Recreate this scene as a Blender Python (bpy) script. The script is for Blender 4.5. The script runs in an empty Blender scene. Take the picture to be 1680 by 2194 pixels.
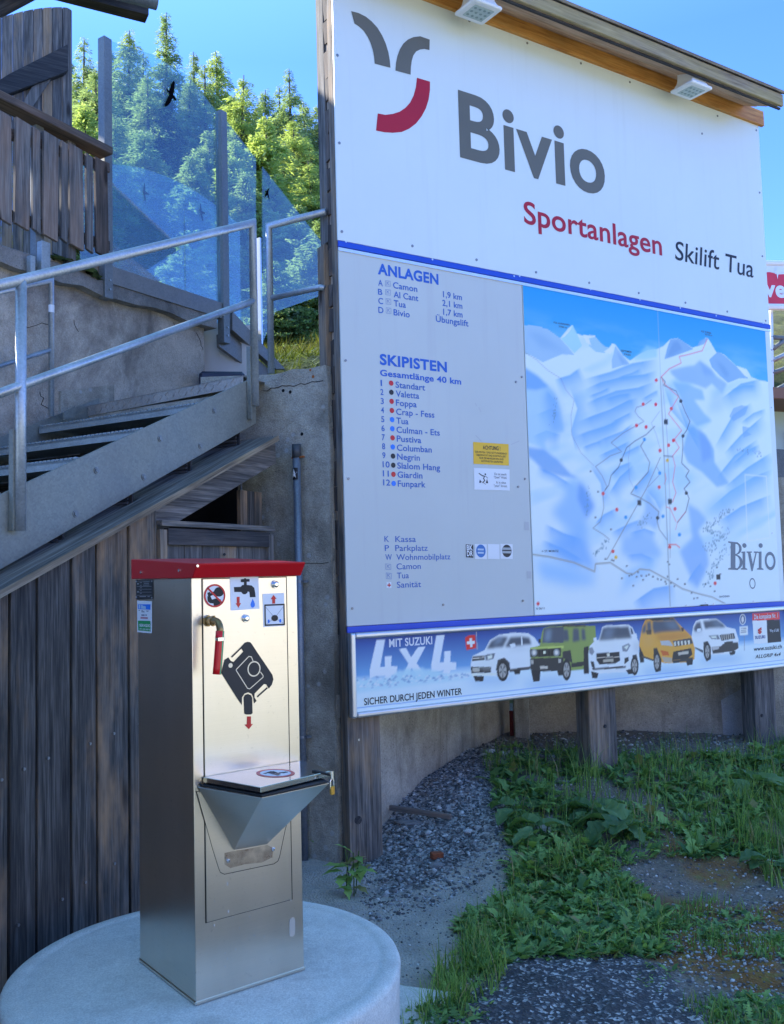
import bpy, bmesh, math, random
import numpy as np
from mathutils import Vector, Matrix
random.seed(7); RNG = np.random.default_rng(7)
R = math.radians
SC = bpy.context.scene
COL = SC.collection

# ------------------------------------------------------------------ camera
FPX, W0, H0 = 1980.0, 1680.0, 2194.0           # focal length and picture size, in measuring pixels
PITCH, ROLL, EYE = R(4.04), R(1.51), 1.22
_F = np.array([0, math.cos(PITCH), math.sin(PITCH)])
_u0 = np.array([0, -math.sin(PITCH), math.cos(PITCH)]); _r0 = np.array([1.0, 0, 0])
_Rv = math.cos(ROLL)*_r0 - math.sin(ROLL)*_u0
_Uv = math.sin(ROLL)*_r0 + math.cos(ROLL)*_u0
CAMP = np.array([0, 0, EYE])
cd = bpy.data.cameras.new('camera'); cam = bpy.data.objects.new('camera', cd); COL.objects.link(cam)
cd.sensor_fit = 'VERTICAL'; cd.sensor_height = 36; cd.lens = 36*FPX/H0
cd.clip_start = 0.05; cd.clip_end = 4000
m = Matrix(((_Rv[0], _Uv[0], -_F[0], 0), (_Rv[1], _Uv[1], -_F[1], 0), (_Rv[2], _Uv[2], -_F[2], EYE), (0, 0, 0, 1)))
cam.matrix_world = m
SC.camera = cam

# ------------------------------------------------------------------ light
SUN_AZ, SUN_EL = R(-65), R(35)                # azimuth from +Y towards +X
world = bpy.data.worlds.new('World'); SC.world = world; world.use_nodes = True
nt = world.node_tree; bg = nt.nodes['Background']
sky = nt.nodes.new('ShaderNodeTexSky'); sky.sky_type = 'NISHITA'; sky.sun_disc = False
sky.sun_elevation = SUN_EL; sky.sun_rotation = SUN_AZ; sky.altitude = 1800; sky.air_density = 1.0; sky.dust_density = 0.3; sky.ozone_density = 2.0
tint = nt.nodes.new('ShaderNodeMix'); tint.data_type = 'RGBA'; tint.blend_type = 'MULTIPLY'; tint.inputs[0].default_value = 1.0   # clear mountain air: deeper blue than the model's
tc = nt.nodes.new('ShaderNodeTexCoord'); sx = nt.nodes.new('ShaderNodeSeparateXYZ'); rp = nt.nodes.new('ShaderNodeValToRGB')
nt.links.new(tc.outputs['Generated'], sx.inputs[0]); nt.links.new(sx.outputs[2], rp.inputs[0])
rp.color_ramp.elements.new(.5)
for e_, (p_, c_) in zip(rp.color_ramp.elements, ((.10, (.37, .53, 1.02)), (.50, (.34, .54, 1.02)), (.72, (.82, 1.05, .96)))): e_.position = p_; e_.color = (*c_, 1)
nt.links.new(sky.outputs[0], tint.inputs[6]); nt.links.new(rp.outputs[0], tint.inputs[7])
nt.links.new(tint.outputs[2], bg.inputs[0]); bg.inputs[1].default_value = 0.15
sd = bpy.data.lights.new('sun', 'SUN'); sun = bpy.data.objects.new('sun', sd); COL.objects.link(sun)
sd.energy = 2.9; sd.angle = R(0.53); sd.color = (1, 0.95, 0.86)
sdir = Vector((math.sin(SUN_AZ)*math.cos(SUN_EL), math.cos(SUN_AZ)*math.cos(SUN_EL), math.sin(SUN_EL)))
sun.rotation_euler = sdir.to_track_quat('Z', 'Y').to_euler()
sun.location = sdir*60
SC.view_settings.view_transform = 'Standard'; SC.view_settings.look = 'None'
SC.view_settings.exposure = 2.03; SC.view_settings.gamma = 1
SC.cycles.max_bounces = 8; SC.cycles.transparent_max_bounces = 16
SC.cycles.use_denoising = True

# ------------------------------------------------------------------ measuring helpers
def ray(x, y):
    d = FPX*_F + (x-W0/2)*_Rv - (y-H0/2)*_Uv
    return d/np.linalg.norm(d)
def hitz(x, y, z):
    d = ray(x, y); return CAMP + d*((z-EYE)/d[2])
def hitp(x, y, p, n):
    d = ray(x, y); return CAMP + d*(np.dot(np.asarray(p)-CAMP, n)/np.dot(d, n))
def at_depth(x, depth, z=0.0):
    "ground point seen in column x (at the horizon) at forward distance depth"
    yh = 1237 - 0.0264*(x-840); d = ray(x, yh); k = depth/d[1]
    return np.array([d[0]*k, depth, z])
def az(a): return np.array([math.sin(R(a)), math.cos(R(a)), 0.0])
ZV = np.array([0, 0, 1.0])
class Fr:
    def __init__(s, o, u, v=ZV):
        s.o = np.array(o, float); s.u = np.array(u, float); s.v = np.array(v, float); s.n = np.cross(s.u, s.v)
    def D(s, x, y, off=0.0):
        p = hitp(x, y, s.o + s.n*off, s.n) - s.o
        return np.array([p@s.u, p@s.v])
    def P(s, a, b, off=0.0): return s.o + s.u*a + s.v*b + s.n*off
    def W(s, x, y, off=0.0): return s.P(*s.D(x, y, off), off)
    def shift(s, off): return Fr(s.o + s.n*off, s.u, s.v)
def s2l(c):
    c = np.asarray(c, float)/255.0
    return np.where(c <= .04045, c/12.92, ((c+.055)/1.055)**2.4)

# ------------------------------------------------------------------ mesh builder
class MB:
    def __init__(s): s.v = []; s.f = []; s.gc = []; s.tone = []; s.mi = []; s.c = None
    def add(s, vs, fs, gc=None, tone=0.5, mi=0):
        b = len(s.v); s.v += [tuple(map(float, p)) for p in vs]
        s.gc += [tuple(map(float, g)) for g in (gc if gc is not None else vs)]
        s.tone += [tone]*len(vs); s.f += [tuple(i+b for i in f) for f in fs]; s.mi += [mi]*len(fs); return s
    def obox(s, c, ax, h, mi=0, tone=None, jit=0.0):
        "box at c with unit axes ax (3) and half sizes h; grain runs along the first axis"
        c = np.asarray(c, float); rb = np.random.RandomState(random.randrange(1 << 30)); off = rb.rand(3)*40
        vs = []; gc = []
        for i in (-1, 1):
            for j in (-1, 1):
                for k in (-1, 1):
                    l = np.array([i*h[0], j*h[1], k*h[2]]) + (rb.randn(3)*jit if jit else 0)
                    vs.append(c + ax[0]*l[0] + ax[1]*l[1] + ax[2]*l[2]); gc.append(l + off)
        fs = [(0, 1, 3, 2), (4, 6, 7, 5), (0, 4, 5, 1), (2, 3, 7, 6), (0, 2, 6, 4), (1, 5, 7, 3)]
        if np.linalg.det(np.array(ax)) < 0: fs = [f[::-1] for f in fs]
        return s.add(vs, fs, gc, rb.rand() if tone is None else tone, mi)
    def beam(s, p0, p1, wd, w, t, mi=0, tone=None, jit=0.0):
        "bar from p0 to p1, width w along wd, thickness t across"
        p0 = np.asarray(p0, float); p1 = np.asarray(p1, float); a = p1-p0; L = np.linalg.norm(a); a = a/L
        wd = np.asarray(wd, float); wd = wd - a*(wd@a); wd /= np.linalg.norm(wd); td = np.cross(a, wd)
        return s.obox((p0+p1)/2, (a, wd, td), (L/2, w/2, t/2), mi, tone, jit)
    def tube(s, pts, r, n=12, cap=True, mi=0):
        pts = [np.asarray(p, float) for p in pts]; rs = r if isinstance(r, (list, tuple)) else [r]*len(pts)
        vs = []; ref = None; acc = 0; gc = []
        for i, p in enumerate(pts):
            t0 = pts[i]-pts[i-1] if i else None; t1 = pts[i+1]-pts[i] if i < len(pts)-1 else None
            if t0 is not None: acc += np.linalg.norm(t0); t0 = t0/np.linalg.norm(t0)
            if t1 is not None: t1 = t1/np.linalg.norm(t1)
            t = t1 if t0 is None else t0 if t1 is None else (t0+t1); t = t/np.linalg.norm(t)
            k = 1.0
            if t0 is not None and t1 is not None: k = 1/max(.5, float(t@t0))
            if ref is None: ref = np.array([0, 0, 1.]) if abs(t[2]) < .9 else np.array([1., 0, 0])
            a = ref - t*(ref@t); a /= np.linalg.norm(a); b = np.cross(t, a); ref = a
            for j in range(n):
                q = 2*math.pi*j/n; o = (a*math.cos(q)+b*math.sin(q))*rs[i]
                if k > 1.001 and t0 is not None:
                    bis = (t1-t0); bn = np.linalg.norm(bis)
                    if bn > 1e-6: bis = bis/bn; o = o + bis*(o@bis)*(k-1)
                vs.append(p+o); gc.append((acc, math.cos(q)*rs[i], math.sin(q)*rs[i]))
        fs = []
        for i in range(len(pts)-1):
            for j in range(n):
                j2 = (j+1) % n; fs.append((i*n+j, i*n+j2, (i+1)*n+j2, (i+1)*n+j))
        if cap: fs.append(tuple(range(n))[::-1]); fs.append(tuple((len(pts)-1)*n+j for j in range(n)))
        return s.add(vs, fs, gc, .5, mi)
    def prism(s, poly, ext, mi=0, gcax=None, tone=None):
        "closed polygon (3D points) extruded by the vector ext"
        n = len(poly); P = [np.asarray(p, float) for p in poly]; Q = [p+np.asarray(ext, float) for p in P]
        vs = P+Q; fs = [tuple(range(n))[::-1], tuple(range(n, 2*n))]
        for i in range(n): j = (i+1) % n; fs.append((i, j, n+j, n+i))
        gc = None
        if gcax is not None:
            off = np.array([random.random()*40 for _ in range(3)])
            gc = [np.array([v@gcax[0], v@gcax[1], v@gcax[2]])+off for v in vs]
        return s.add(vs, fs, gc, random.random() if tone is None else tone, mi)
    def flat(s, pts, mi=0): return s.add(pts, [tuple(range(len(pts)))], None, .5, mi)
    def build(s, name, mats, parent=None, bevel=0, smooth=False, seg=1, colors=None):
        me = bpy.data.meshes.new(name); me.from_pydata(s.v, [], s.f)
        a = me.attributes.new('gc', 'FLOAT_VECTOR', 'POINT'); a.data.foreach_set('vector', np.array(s.gc, np.float32).ravel())
        a = me.attributes.new('tone', 'FLOAT', 'POINT'); a.data.foreach_set('value', np.array(s.tone, np.float32))
        for mm in (mats if isinstance(mats, (list, tuple)) else [mats]): me.materials.append(mm)
        me.polygons.foreach_set('material_index', np.array(s.mi, np.int32))
        if smooth: me.polygons.foreach_set('use_smooth', np.ones(len(s.f), bool))
        me.update(); bm = bmesh.new(); bm.from_mesh(me); bmesh.ops.recalc_face_normals(bm, faces=bm.faces); bm.to_mesh(me); bm.free()
        o = bpy.data.objects.new(name, me); COL.objects.link(o)
        if parent is not None: setp(o, parent)
        if bevel:
            b = o.modifiers.new('bevel', 'BEVEL'); b.width = bevel; b.segments = seg; b.limit_method = 'ANGLE'; b.angle_limit = R(35)
        return o
def setp(o, parent):
    o.parent = parent          # every mesh is modelled in world space; only a thing's root carries a location
    o.matrix_parent_inverse = Matrix.Translation(-Vector(parent.location)) if parent.parent is None else Matrix()
def thing(name, loc, label, cat, group=None):
    o = bpy.data.objects.new(name, None); o.empty_display_size = .1; COL.objects.link(o); o.location = Vector([float(c) for c in loc])
    return tag(o, label, cat, group)
def tag(o, label, cat, group=None):
    o['label'] = label; o['category'] = cat
    if group: o['group'] = group
    return o
def kind(o, k): o['kind'] = k; return o
def fastmesh(name, V, F, mats, parent=None, attrs=None, smooth=False):
    "V (n,3), F (m,k) arrays"
    V = np.asarray(V, np.float32); F = np.asarray(F, np.int32); me = bpy.data.meshes.new(name)
    me.vertices.add(len(V)); me.vertices.foreach_set('co', V.ravel())
    me.loops.add(F.size); me.loops.foreach_set('vertex_index', F.ravel())
    me.polygons.add(len(F)); k = F.shape[1]
    me.polygons.foreach_set('loop_start', np.arange(0, F.size, k, dtype=np.int32))
    if smooth: me.polygons.foreach_set('use_smooth', np.ones(len(F), bool))
    for nme, (typ, arr) in (attrs or {}).items():
        a = me.attributes.new(nme, typ, 'POINT')
        a.data.foreach_set({'FLOAT': 'value', 'FLOAT_VECTOR': 'vector', 'FLOAT_COLOR': 'color'}[typ], np.asarray(arr, np.float32).ravel())
    for mm in (mats if isinstance(mats, (list, tuple)) else [mats]): me.materials.append(mm)
    me.update(); me.validate()
    o = bpy.data.objects.new(name, me); COL.objects.link(o)
    if parent is not None: setp(o, parent)
    return o

# ------------------------------------------------------------------ materials
def newmat(name):
    m = bpy.data.materials.new(name); m.use_nodes = True
    return m, m.node_tree, m.node_tree.nodes['Principled BSDF']
def N(t, typ, **kw):
    n = t.nodes.new(typ)
    for k, v in kw.items():
        if hasattr(n, k): setattr(n, k, v)
        else: n.inputs[k].default_value = v
    return n
def col4(c): return (float(c[0]), float(c[1]), float(c[2]), 1.0)
def ramp(t, fac, stops):
    r = t.nodes.new('ShaderNodeValToRGB'); el = r.color_ramp.elements
    while len(el) < len(stops): el.new(0.5)
    for e, (p, c) in zip(el, stops): e.position = p; e.color = col4(c)
    t.links.new(fac, r.inputs[0]); return r.outputs[0]
def mix(t, fac, a, b, mode='MIX'):
    n = t.nodes.new('ShaderNodeMix'); n.data_type = 'RGBA'; n.blend_type = mode
    for s, v in ((0, fac), (6, a), (7, b)):
        if isinstance(v, (int, float)): n.inputs[s].default_value = v
        elif isinstance(v, (tuple, list, np.ndarray)): n.inputs[s].default_value = col4(v)
        else: t.links.new(v, n.inputs[s])
    return n.outputs[2]
def noise(t, vec, scale, detail=4, rough=.55, dist=0.0):
    n = N(t, 'ShaderNodeTexNoise'); n.inputs['Scale'].default_value = scale; n.inputs['Detail'].default_value = detail
    n.inputs['Roughness'].default_value = rough; n.inputs['Distortion'].default_value = dist
    if vec is not None: t.links.new(vec, n.inputs['Vector'])
    return n.outputs['Fac']
def vmul(t, vec, s):
    n = N(t, 'ShaderNodeVectorMath', operation='MULTIPLY'); t.links.new(vec, n.inputs[0]); n.inputs[1].default_value = s; return n.outputs[0]
def mth(t, op, a, b=None, c=None):
    n = N(t, 'ShaderNodeMath', operation=op)
    for i, v in enumerate((a, b, c)):
        if v is None: continue
        if isinstance(v, (int, float)): n.inputs[i].default_value = v
        else: t.links.new(v, n.inputs[i])
    return n.outputs[0]
def attr(t, name, out='Fac'):
    n = N(t, 'ShaderNodeAttribute'); n.attribute_name = name; return n.outputs[out]
def bump(t, b, h, strength, dist):
    n = N(t, 'ShaderNodeBump'); n.inputs['Strength'].default_value = strength; n.inputs['Distance'].default_value = dist
    t.links.new(h, n.inputs['Height']); t.links.new(n.outputs[0], b.inputs['Normal'])
def pos(t): return N(t, 'ShaderNodeNewGeometry').outputs['Position']

def mat_wood(name, dark, mid, light, warm=None, rough=.8, warm_amt=.35, knots=True, bstr=.5):
    m, t, b = newmat(name); g = attr(t, 'gc', 'Vector'); tone = attr(t, 'tone')
    grain = noise(t, vmul(t, g, (2.2, 46, 46)), 1.0, 5, .6, .4)
    fine = noise(t, vmul(t, g, (6, 190, 190)), 1.0, 3, .6)
    blot = noise(t, vmul(t, g, (2.2, 7, 7)), 1.0, 4, .6)
    f = mth(t, 'ADD', mth(t, 'MULTIPLY', grain, .6), mth(t, 'MULTIPLY', fine, .4))
    c = ramp(t, f, [(.36, dark), (.5, mid), (.63, light)])
    if warm is not None:
        w = ramp(t, mth(t, 'ADD', blot, mth(t, 'MULTIPLY', mth(t, 'SUBTRACT', tone, .5), .35)), [(.5, (0, 0, 0)), (.72, (warm_amt,)*3)])
        c = mix(t, w, c, mix(t, .75, c, warm))
    c = mix(t, 1.0, c, ramp(t, tone, [(0, (.62, .62, .64)), (1, (1.15, 1.13, 1.1))]), 'MULTIPLY')
    c = mix(t, 1.0, c, ramp(t, blot, [(.3, (.6, .6, .62)), (.65, (1.08, 1.08, 1.08))]), 'MULTIPLY')
    if knots:
        vo = N(t, 'ShaderNodeTexVoronoi'); vo.inputs['Scale'].default_value = 1.0; t.links.new(vmul(t, g, (1.5, 6, 6)), vo.inputs['Vector'])
        k = ramp(t, vo.outputs['Distance'], [(.07, (.25, .22, .2)), (.14, (1, 1, 1))]); c = mix(t, 1.0, c, k, 'MULTIPLY')
    t.links.new(c, b.inputs['Base Color']); b.inputs['Roughness'].default_value = rough; b.inputs['Specular IOR Level'].default_value = .3
    bump(t, b, f, bstr, .004); return m
def mat_concrete(name, c1, c2, stain=(.08, .075, .07), scale=1.0, pits=True, rough=.9, bstr=.5, stain_amt=.6, moss=None, lichen=False, vstreak=False):
    m, t, b = newmat(name); p = pos(t)
    n1 = noise(t, p, 1.7*scale, 6, .62, .3); n2 = noise(t, p, 9*scale, 6, .65); n3 = noise(t, p, 90*scale, 3, .6)
    c = ramp(t, mth(t, 'ADD', mth(t, 'MULTIPLY', n1, .55), mth(t, 'MULTIPLY', n2, .45)), [(.35, c1), (.62, c2)])
    c = mix(t, 1.0, c, ramp(t, n3, [(.3, (.75,)*3), (.7, (1.15,)*3)]), 'MULTIPLY')
    sv = vmul(t, p, (2.5, 2.5, .5)) if vstreak else vmul(t, p, (1.1, 1.1, .7))
    st = ramp(t, noise(t, sv, 1.3*scale, 6, .7, .5), [(.52, (0, 0, 0)), (.68, (stain_amt,)*3)])
    c = mix(t, st, c, stain)
    if pits:
        v = N(t, 'ShaderNodeTexVoronoi'); v.inputs['Scale'].default_value = 34*scale; t.links.new(p, v.inputs['Vector'])
        pk = mth(t, 'MULTIPLY', ramp(t, v.outputs['Distance'], [(.1, (1, 1, 1)), (.2, (0, 0, 0))]), ramp(t, noise(t, p, 5*scale, 3), [(.5, (0,)*3), (.62, (.8,)*3)]))
        c = mix(t, pk, c, (.03, .03, .032))
    if lichen:
        v2 = N(t, 'ShaderNodeTexVoronoi'); v2.inputs['Scale'].default_value = 13; t.links.new(p, v2.inputs['Vector'])
        lk = mth(t, 'MULTIPLY', ramp(t, v2.outputs['Distance'], [(.13, (1, 1, 1)), (.24, (0, 0, 0))]), ramp(t, noise(t, p, 3.3, 3), [(.5, (0,)*3), (.58, (.75,)*3)]))
        c = mix(t, lk, c, (.42, .43, .42))
    if moss is not None:
        mk = ramp(t, noise(t, p, 2.2, 5, .65), [(.55, (0,)*3), (.7, (.7,)*3)]); c = mix(t, mk, c, moss)
    t.links.new(c, b.inputs['Base Color']); b.inputs['Roughness'].default_value = rough
    h = mth(t, 'ADD', mth(t, 'MULTIPLY', n2, .7), mth(t, 'MULTIPLY', n3, .3)); bump(t, b, h, bstr, .02); return m
def mat_paint(name, c, rough=.45, spec=.5, metallic=0.0, var=.06, nscale=3.0, streak=None):
    m, t, b = newmat(name); p = pos(t); c = np.asarray(c, float)
    cc = ramp(t, noise(t, p, nscale, 5, .6), [(.3, c*(1-var)), (.7, np.minimum(c*(1+var), .95))])
    if streak is not None:
        sk = ramp(t, noise(t, vmul(t, p, (14, 14, .8)), 1.0, 4, .6), [(.55, (0,)*3), (.75, (.35,)*3)]); cc = mix(t, sk, cc, streak)
    t.links.new(cc, b.inputs['Base Color']); b.inputs['Roughness'].default_value = rough
    b.inputs['Specular IOR Level'].default_value = spec; b.inputs['Metallic'].default_value = metallic; return m
def mat_galv(name, c=(.36, .40, .40), rough=.5, metallic=.55, dirt=.25):
    m, t, b = newmat(name); p = pos(t); c = np.asarray(c)
    v = N(t, 'ShaderNodeTexVoronoi'); v.inputs['Scale'].default_value = 120; t.links.new(p, v.inputs['Vector'])
    sp = mth(t, 'MULTIPLY', v.outputs['Color'], .5)
    n1 = noise(t, p, 4, 5, .6); f = mth(t, 'ADD', mth(t, 'MULTIPLY', sp, .5), mth(t, 'MULTIPLY', n1, .75))
    cc = ramp(t, f, [(.3, c*.72), (.75, c*1.22)])
    dk = ramp(t, noise(t, vmul(t, p, (7, 7, 1.5)), 1.0, 5, .65), [(.52, (0,)*3), (.72, (dirt,)*3)]); cc = mix(t, dk, cc, (.13, .125, .12))
    t.links.new(cc, b.inputs['Base Color']); b.inputs['Metallic'].default_value = metallic
    t.links.new(ramp(t, n1, [(.3, (rough-.12,)*3), (.7, (rough+.12,)*3)]), b.inputs['Roughness']); return m
def mat_steel(name, rough=.27):
    m, t, b = newmat(name); p = pos(t); g = vmul(t, p, (30, 30, 700))
    br = noise(t, vmul(t, p, (5, 5, 600)), 1.0, 3, .6); bl = noise(t, vmul(t, p, (5, 5, 2)), 1.0, 4, .5); sm = noise(t, p, 60, 4, .7)
    c = mix(t, 1.0, ramp(t, bl, [(.3, (.68, .625, .535)), (.7, (.77, .705, .61))]), ramp(t, br, [(.3, (.97,)*3), (.7, (1.02,)*3)]), 'MULTIPLY')
    c = mix(t, ramp(t, sm, [(.62, (0,)*3), (.75, (.45,)*3)]), c, (.42, .38, .32))
    t.links.new(c, b.inputs['Base Color'])
    b.inputs['Metallic'].default_value = 1.0
    t.links.new(ramp(t, mth(t, 'ADD', mth(t, 'MULTIPLY', br, .5), mth(t, 'MULTIPLY', bl, .5)), [(.3, (rough,)*3), (.7, (rough+.05,)*3)]), b.inputs['Roughness']); return m
def mat_attrcol(name, rough=.4, spec=.4):
    m, t, b = newmat(name); t.links.new(attr(t, 'paint', 'Color'), b.inputs['Base Color'])
    b.inputs['Roughness'].default_value = rough; b.inputs['Specular IOR Level'].default_value = spec; return m
def mat_leaf(name, c1, c2, trans=.45, rough=.5, vscale=.8, hue=None, dry=None):
    m, t, b = newmat(name); p = pos(t); tone = attr(t, 'tone'); oi = N(t, 'ShaderNodeObjectInfo').outputs['Random']
    f = mth(t, 'ADD', mth(t, 'MULTIPLY', tone, .65), mth(t, 'MULTIPLY', noise(t, p, vscale, 3), .35))
    c = ramp(t, f, [(.2, c1), (.8, c2)])
    if dry is not None: c = mix(t, ramp(t, tone, [(.90, (0,)*3), (.95, (1,)*3)]), c, dry)
    if hue is not None: c = mix(t, mth(t, 'MULTIPLY', oi, hue[0]), c, hue[1])
    t.links.new(c, b.inputs['Base Color']); b.inputs['Roughness'].default_value = rough; b.inputs['Specular IOR Level'].default_value = .25
    tr = N(t, 'ShaderNodeBsdfTranslucent'); t.links.new(mix(t, 1.0, c, (1.5, 1.5, .7), 'MULTIPLY'), tr.inputs[0])
    ms = N(t, 'ShaderNodeMixShader'); ms.inputs[0].default_value = trans
    t.links.new(b.outputs[0], ms.inputs[1]); t.links.new(tr.outputs[0], ms.inputs[2])
    t.links.new(ms.outputs[0], t.nodes['Material Output'].inputs[0]); return m

M = {}
M['wood_grey'] = mat_wood('wood_grey', (.065, .06, .054), (.17, .156, .14), (.32, .29, .255), (.30, .19, .10), warm_amt=.9, bstr=.8)
M['wood_weather'] = mat_wood('wood_weather', (.085, .082, .08), (.19, .18, .17), (.33, .315, .29), (.24, .15, .10), warm_amt=.75)
M['wood_shed'] = mat_wood('wood_shed', (.034, .031, .027), (.105, .094, .080), (.22, .195, .162), (.34, .20, .10), warm_amt=.98, bstr=.9)
M['wood_dark'] = mat_wood('wood_dark', (.018, .019, .021), (.045, .045, .048), (.09, .085, .082), (.08, .05, .035))
M['wood_brown'] = mat_wood('wood_brown', (.040, .034, .030), (.10, .083, .072), (.18, .15, .13), (.16, .10, .07), warm_amt=.6)
M['wood_pale'] = mat_wood('wood_pale', (.16, .12, .09), (.34, .27, .21), (.50, .41, .33), (.45, .28, .15), warm_amt=.5)
M['wood_orange'] = mat_wood('wood_orange', (.55, .20, .04), (.80, .36, .08), (.88, .45, .13), None, rough=.5, bstr=.15)
M['wood_ply'] = mat_wood('wood_ply', (.55, .30, .16), (.84, .56, .36), (.90, .68, .48), (.40, .14, .05), warm_amt=.9, rough=.75, bstr=.2)
M['wood_edge'] = mat_wood('wood_edge', (.15, .115, .075), (.34, .26, .17), (.50, .40, .27), (.30, .24, .10), warm_amt=.8)
M['wood_sheet'] = mat_wood('wood_sheet', (.05, .045, .04), (.16, .148, .135), (.34, .32, .29), (.14, .10, .06), rough=.7)
M['plaster'] = mat_concrete('plaster', (.32, .275, .22), (.58, .51, .42), (.13, .11, .09), 1.3, pits=False, stain_amt=.75, bstr=.8)
M['concrete'] = mat_concrete('concrete', (.22, .20, .16), (.48, .45, .37), (.10, .09, .07), 1.4, lichen=True, stain_amt=.6, bstr=.9)
M['concrete_wall'] = mat_concrete('concrete_wall', (.27, .24, .19), (.50, .45, .36), (.11, .095, .07), 1.1, stain_amt=.75, bstr=.5, vstreak=True)
M['concrete_new'] = mat_concrete('concrete_new', (.58, .59, .54), (.72, .73, .67), (.40, .39, .35), 2.2, pits=False, stain_amt=.55, bstr=.25)
M['ledge'] = mat_concrete('ledge', (.16, .15, .135), (.34, .32, .29), (.06, .055, .05), 1.6, stain_amt=.7, bstr=.9)
M['galv'] = mat_galv('galv')
M['galv_light'] = mat_galv('galv_light', (.42, .46, .49), .42, .6)
M['galv_post'] = mat_galv('galv_post', (.20, .215, .21), .5, .4)
M['galv_beam'] = mat_galv('galv_beam', (.23, .22, .20), .5, .35, .4)
M['galv_sheet'] = mat_galv('galv_sheet', (.215, .225, .195), .55, .3, .35)
M['checker'] = mat_galv('checker', (.40, .37, .33), .5, .4, .5)
M['steel'] = mat_steel('steel')
M['steel_lid'] = mat_steel('steel_lid', .12)
M['white_panel'] = mat_paint('white_panel', (.71, .755, .705), .32, .45, var=.03, nscale=.8, streak=(.64, .67, .61))
M['grey_panel'] = mat_paint('grey_panel', (.575, .59, .55), .42, .4, var=.03, nscale=1.3, streak=(.50, .485, .48))
M['alu'] = mat_paint('alu', (.62, .63, .64), .35, .5, .75, .05)
M['white_paint'] = mat_paint('white_paint', (.80, .80, .79), .4, .5)
M['sticker_white'] = mat_paint('sticker_white', (.78, .79, .80), .35, .4, var=.02)
M['blue'] = mat_paint('blue', s2l((25, 75, 190)), .4, .4)
M['ink_blue'] = mat_paint('ink_blue', s2l((48, 100, 190)), .45, .3)
M['ink_lblue'] = mat_paint('ink_lblue', s2l((60, 105, 180)), .45, .3)
M['sign_grey'] = mat_paint('sign_grey', s2l((106, 103, 90)), .45, .3)
M['sign_red'] = mat_paint('sign_red', s2l((175, 28, 45)), .4, .3)
M['ink_black'] = mat_paint('ink_black', (.018, .018, .02), .45, .3)
M['ink_dark'] = mat_paint('ink_dark', (.03, .03, .032), .4, .3)
M['red'] = mat_paint('red', s2l((205, 22, 30)), .35, .5)
M['red_lac'] = mat_paint('red_lac', s2l((190, 8, 22)), .38, .5, var=.04)
M['red_hose'] = mat_paint('red_hose', s2l((215, 20, 25)), .3, .5)
M['green_stripe'] = mat_paint('green_stripe', s2l((60, 170, 110)), .4)
M['dot_blue'] = mat_paint('dot_blue', s2l((20, 120, 225)), .4)
M['green_label'] = mat_paint('green_label', s2l((20, 150, 80)), .4)
M['yellow'] = mat_paint('yellow', s2l((240, 185, 20)), .4)
M['brass'] = mat_paint('brass', (.32, .22, .09), .38, .5, .85, .25, 30)
M['brass_lock'] = mat_paint('brass_lock', (.52, .32, .07), .3, .5, .8, .1)
M['chrome'] = mat_paint('chrome', (.7, .71, .72), .2, .5, 1.0)
M['black_rubber'] = mat_paint('black_rubber', (.014, .014, .015), .6)
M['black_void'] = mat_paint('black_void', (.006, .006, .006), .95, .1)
M['pipe'] = mat_galv('pipe', (.21, .24, .28), .42, .4)
M['stain'] = mat_paint('stain', (.38, .30, .20), .5, .4, .5, .2, 20)
M['screw'] = mat_paint('screw', (.25, .25, .25), .4, .5, .8)
M['lens'] = mat_paint('lens', (.42, .50, .47), .15, .6, 0, .1, 30)
M['moss'] = mat_concrete('moss_mat', (.03, .06, .008), (.10, .15, .02), (.02, .03, .008), 8, pits=False, bstr=1)
M['dark_gap'] = mat_paint('dark_gap', (.01, .01, .01), .8, .2)
M['paint'] = mat_attrcol('print')
# ------------------------------------------------------------------ planes of the place
STA = 29.0                                         # direction the stairs climb
A = az(STA); T = az(STA-90); NS = -T               # T points left along the treads; NS towards the yard
ps = at_depth(548, 5.0); FST = Fr(ps, A)           # outer face of the stairs
SGA = az(57.74); sg0 = at_depth(725, 4.9); FSG = Fr(sg0, SGA)      # billboard
MCA = az(52.2); mc0 = hitz(420, 2155, 0.004); FMC = Fr(mc0, MCA)   # dump station front
WLA = az(33.0); wl0 = at_depth(225, 5.85); FWL = Fr(wl0, WLA)      # terrace wall
cl0 = at_depth(640, 5.08); FCL = Fr(cl0, -T)       # end face of the concrete wall (u to the right)

def fade(x, a, b):
    x = np.clip((x-a)/(b-a), 0, 1); return x*x*(3-2*x)
def vnoise(x, y, seed=0):
    "smooth value noise on arrays"
    x = np.asarray(x, float); y = np.asarray(y, float)
    xi = np.floor(x).astype(np.int64); yi = np.floor(y).astype(np.int64); xf = x-xi; yf = y-yi
    def h(i, j):
        n = (i*374761393 + j*668265263 + seed*1442695041) & 0xffffffff
        n = ((n ^ (n >> 13))*1274126177) & 0xffffffff
        return ((n ^ (n >> 16)) & 0xffff)/65535.0
    u = xf*xf*(3-2*xf); v = yf*yf*(3-2*yf)
    return (h(xi, yi)*(1-u)+h(xi+1, yi)*u)*(1-v) + (h(xi, yi+1)*(1-u)+h(xi+1, yi+1)*u)*v
def fbm(x, y, o=4, seed=0):
    s = 0; a = .5; x = np.asarray(x, float); y = np.asarray(y, float)
    for i in range(o): s = s + a*vnoise(x, y, seed+i); x = x*2.03+3.1; y = y*2.03+1.7; a *= .5
    return s/(1-.5**o)
PILE = hitz(940, 1730, -.18)
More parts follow.
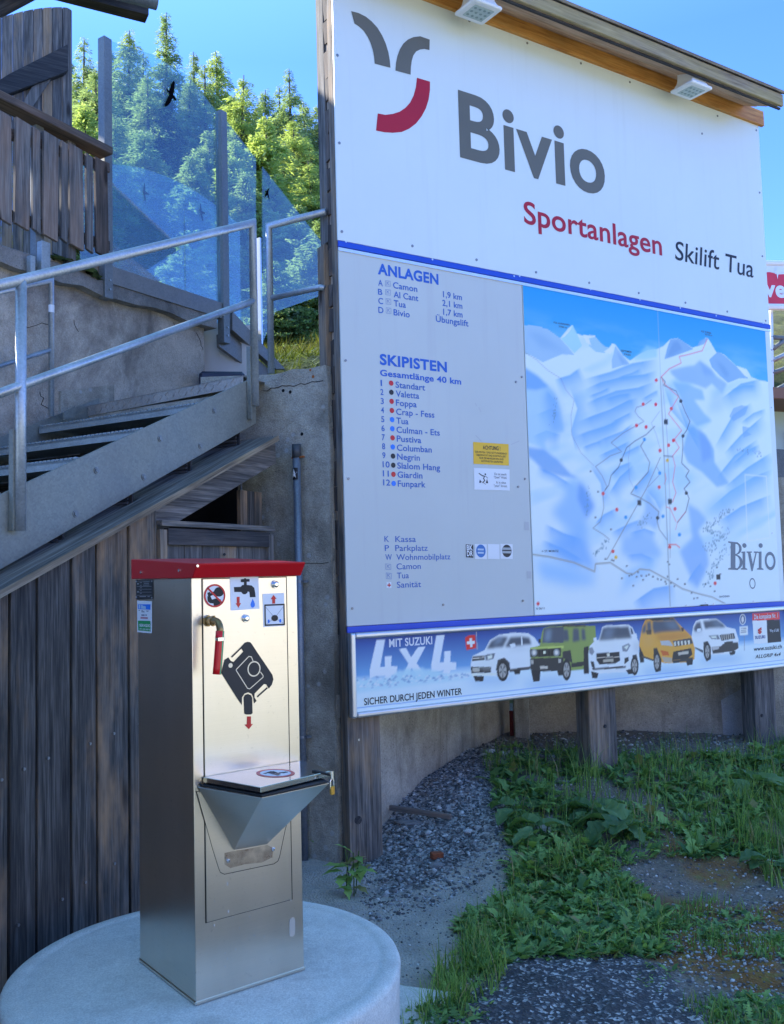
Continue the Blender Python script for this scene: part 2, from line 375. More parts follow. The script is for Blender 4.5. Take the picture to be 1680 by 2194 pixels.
def gz(x, y):
    "height of the yard"
    x = np.asarray(x, float); y = np.asarray(y, float)
    d = (x-sg0[0])*FSG.n[0] + (y-sg0[1])*FSG.n[1]        # in front of the billboard
    s = (x-sg0[0])*SGA[0] + (y-sg0[1])*SGA[1]            # along it
    rise = fade(s, -.1, 1.6)*.23*fade(-d, -1.5, .0) + .07*fade(-d, 0, 1)
    z = -.275 + rise
    z = z + .06*np.exp(-(((x-PILE[0])/.42)**2 + ((y-PILE[1])/.38)**2))
    z = z + .05*(fbm(x*1.5, y*1.5, 3, 3)-.5) + .03*(fbm(x*7, y*7, 3, 9)-.5)
    return z
def gpt(px, py):
    z = -.2
    for _ in range(6): p = hitz(px, py, z); z = float(gz(p[0], p[1]))
    return np.array([p[0], p[1], z])

# zones of the yard, outlined on the ground
def poly_ground(pts): return np.array([hitz(x, y, -.24)[:2] for x, y in pts])
def inside(P, X, Y):
    X = np.asarray(X); c = np.zeros(X.shape, bool); n = len(P)
    for i in range(n):
        x1, y1 = P[i]; x2, y2 = P[(i+1) % n]
        if y1 == y2: continue
        k = ((y1 > Y) != (y2 > Y)) & (X < (x2-x1)*(Y-y1)/(y2-y1)+x1); c ^= k
    return c
ZP = {
 'asphalt': poly_ground([(830, 2330), (900, 2160), (985, 2090), (1030, 2005), (1130, 1950), (1250, 1985), (1390, 2050), (1470, 2150), (1620, 2330)]),
 'moss': poly_ground([(1270, 1940), (1420, 1905), (1560, 1910), (1720, 1900), (1760, 2020), (1640, 2090), (1500, 2085), (1380, 2040), (1280, 1990)]),
 'moss2': poly_ground([(1380, 1790), (1560, 1800), (1720, 1800), (1720, 1880), (1560, 1880), (1440, 1850)]),
 'stone': poly_ground([(800, 1880), (745, 1790), (800, 1690), (900, 1640), (1060, 1640), (1120, 1720), (1130, 1800), (1010, 1845), (900, 1880), (800, 1900)]),
 'dirt': poly_ground([(560, 1750), (1230, 1800), (1190, 1880), (1050, 1930), (960, 2060), (860, 2240), (560, 2240)]),
}
# ------------------------------------------------------------------ ground sheets
def zone_mask(key, X, Y, wob=.10, soft=0.0):
    wx = (fbm(X*4, Y*4, 3, 21)-.5)*2*wob; wy = (fbm(X*4, Y*4, 3, 31)-.5)*2*wob
    return inside(ZP[key], X+wx, Y+wy).astype(float)
def blur2(a, n=2):
    for _ in range(n):
        a = (np.roll(a, 1, 0)+np.roll(a, -1, 0)+np.roll(a, 1, 1)+np.roll(a, -1, 1)+2*a)/6
    return a
def make_yard():
    xs = np.arange(-3.6, 4.6, .028); ys = np.arange(.9, 8.6, .028); X, Y = np.meshgrid(xs, ys); Z = gz(X, Y)
    asp = blur2(zone_mask('asphalt', X, Y)); mos = blur2(np.maximum(zone_mask('moss', X, Y, .2), zone_mask('moss2', X, Y, .2)*.8), 4)*(.5+1.1*fbm(X*6, Y*6, 3, 50))
    sto = blur2(zone_mask('stone', X, Y, .12)); dirt = blur2(zone_mask('dirt', X, Y, .12), 4)
    Z = Z + .02*asp*(.6+.4*fbm(X*9, Y*9)) + .012*(RNG.random(X.shape)-.5)*(asp*.55+sto+.25)
    ny, nx = X.shape; V = np.stack([X.ravel(), Y.ravel(), Z.ravel()], 1)
    i = (np.arange(ny-1)[:, None]*nx + np.arange(nx-1)[None, :]).ravel(); Fq = np.stack([i, i+1, i+nx+1, i+nx], 1)
    C = np.stack([asp.ravel(), np.clip(mos.ravel(), 0, 1), sto.ravel(), dirt.ravel()], 1)
    m, t, b = newmat('yard_soil'); p = pos(t); at = N(t, 'ShaderNodeAttribute'); at.attribute_name = 'zone'
    sp = N(t, 'ShaderNodeSeparateColor'); t.links.new(at.outputs['Color'], sp.inputs[0])
    n1 = noise(t, p, 5, 6, .65); n2 = noise(t, p, 60, 4, .65); n3 = noise(t, p, 210, 2, .6)
    v = N(t, 'ShaderNodeTexVoronoi'); v.inputs['Scale'].default_value = 95; t.links.new(p, v.inputs['Vector'])
    v2 = N(t, 'ShaderNodeTexVoronoi'); v2.inputs['Scale'].default_value = 60; t.links.new(p, v2.inputs['Vector'])
    vc = N(t, 'ShaderNodeSeparateColor'); t.links.new(v.outputs['Color'], vc.inputs[0])
    vd = N(t, 'ShaderNodeSeparateColor'); t.links.new(v2.outputs['Color'], vd.inputs[0])
    soil = mix(t, n1, (.10, .085, .065), (.25, .215, .17)); soil = mix(t, 1.0, soil, ramp(t, n2, [(.3, (.6,)*3), (.7, (1.4,)*3)]), 'MULTIPLY')
    dirt_c = mix(t, n2, (.34, .31, .26), (.56, .52, .44)); dirt_c = mix(t, 1.0, dirt_c, ramp(t, n1, [(.3, (.75,)*3), (.7, (1.15,)*3)]), 'MULTIPLY')
    dirt_c = mix(t, ramp(t, vc.outputs[0], [(.8, (0,)*3), (.9, (.7,)*3)]), dirt_c, (.36, .35, .33))
    grav = ramp(t, vd.outputs[0], [(.1, (.08, .08, .08)), (.5, (.22, .215, .21)), (.9, (.48, .47, .45))])
    aspc = ramp(t, vc.outputs[1], [(.5, (.05, .05, .052)), (.8, (.12, .12, .122)), (.97, (.50, .49, .47))])
    aspc = mix(t, 1.0, aspc, ramp(t, n1, [(.3, (.7,)*3), (.7, (1.4,)*3)]), 'MULTIPLY')
    mossc = ramp(t, noise(t, p, 14, 5, .7), [(.3, (.08, .036, .01)), (.5, (.22, .10, .02)), (.66, (.18, .17, .03)), (.8, (.07, .11, .02))])
    c = mix(t, at.outputs['Alpha'], soil, dirt_c); c = mix(t, sp.outputs[2], c, grav); c = mix(t, sp.outputs[0], c, aspc); c = mix(t, sp.outputs[1], c, mossc)
    t.links.new(c, b.inputs['Base Color']); b.inputs['Roughness'].default_value = .92
    h = mth(t, 'ADD', mth(t, 'MULTIPLY', n2, .6), mth(t, 'MULTIPLY', v.outputs['Distance'], .8)); bump(t, b, h, .8, .012)
    o = fastmesh('yard_ground', V, Fq, m, None, {'zone': ('FLOAT_COLOR', C)}, True); kind(o, 'structure'); return o
make_yard()
m, t, b = newmat('wide_ground'); p = pos(t)
c = mix(t, noise(t, p, .5, 5), (.33, .345, .26), (.48, .495, .38)); c = mix(t, 1.0, c, ramp(t, noise(t, p, 30, 4), [(.3, (.8,)*3), (.7, (1.15,)*3)]), 'MULTIPLY')
t.links.new(c, b.inputs['Base Color']); b.inputs['Roughness'].default_value = .9
o = MB().flat([(-900, -900, -.42), (900, -900, -.42), (900, 900, -.42), (-900, 900, -.42)]).build('ground', mat_concrete('valley_meadow', (.13, .19, .05), (.22, .28, .09), (.20, .18, .08), .2, pits=False, bstr=.2)); kind(o, 'structure')
# the gravel forecourt the yard runs out on to (behind the viewer, in the sun)
def make_forecourt():
    xs = np.concatenate([np.arange(-30, 4.6, 1.1), np.arange(4.6, 45, 1.1)]); ys = np.arange(-45, .95, 1.1)
    V = []; F = []
    for (x0, x1, y0, y1) in ((-30, 34, -22, .92), (4.55, 34, .92, 9.5), (-30, -3.55, .92, 4)):
        k = len(V); z = -.285; V += [(x0, y0, z), (x1, y0, z), (x1, y1, z), (x0, y1, z)]; F.append((k, k+1, k+2, k+3))
    o = fastmesh('forecourt', np.array(V), np.array(F), bpy.data.materials['wide_ground']); kind(o, 'structure')
make_forecourt()
# hillside behind
def hill_z(x, y):
    left = 1-fade(x/np.maximum(y, 1), .02, .30)
    yn = 6.2*left + 24*(1-left)
    e = .215 + .105*(1-np.exp(-np.clip(y-yn, 0, 200)/9))*left + (1-left)*(.10*(1-np.exp(-np.clip(y-yn, 0, 200)/30)))
    z = 1.22 + e*y
    foot = fade(y, yn-.8, yn+1.4)
    z = z + (fbm(x*.35, y*.35, 4, 5)-.5)*1.0*fade(y, 8, 20) + (fbm(x*2.2, y*2.2, 4, 8)-.5)*.35
    far = 1-fade(y, 130, 170)
    return -.4 + (z+.4)*foot*(.2+.8*far)
def make_hill():
    a = np.linspace(-.62, .95, 150); r = 6.2*np.exp(np.linspace(0, 1, 130)*math.log(190/6.2))
    Aa, Rr = np.meshgrid(a, r); Y = Rr; X = Aa*Rr; Z = hill_z(X, Y)
    ny, nx = X.shape; V = np.stack([X.ravel(), Y.ravel(), Z.ravel()], 1)
    i = (np.arange(ny-1)[:, None]*nx + np.arange(nx-1)[None, :]).ravel(); Fq = np.stack([i, i+1, i+nx+1, i+nx], 1)
    m, t, b = newmat('meadow'); p = pos(t)
    c = ramp(t, noise(t, p, 1.1, 6, .7), [(.32, (.055, .045, .02)), (.48, (.10, .10, .022)), (.62, (.20, .20, .05)), (.75, (.26, .23, .08))])
    c = mix(t, ramp(t, noise(t, p, 6, 5, .7), [(.45, (0,)*3), (.7, (.7,)*3)]), c, (.13, .15, .03))
    t.links.new(c, b.inputs['Base Color']); b.inputs['Roughness'].default_value = .9; bump(t, b, noise(t, p, 16, 5, .7), 1, .12)
    o = fastmesh('hillside', V, Fq, m, None, None, True); kind(o, 'structure')
make_hill()

# ------------------------------------------------------------------ concrete pedestal
PC = np.array([-.63, 3.06, 0.0]); PR = .62
def make_pedestal():
    c = hitz(690, 1917, 0); mb = MB(); n = 96; prof = [(PR-.012, -.42), (PR-.006, -.1), (PR, -.016), (PR-.004, -.006), (PR-.014, 0), (PR-.052, .0015), (PR-.060, -.0015), (PR-.075, .001), (PR-.3, .003)]
    vs = []; fs = []
    for r, z in prof:
        for j in range(n): q = 2*math.pi*j/n; vs.append((PC[0]+r*math.cos(q), PC[1]+r*math.sin(q), z))
    for i in range(len(prof)-1):
        for j in range(n): fs.append((i*n+j, i*n+(j+1) % n, (i+1)*n+(j+1) % n, (i+1)*n+j))
    fs.append(tuple((len(prof)-1)*n+j for j in range(n))); mb.add(vs, fs)
    o = mb.build('concrete_pedestal', M['concrete_new'], None, 0, True)
    return tag(o, 'round pale grey concrete pedestal carrying the steel dump station', 'pedestal')
make_pedestal()

# ------------------------------------------------------------------ stairs
def make_stairs():
    root = thing('metal_staircase', ps + np.array([0, 0, -.3]), 'galvanised metal staircase with tube handrails rising to the terrace', 'staircase')
    f = FST
    P = lambda t, z, o=0.0: ps - A*t + NS*o + ZV*z
    d0 = f.D(0, 1060); d1 = f.D(549, 806); e0 = f.D(0, 1221); e1 = f.D(549, 907)
    sl = (d1[1]-d0[1])/(d1[0]-d0[0]); sb = (e1[1]-e0[1])/(e1[0]-e0[0]); x0 = -2.35
    S = lambda q: f.P(q[0], q[1], 0)
    pts = [f.P(x0, d0[1]+sl*(x0-d0[0])), S(d1), S(e1), f.P(x0, e0[1]+sb*(x0-e0[0]))]
    st = MB().prism(pts, -f.n*.012).build('stringer', M['galv_sheet'], root, .002)
    # inner stringer
    pin = [p - f.n*1.2 + ZV*.02 for p in pts]; MB().prism(pin, -f.n*.012).build('stringer', M['galv_sheet'], root)
    # bolts
    for (x, y) in ((459, 880), (343, 940), (429, 955), (207, 1008), (308, 1022), (162, 1101), (535, 895)):
        mb = MB(); c = f.W(x, y); mb.tube([c-f.n*.002, c+f.n*.008], .011, 6); mb.tube([c, c+f.n*.0035], .016, 14); mb.build('bolt', M['galv_post'], st)
    # treads: folded trays
    zs = [(.43, 2.125), (.82, 1.945), (1.22, 1.765), (1.62, 1.585), (2.02, 1.405)]
    for i, (tt, z) in enumerate(zs):
        mb = MB(); a = P(tt, z, -.013); b = P(tt, z, -1.187); up = A
        mb.obox((a+b)/2 + A*.17 - ZV*.006, (T, A, ZV), (.587, .17, .006), tone=.5)                 # walking surface
        mb.obox((a+b)/2 + A*.004 - ZV*.020, (T, A, ZV), (.587, .004, .019), tone=.6)
        for k in range(44):                                                                         # serrated nosing
            q = b + (a-b)*((k+.5)/44); mb.obox(q + A*.012 + ZV*.003, (T, A, ZV), (.008, .012, .004))
        mb.build('tread', M['galv'], root)
        mb = MB()
        for k in range(9): mb.obox((a+b)/2 + A*.30 - ZV*(.175-.018*k), (T, A, ZV), (.585, .004, .006))
        mb.obox((a+b)/2 + A*.33 - ZV*.1, (T, A, ZV), (.585, .004, .08)); mb.build('riser_grille', M['wood_dark'], root)
    # landing with chequer plate
    a = P(.06, 2.335, -.02); b = P(.06, 2.30, -1.26)
    mb = MB(); mb.prism([a, b, b+A*1.5, a+A*.2], -ZV*.006)
    mb.prism([a, b, b-ZV*.062-A*.0, a-ZV*.062], A*.005)
    for k in range(26):                                                                            # raised chequer bars
        q = a + (b-a)*((k+.5)/26); s = 1 if k % 2 else -1
        for dz in (-.016, -.04):
            d = (T + ZV*s*(1 if dz < -.03 else -1)*.9); d /= np.linalg.norm(d); mb.beam(q+ZV*dz-d*.014-A*.002, q+ZV*dz+d*.014-A*.002, ZV, .006, .004)
    mb.build('landing_plate', M['checker'], root)
    MB().prism([P(.05, 2.25, -.02), P(.05, 2.25, -1.2), P(.05, 2.18, -1.2), P(.05, 2.18, -.02)], A*.1).build('landing_edge', M['concrete'], root)
    # fixing plate of the inner stringer
    q = FST.shift(-1.12); MB().prism([q.W(137, 884), q.W(161, 870), q.W(161, 893), q.W(137, 899)], -q.n*.01).build('fixing_plate', M['galv_sheet'], root)
    # outer handrail
    g = FST.shift(.035); r = .0215
    t0, t1, l0, l1 = g.D(0, 611), g.D(541, 478), g.D(0, 842), g.D(541, 644)
    s1 = (t1[1]-t0[1])/(t1[0]-t0[0]); s2 = (l1[1]-l0[1])/(l1[0]-l0[0])
    pe = g.D(541, 866); pt = g.P(t1[0], t1[1]); MB().tube([g.P(-2.3, t0[1]+s1*(-2.3-t0[0])), pt, g.P(t1[0], pe[1]-.004)], r, 14).build('handrail', M['galv_light'], root, 0, True)
    MB().tube([g.P(-2.3, l0[1]+s2*(-2.3-l0[0])), g.P(t1[0]-.002, l1[1])], r*.88, 14).build('rail', M['galv_light'], root, 0, True)
    a = g.D(45, 611)[0]; zt = t0[1]+s1*(a-t0[0]); zb = g.D(40, 1137)[1]
    MB().tube([g.P(a, zt), g.P(a, zb)], r, 14).build('rail_post', M['galv_light'], root, 0, True)
    for s, zz in ((a, zb+.2), (t1[0], pe[1]+.12)):
        MB().obox(g.P(s-.022, zz, -.02), (A, ZV, f.n), (.008, .2, .012)).build('post_bracket', M['galv_sheet'], root)
    # inner handrail
    g = FST.shift(-1.16); r = .016
    q = g.D(110, 600); z1 = q[1]; s1 = .46
    MB().tube([g.P(q[0]-2.0, z1-.0-s1*2.0), g.P(q[0], z1), g.P(q[0], g.D(110, 892)[1])], r, 12).build('handrail', M['galv_light'], root, 0, True)
    z2 = g.D(104, 748)[1]; MB().tube([g.P(q[0]-2, z2-s1*2), g.P(q[0], z2)], r*.85, 12).build('rail', M['galv_light'], root, 0, True)
    w = MB(); c0, c1 = g.P(q[0], g.D(110, 654)[1]), g.P(q[0], g.D(110, 670)[1]); w.tube([c0, c1], r+.0012, 12, False)
    ob = w.build('sticker', M['sticker_white'], root, 0, True)
    return root
make_stairs()

# small guard rail on the concrete wall
def make_guard():
    g = FCL.shift(-.03); root = thing('guard_rail', g.W(577, 795), 'short galvanised guard rail fixed between concrete wall and billboard post', 'railing'); r = .0195
    a, b, e = g.D(576, 484), g.D(692, 455), g.D(578, 800)
    MB().tube([g.P(b[0]+.02, b[1]), g.P(*a), g.P(a[0], e[1])], r, 14).build('handrail', M['galv_light'], root, 0, True)
    c, d = g.D(576, 640), g.D(694, 614); MB().tube([g.P(a[0], c[1]), g.P(d[0]-.02, d[1]), g.P(d[0]+.004, d[1]-.01)], r*.85, 12).build('rail', M['galv_light'], root, 0, True)
make_guard()

# ------------------------------------------------------------------ concrete wall end, drain pipe, back walls
def ragged(mb, f, outline, depthv, n=0): return mb.prism([f.P(*q) for q in outline], depthv)
def make_concrete_wall():
    f = FCL; D = f.D
    tl, tr = D(560, 803), D(697, 782); a0 = D(430, 815)
    rb = D(722, 1900)[0]; rt = D(700, 800)[0]
    right = []
    rg = np.random.RandomState(3)
    for k in range(26):
        u = k/25; right.append((rt + (rb-rt)*0 + .012*rg.rand() , tr[1]*(1-u) + (-.5)*u))
    mb = MB(); top = [(a0[0], a0[1]+.02), tl] + [(tl[0]+(tr[0]-tl[0])*u, tl[1]+(tr[1]-tl[1])*u+.008*rg.randn()) for u in (.2, .35, .5, .62, .75, .9)] + [tr]
    out = top + right[1:] + [(a0[0], -.5)]
    mb.prism([f.P(*q) for q in out], -f.n*.45)
    root = mb.build('concrete_wall', M['concrete'], None)
    tag(root, 'weathered grey concrete wall end with crack between stairs and billboard', 'wall')
    # crack and pour line
    mb = MB(); pts = [D(565+ i*8, 836 - i*1.2 + rg.randn()*1.6) for i in range(17)]
    for p, q in zip(pts[:-1], pts[1:]): mb.beam(f.P(p[0], p[1], .0005), f.P(q[0], q[1], .0005), ZV, .0035, .003)
    for (x, y) in ((607, 837), (622, 840), (647, 930)): c = f.P(*D(x, y)); mb.tube([c-f.n*.003, c+f.n*.001], .010, 8)
    mb.build('crack', M['dark_gap'], root)
    mb = MB(); pts = [D(592+i*14, 1206+rg.randn()*.8) for i in range(9)]
    for p, q in zip(pts[:-1], pts[1:]): mb.beam(f.P(p[0], p[1], .0005), f.P(q[0], q[1], .0005), ZV, .003, .002)
    mb.build('pour_joint', M['dark_gap'], root)
    mb = MB(); 
    for (x, y, s) in ((665, 793, .007), (671, 807, .009), (604, 1268, .006)): c = f.P(*D(x, y)); mb.tube([c-f.n*.003, c+f.n*.001], s, 9)
    mb.build('rust_spot', mat_paint('rust', (.30, .09, .02), .9), root)
    # side face running back behind the billboard
    c0 = f.P(rt, 0); c0[2] = 0
    return c0
CW = make_concrete_wall()
def make_back_walls():
    a = CW.copy(); a[:2] += A[:2]*.45; corner = at_depth(1082, 7.15); n = corner-a; n /= np.linalg.norm(n)
    right = np.array([n[1], -n[0], 0])
    mb = MB(); L = np.linalg.norm(corner-a)
    a2 = CW + n*.02 + right*.004
    mb.prism([a2+ZV*-.5, corner+ZV*-.5, corner+ZV*2.3, a2+ZV*2.3], -right*.3)
    o = mb.build('retaining_wall', M['concrete_wall'], None)
    tag(o, 'streaked concrete retaining wall running back behind the left billboard post', 'wall')
    b0 = at_depth(1108, 7.12); b1 = at_depth(1700, 7.0); d = b1-b0; d /= np.linalg.norm(d); nb = np.array([d[1], -d[0], 0])
    mb = MB(); mb.prism([b0+ZV*-.5, b1+ZV*-.5, b1+ZV*1.9, b0+ZV*1.9], -nb*.3); o = mb.build('retaining_wall', M['concrete_wall'], None)
    tag(o, 'rough concrete retaining wall facing the yard behind the middle billboard post', 'wall')
    fb = Fr(b0, d)
    q = [fb.W(x, y, .003) for x, y in ((1545, 1500), (1600, 1470), (1600, 1575), (1550, 1580))]
    MB().flat(q).build('repair_patch', mat_concrete('patch', (.34, .33, .31), (.46, .45, .43), scale=2, pits=False), o)
    # pale concrete stub and red pipe in the corner
    p = at_depth(1106, 6.93); mb = MB(); mb.obox(p+ZV*.45, (d, nb, ZV), (.055, .05, .95)); o = mb.build('concrete_post', M['concrete_wall'], None, .006)
    tag(o, 'slim pale concrete post in the corner of the retaining walls', 'post')
    p = at_depth(1085, 7.0); mb = MB(); mb.tube([p+ZV*-.3, p+ZV*.20], .015, 10); o = mb.build('red_pipe', mat_paint('pipe_red', (.20, .02, .015), .6), None, 0, True)
    tag(o, 'short red pipe standing in the dark wall corner', 'pipe')
make_back_walls()
def make_drain():
    g = FCL.shift(.045); root = thing('drain_pipe', g.W(650, 1700), 'grey drain pipe with black sticker strapped to the concrete wall', 'pipe')
    a, b = g.D(635, 952), g.D(652, 1640); r = .0215; x = a[0]
    MB().tube([g.P(x, a[1]-.06), g.P(x, -.35)], r, 16).build('pipe', M['pipe'], root, 0, True)
    MB().tube([g.P(x, a[1]), g.P(x, a[1]-.075)], r+.003, 16).build('socket', mat_paint('socket', (.055, .06, .065), .5), root, 0, True)
    for y in (1578, 1246, 1962):
        z = g.D(640, y)[1]; mb = MB(); mb.tube([g.P(x, z+.007), g.P(x, z-.007)], r+.0025, 16); mb.obox(g.P(x+.03, z, -.01), (g.u, ZV, g.n), (.012, .006, .02)); mb.build('pipe_clip', M['pipe'], root)
    z = g.D(636, 980)[1]; mb = MB(); mb.obox(g.P(x+.01, z, 0), (g.u, ZV, g.n), (.04, .005, .006)); mb.build('rust_clip', bpy.data.materials['rust'], root)
    # star sticker wrapped on the pipe
    z0, z1 = g.D(636, 1003)[1], g.D(636, 966+62)[1]; k = 10; vs = []; fs = []
    for j in range(k+1):
        q = -1.25 + 2.1*j/k; o = g.u*math.sin(q)*(r+.001)+g.n*math.cos(q)*(r+.001); vs += [g.P(x, z0)+o, g.P(x, z1)+o]
    for j in range(k): fs.append((2*j, 2*j+1, 2*j+3, 2*j+2))
    st = MB().add(vs, fs).build('sticker', M['ink_black'], root, 0, True)
    vs = []; zc = (z0+z1)/2
    for j in range(10):
        rr = .021 if j % 2 == 0 else .009; q = math.pi*j/5
        px_, pz = rr*math.sin(q), rr*math.cos(q)*1.35; an = -.2+px_/r; vs.append(g.P(x, zc+pz)+g.u*math.sin(an)*(r+.002)+g.n*math.cos(an)*(r+.002))
    c = g.P(x, zc)+g.u*math.sin(-.2)*(r+.0025)+g.n*math.cos(-.2)*(r+.0025)
    MB().add([c]+vs, [(0, 1+j, 1+(j+1) % 10) for j in range(10)]).build('star_print', M['sticker_white'], st)
make_drain()

# ------------------------------------------------------------------ shed under the stairs
def make_shed():
    root = thing('plank_shed', at_depth(200, 4.0, -.3), 'dark weathered plank shed with lean-to roof under the stairs', 'shed')
    OFF = .17; f = FST.shift(OFF-.03); fr = FST.shift(OFF)
    r0, r1 = fr.D(0, 1272), fr.D(594, 939); sl = (r1[1]-r0[1])/(r1[0]-r0[0]); zr = lambda s: r0[1]+sl*(s-r0[0])
    xL = -2.5
    # sloped roof sheet
    a, b = fr.P(xL, zr(xL)+.012), fr.P(r1[0], r1[1]+.012); back = -FST.n*(OFF+.5)
    dn = np.cross(b-a, FST.n); dn /= np.linalg.norm(dn); dn = dn if dn[2] < 0 else -dn
    ax = (b-a)/np.linalg.norm(b-a)
    MB().prism([a, b, b+back, a+back], dn*.022, gcax=(ax, FST.n, dn)).build('roof_sheet', M['wood_sheet'], root)
    MB().beam(a+dn*.012+FST.n*.004, b+dn*.012+FST.n*.004, dn, .026, .008).build('roof_edge', M['wood_edge'], root)
    # boards
    xs = [-40, 22, 80, 153, 207, 275, 338]; mb = MB(); gap = .0055
    ss = [f.D(x, 1300)[0] for x in xs]
    for s0, s1 in zip(ss[:-1], ss[1:]):
        c = (s0+s1)/2; w = s1-s0-2*gap; zt = zr(c)-.02; p0 = f.P(c, -.45); 
        lt, rt_ = zr(s0+gap)-.02, zr(s1-gap)-.02
        off = random.uniform(-.004, .004)
        mb.prism([f.P(s0+gap, -.45, off), f.P(s1-gap, -.45, off), f.P(s1-gap, rt_, off), f.P(s0+gap, lt, off)], -f.n*.022, gcax=(ZV, f.u, f.n))
    s = ss[0]
    while s > xL+.05:
        w = random.uniform(.14, .2); s1 = s; s0 = s-w
        mb.prism([f.P(s0+gap, -.45), f.P(s1-gap, -.45), f.P(s1-gap, zr(s1)-.02), f.P(s0+gap, zr(s0)-.02)], -f.n*.022, gcax=(ZV, f.u, f.n)); s = s0
    mb.build('plank_wall', M['wood_shed'], root, .002)
    for k in range(len(ss)-1):
        for z_ in (-.05+.03*k, .52+.02*k):
            c_ = f.P(ss[k]+(ss[k+1]-ss[k])*(.3+.4*((k*7+int(z_*50)) % 3)/2), z_, .004); nb = MB(); nb.tube([c_-f.n*.004, c_+f.n*.002], .006, 8); nb.build('nail', M['screw'], root)
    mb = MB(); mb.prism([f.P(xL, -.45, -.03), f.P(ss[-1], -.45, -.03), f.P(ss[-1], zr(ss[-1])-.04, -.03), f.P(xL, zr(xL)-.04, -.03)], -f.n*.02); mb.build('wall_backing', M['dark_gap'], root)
    # heavy rafter under the roof sheet
    A0, A1, B0, B1 = f.D(318, 1134), f.D(590, 972), f.D(420, 1122), f.D(588, 1030)
    g = FST.shift(OFF-.075); e = g.D(592, 1000)[0]
    th = .13; mb = MB(); s0 = ss[-1]-.02
    mb.prism([g.P(s0, zr(s0)-.03), g.P(e, zr(e)-.03), g.P(e, zr(e)-.03-th), g.P(s0, zr(s0)-.03-th)], -g.n*.06, gcax=((ax), ZV, FST.n))
    mb.build('rafter', M['wood_grey'], root, .003)
    # black sheet standing in for the shade inside, and side post
    g2 = FST.shift(-.25); mb = MB(); mb.prism([g2.P(ss[-1]-.3, -.45), g2.P(e+.1, -.45), g2.P(e+.1, zr(e)), g2.P(ss[-1]-.3, zr(ss[-1]))], -g2.n*.02); mb.build('interior_shade', M['black_void'], root)
    q0, q1 = g.D(537, 1080)[0], g.D(583, 1080)[0]; mb = MB()
    for k in range(3):
        w = (q1-q0)/3; mb.obox(g.P(q0+w*(k+.5), .7, -.08), (ZV, g.u, g.n), (1.0, w/2-.002, .012))
    mb.build('side_boards', M['wood_shed'], root)
    mb = MB(); c = g.W(517, 1062, -.2); mb.tube([c+ZV*.1, c, c-ZV*.05+g.u*.01, c-ZV*.08+g.u*.04, c-ZV*.075+g.u*.07], .006, 8); mb.build('cable', M['pipe'], root, 0, True)
    # door: frame, top rail, boards
    d = FST.shift(OFF-.02); x0, x1 = d.D(340, 1150)[0], d.D(583, 1150)[0]; zt = d.D(460, 1122)[1]; z2, z3 = d.D(460, 1136)[1], d.D(460, 1170)[1]
    door = MB(); n = 6; bx0, bx1 = x0+.05, x1-.03
    for k in range(n):
        w = (bx1-bx0)/n; door.obox(d.P(bx0+w*(k+.5), (zt-.45)/2-.03, -.02), (ZV, d.u, d.n), ((zt+.40)/2-.02, w/2-.0015, .011))
    dr = door.build('door', M['wood_grey'], root, .0015)
    mb = MB(); mb.obox(d.P((x0+x1)/2, zt-.012, 0), (d.u, ZV, d.n), ((x1-x0)/2, .013, .022)); mb.build('top_rail', M['wood_grey'], dr, .002)
    mb = MB(); mb.obox(d.P((x0+x1)/2+.01, (z2+z3)/2, -.002), (d.u, ZV, d.n), ((x1-x0)/2-.04, abs(z2-z3)/2, .014)); mb.build('cross_rail', M['wood_dark'], dr, .002)
    for s in (x0+.022, x1-.022):
        mb = MB(); mb.obox(d.P(s, (zt-.45)/2-.02, -.004), (ZV, d.u, d.n), ((zt+.45)/2-.02, .022, .016)); mb.build('stile', M['wood_grey'], dr, .002)
    mb = MB(); mb.tube([d.W(481, 1188, 0), d.W(481, 1188, .006)], .007, 8); mb.build('bolt_head', M['wood_dark'], dr)
    mb = MB(); mb.obox(d.P(x0-.02, .5, -.03), (ZV, d.u, d.n), (1.0, .018, .01)); mb.build('door_gap', M['dark_gap'], root)
make_shed()
def make_added_plank_screen():
    "plank screen added out of view, left of the picture"
    f = FST.shift(.14); mb = MB()  # unseen screen, added so the steel's left side reflects dark
    for k in range(26):
        s1 = -2.5-k*.17; s0 = s1-.166; mb.prism([f.P(s0, -.45), f.P(s1, -.45), f.P(s1, 2.6+.02*random.random()), f.P(s0, 2.6)], -f.n*.022, gcax=(ZV, f.u, f.n))
    tag(mb.build('added_plank_screen', M['wood_dark'], None, .002), 'dark plank fence continuing the shed wall to the left', 'fence')
make_added_plank_screen()

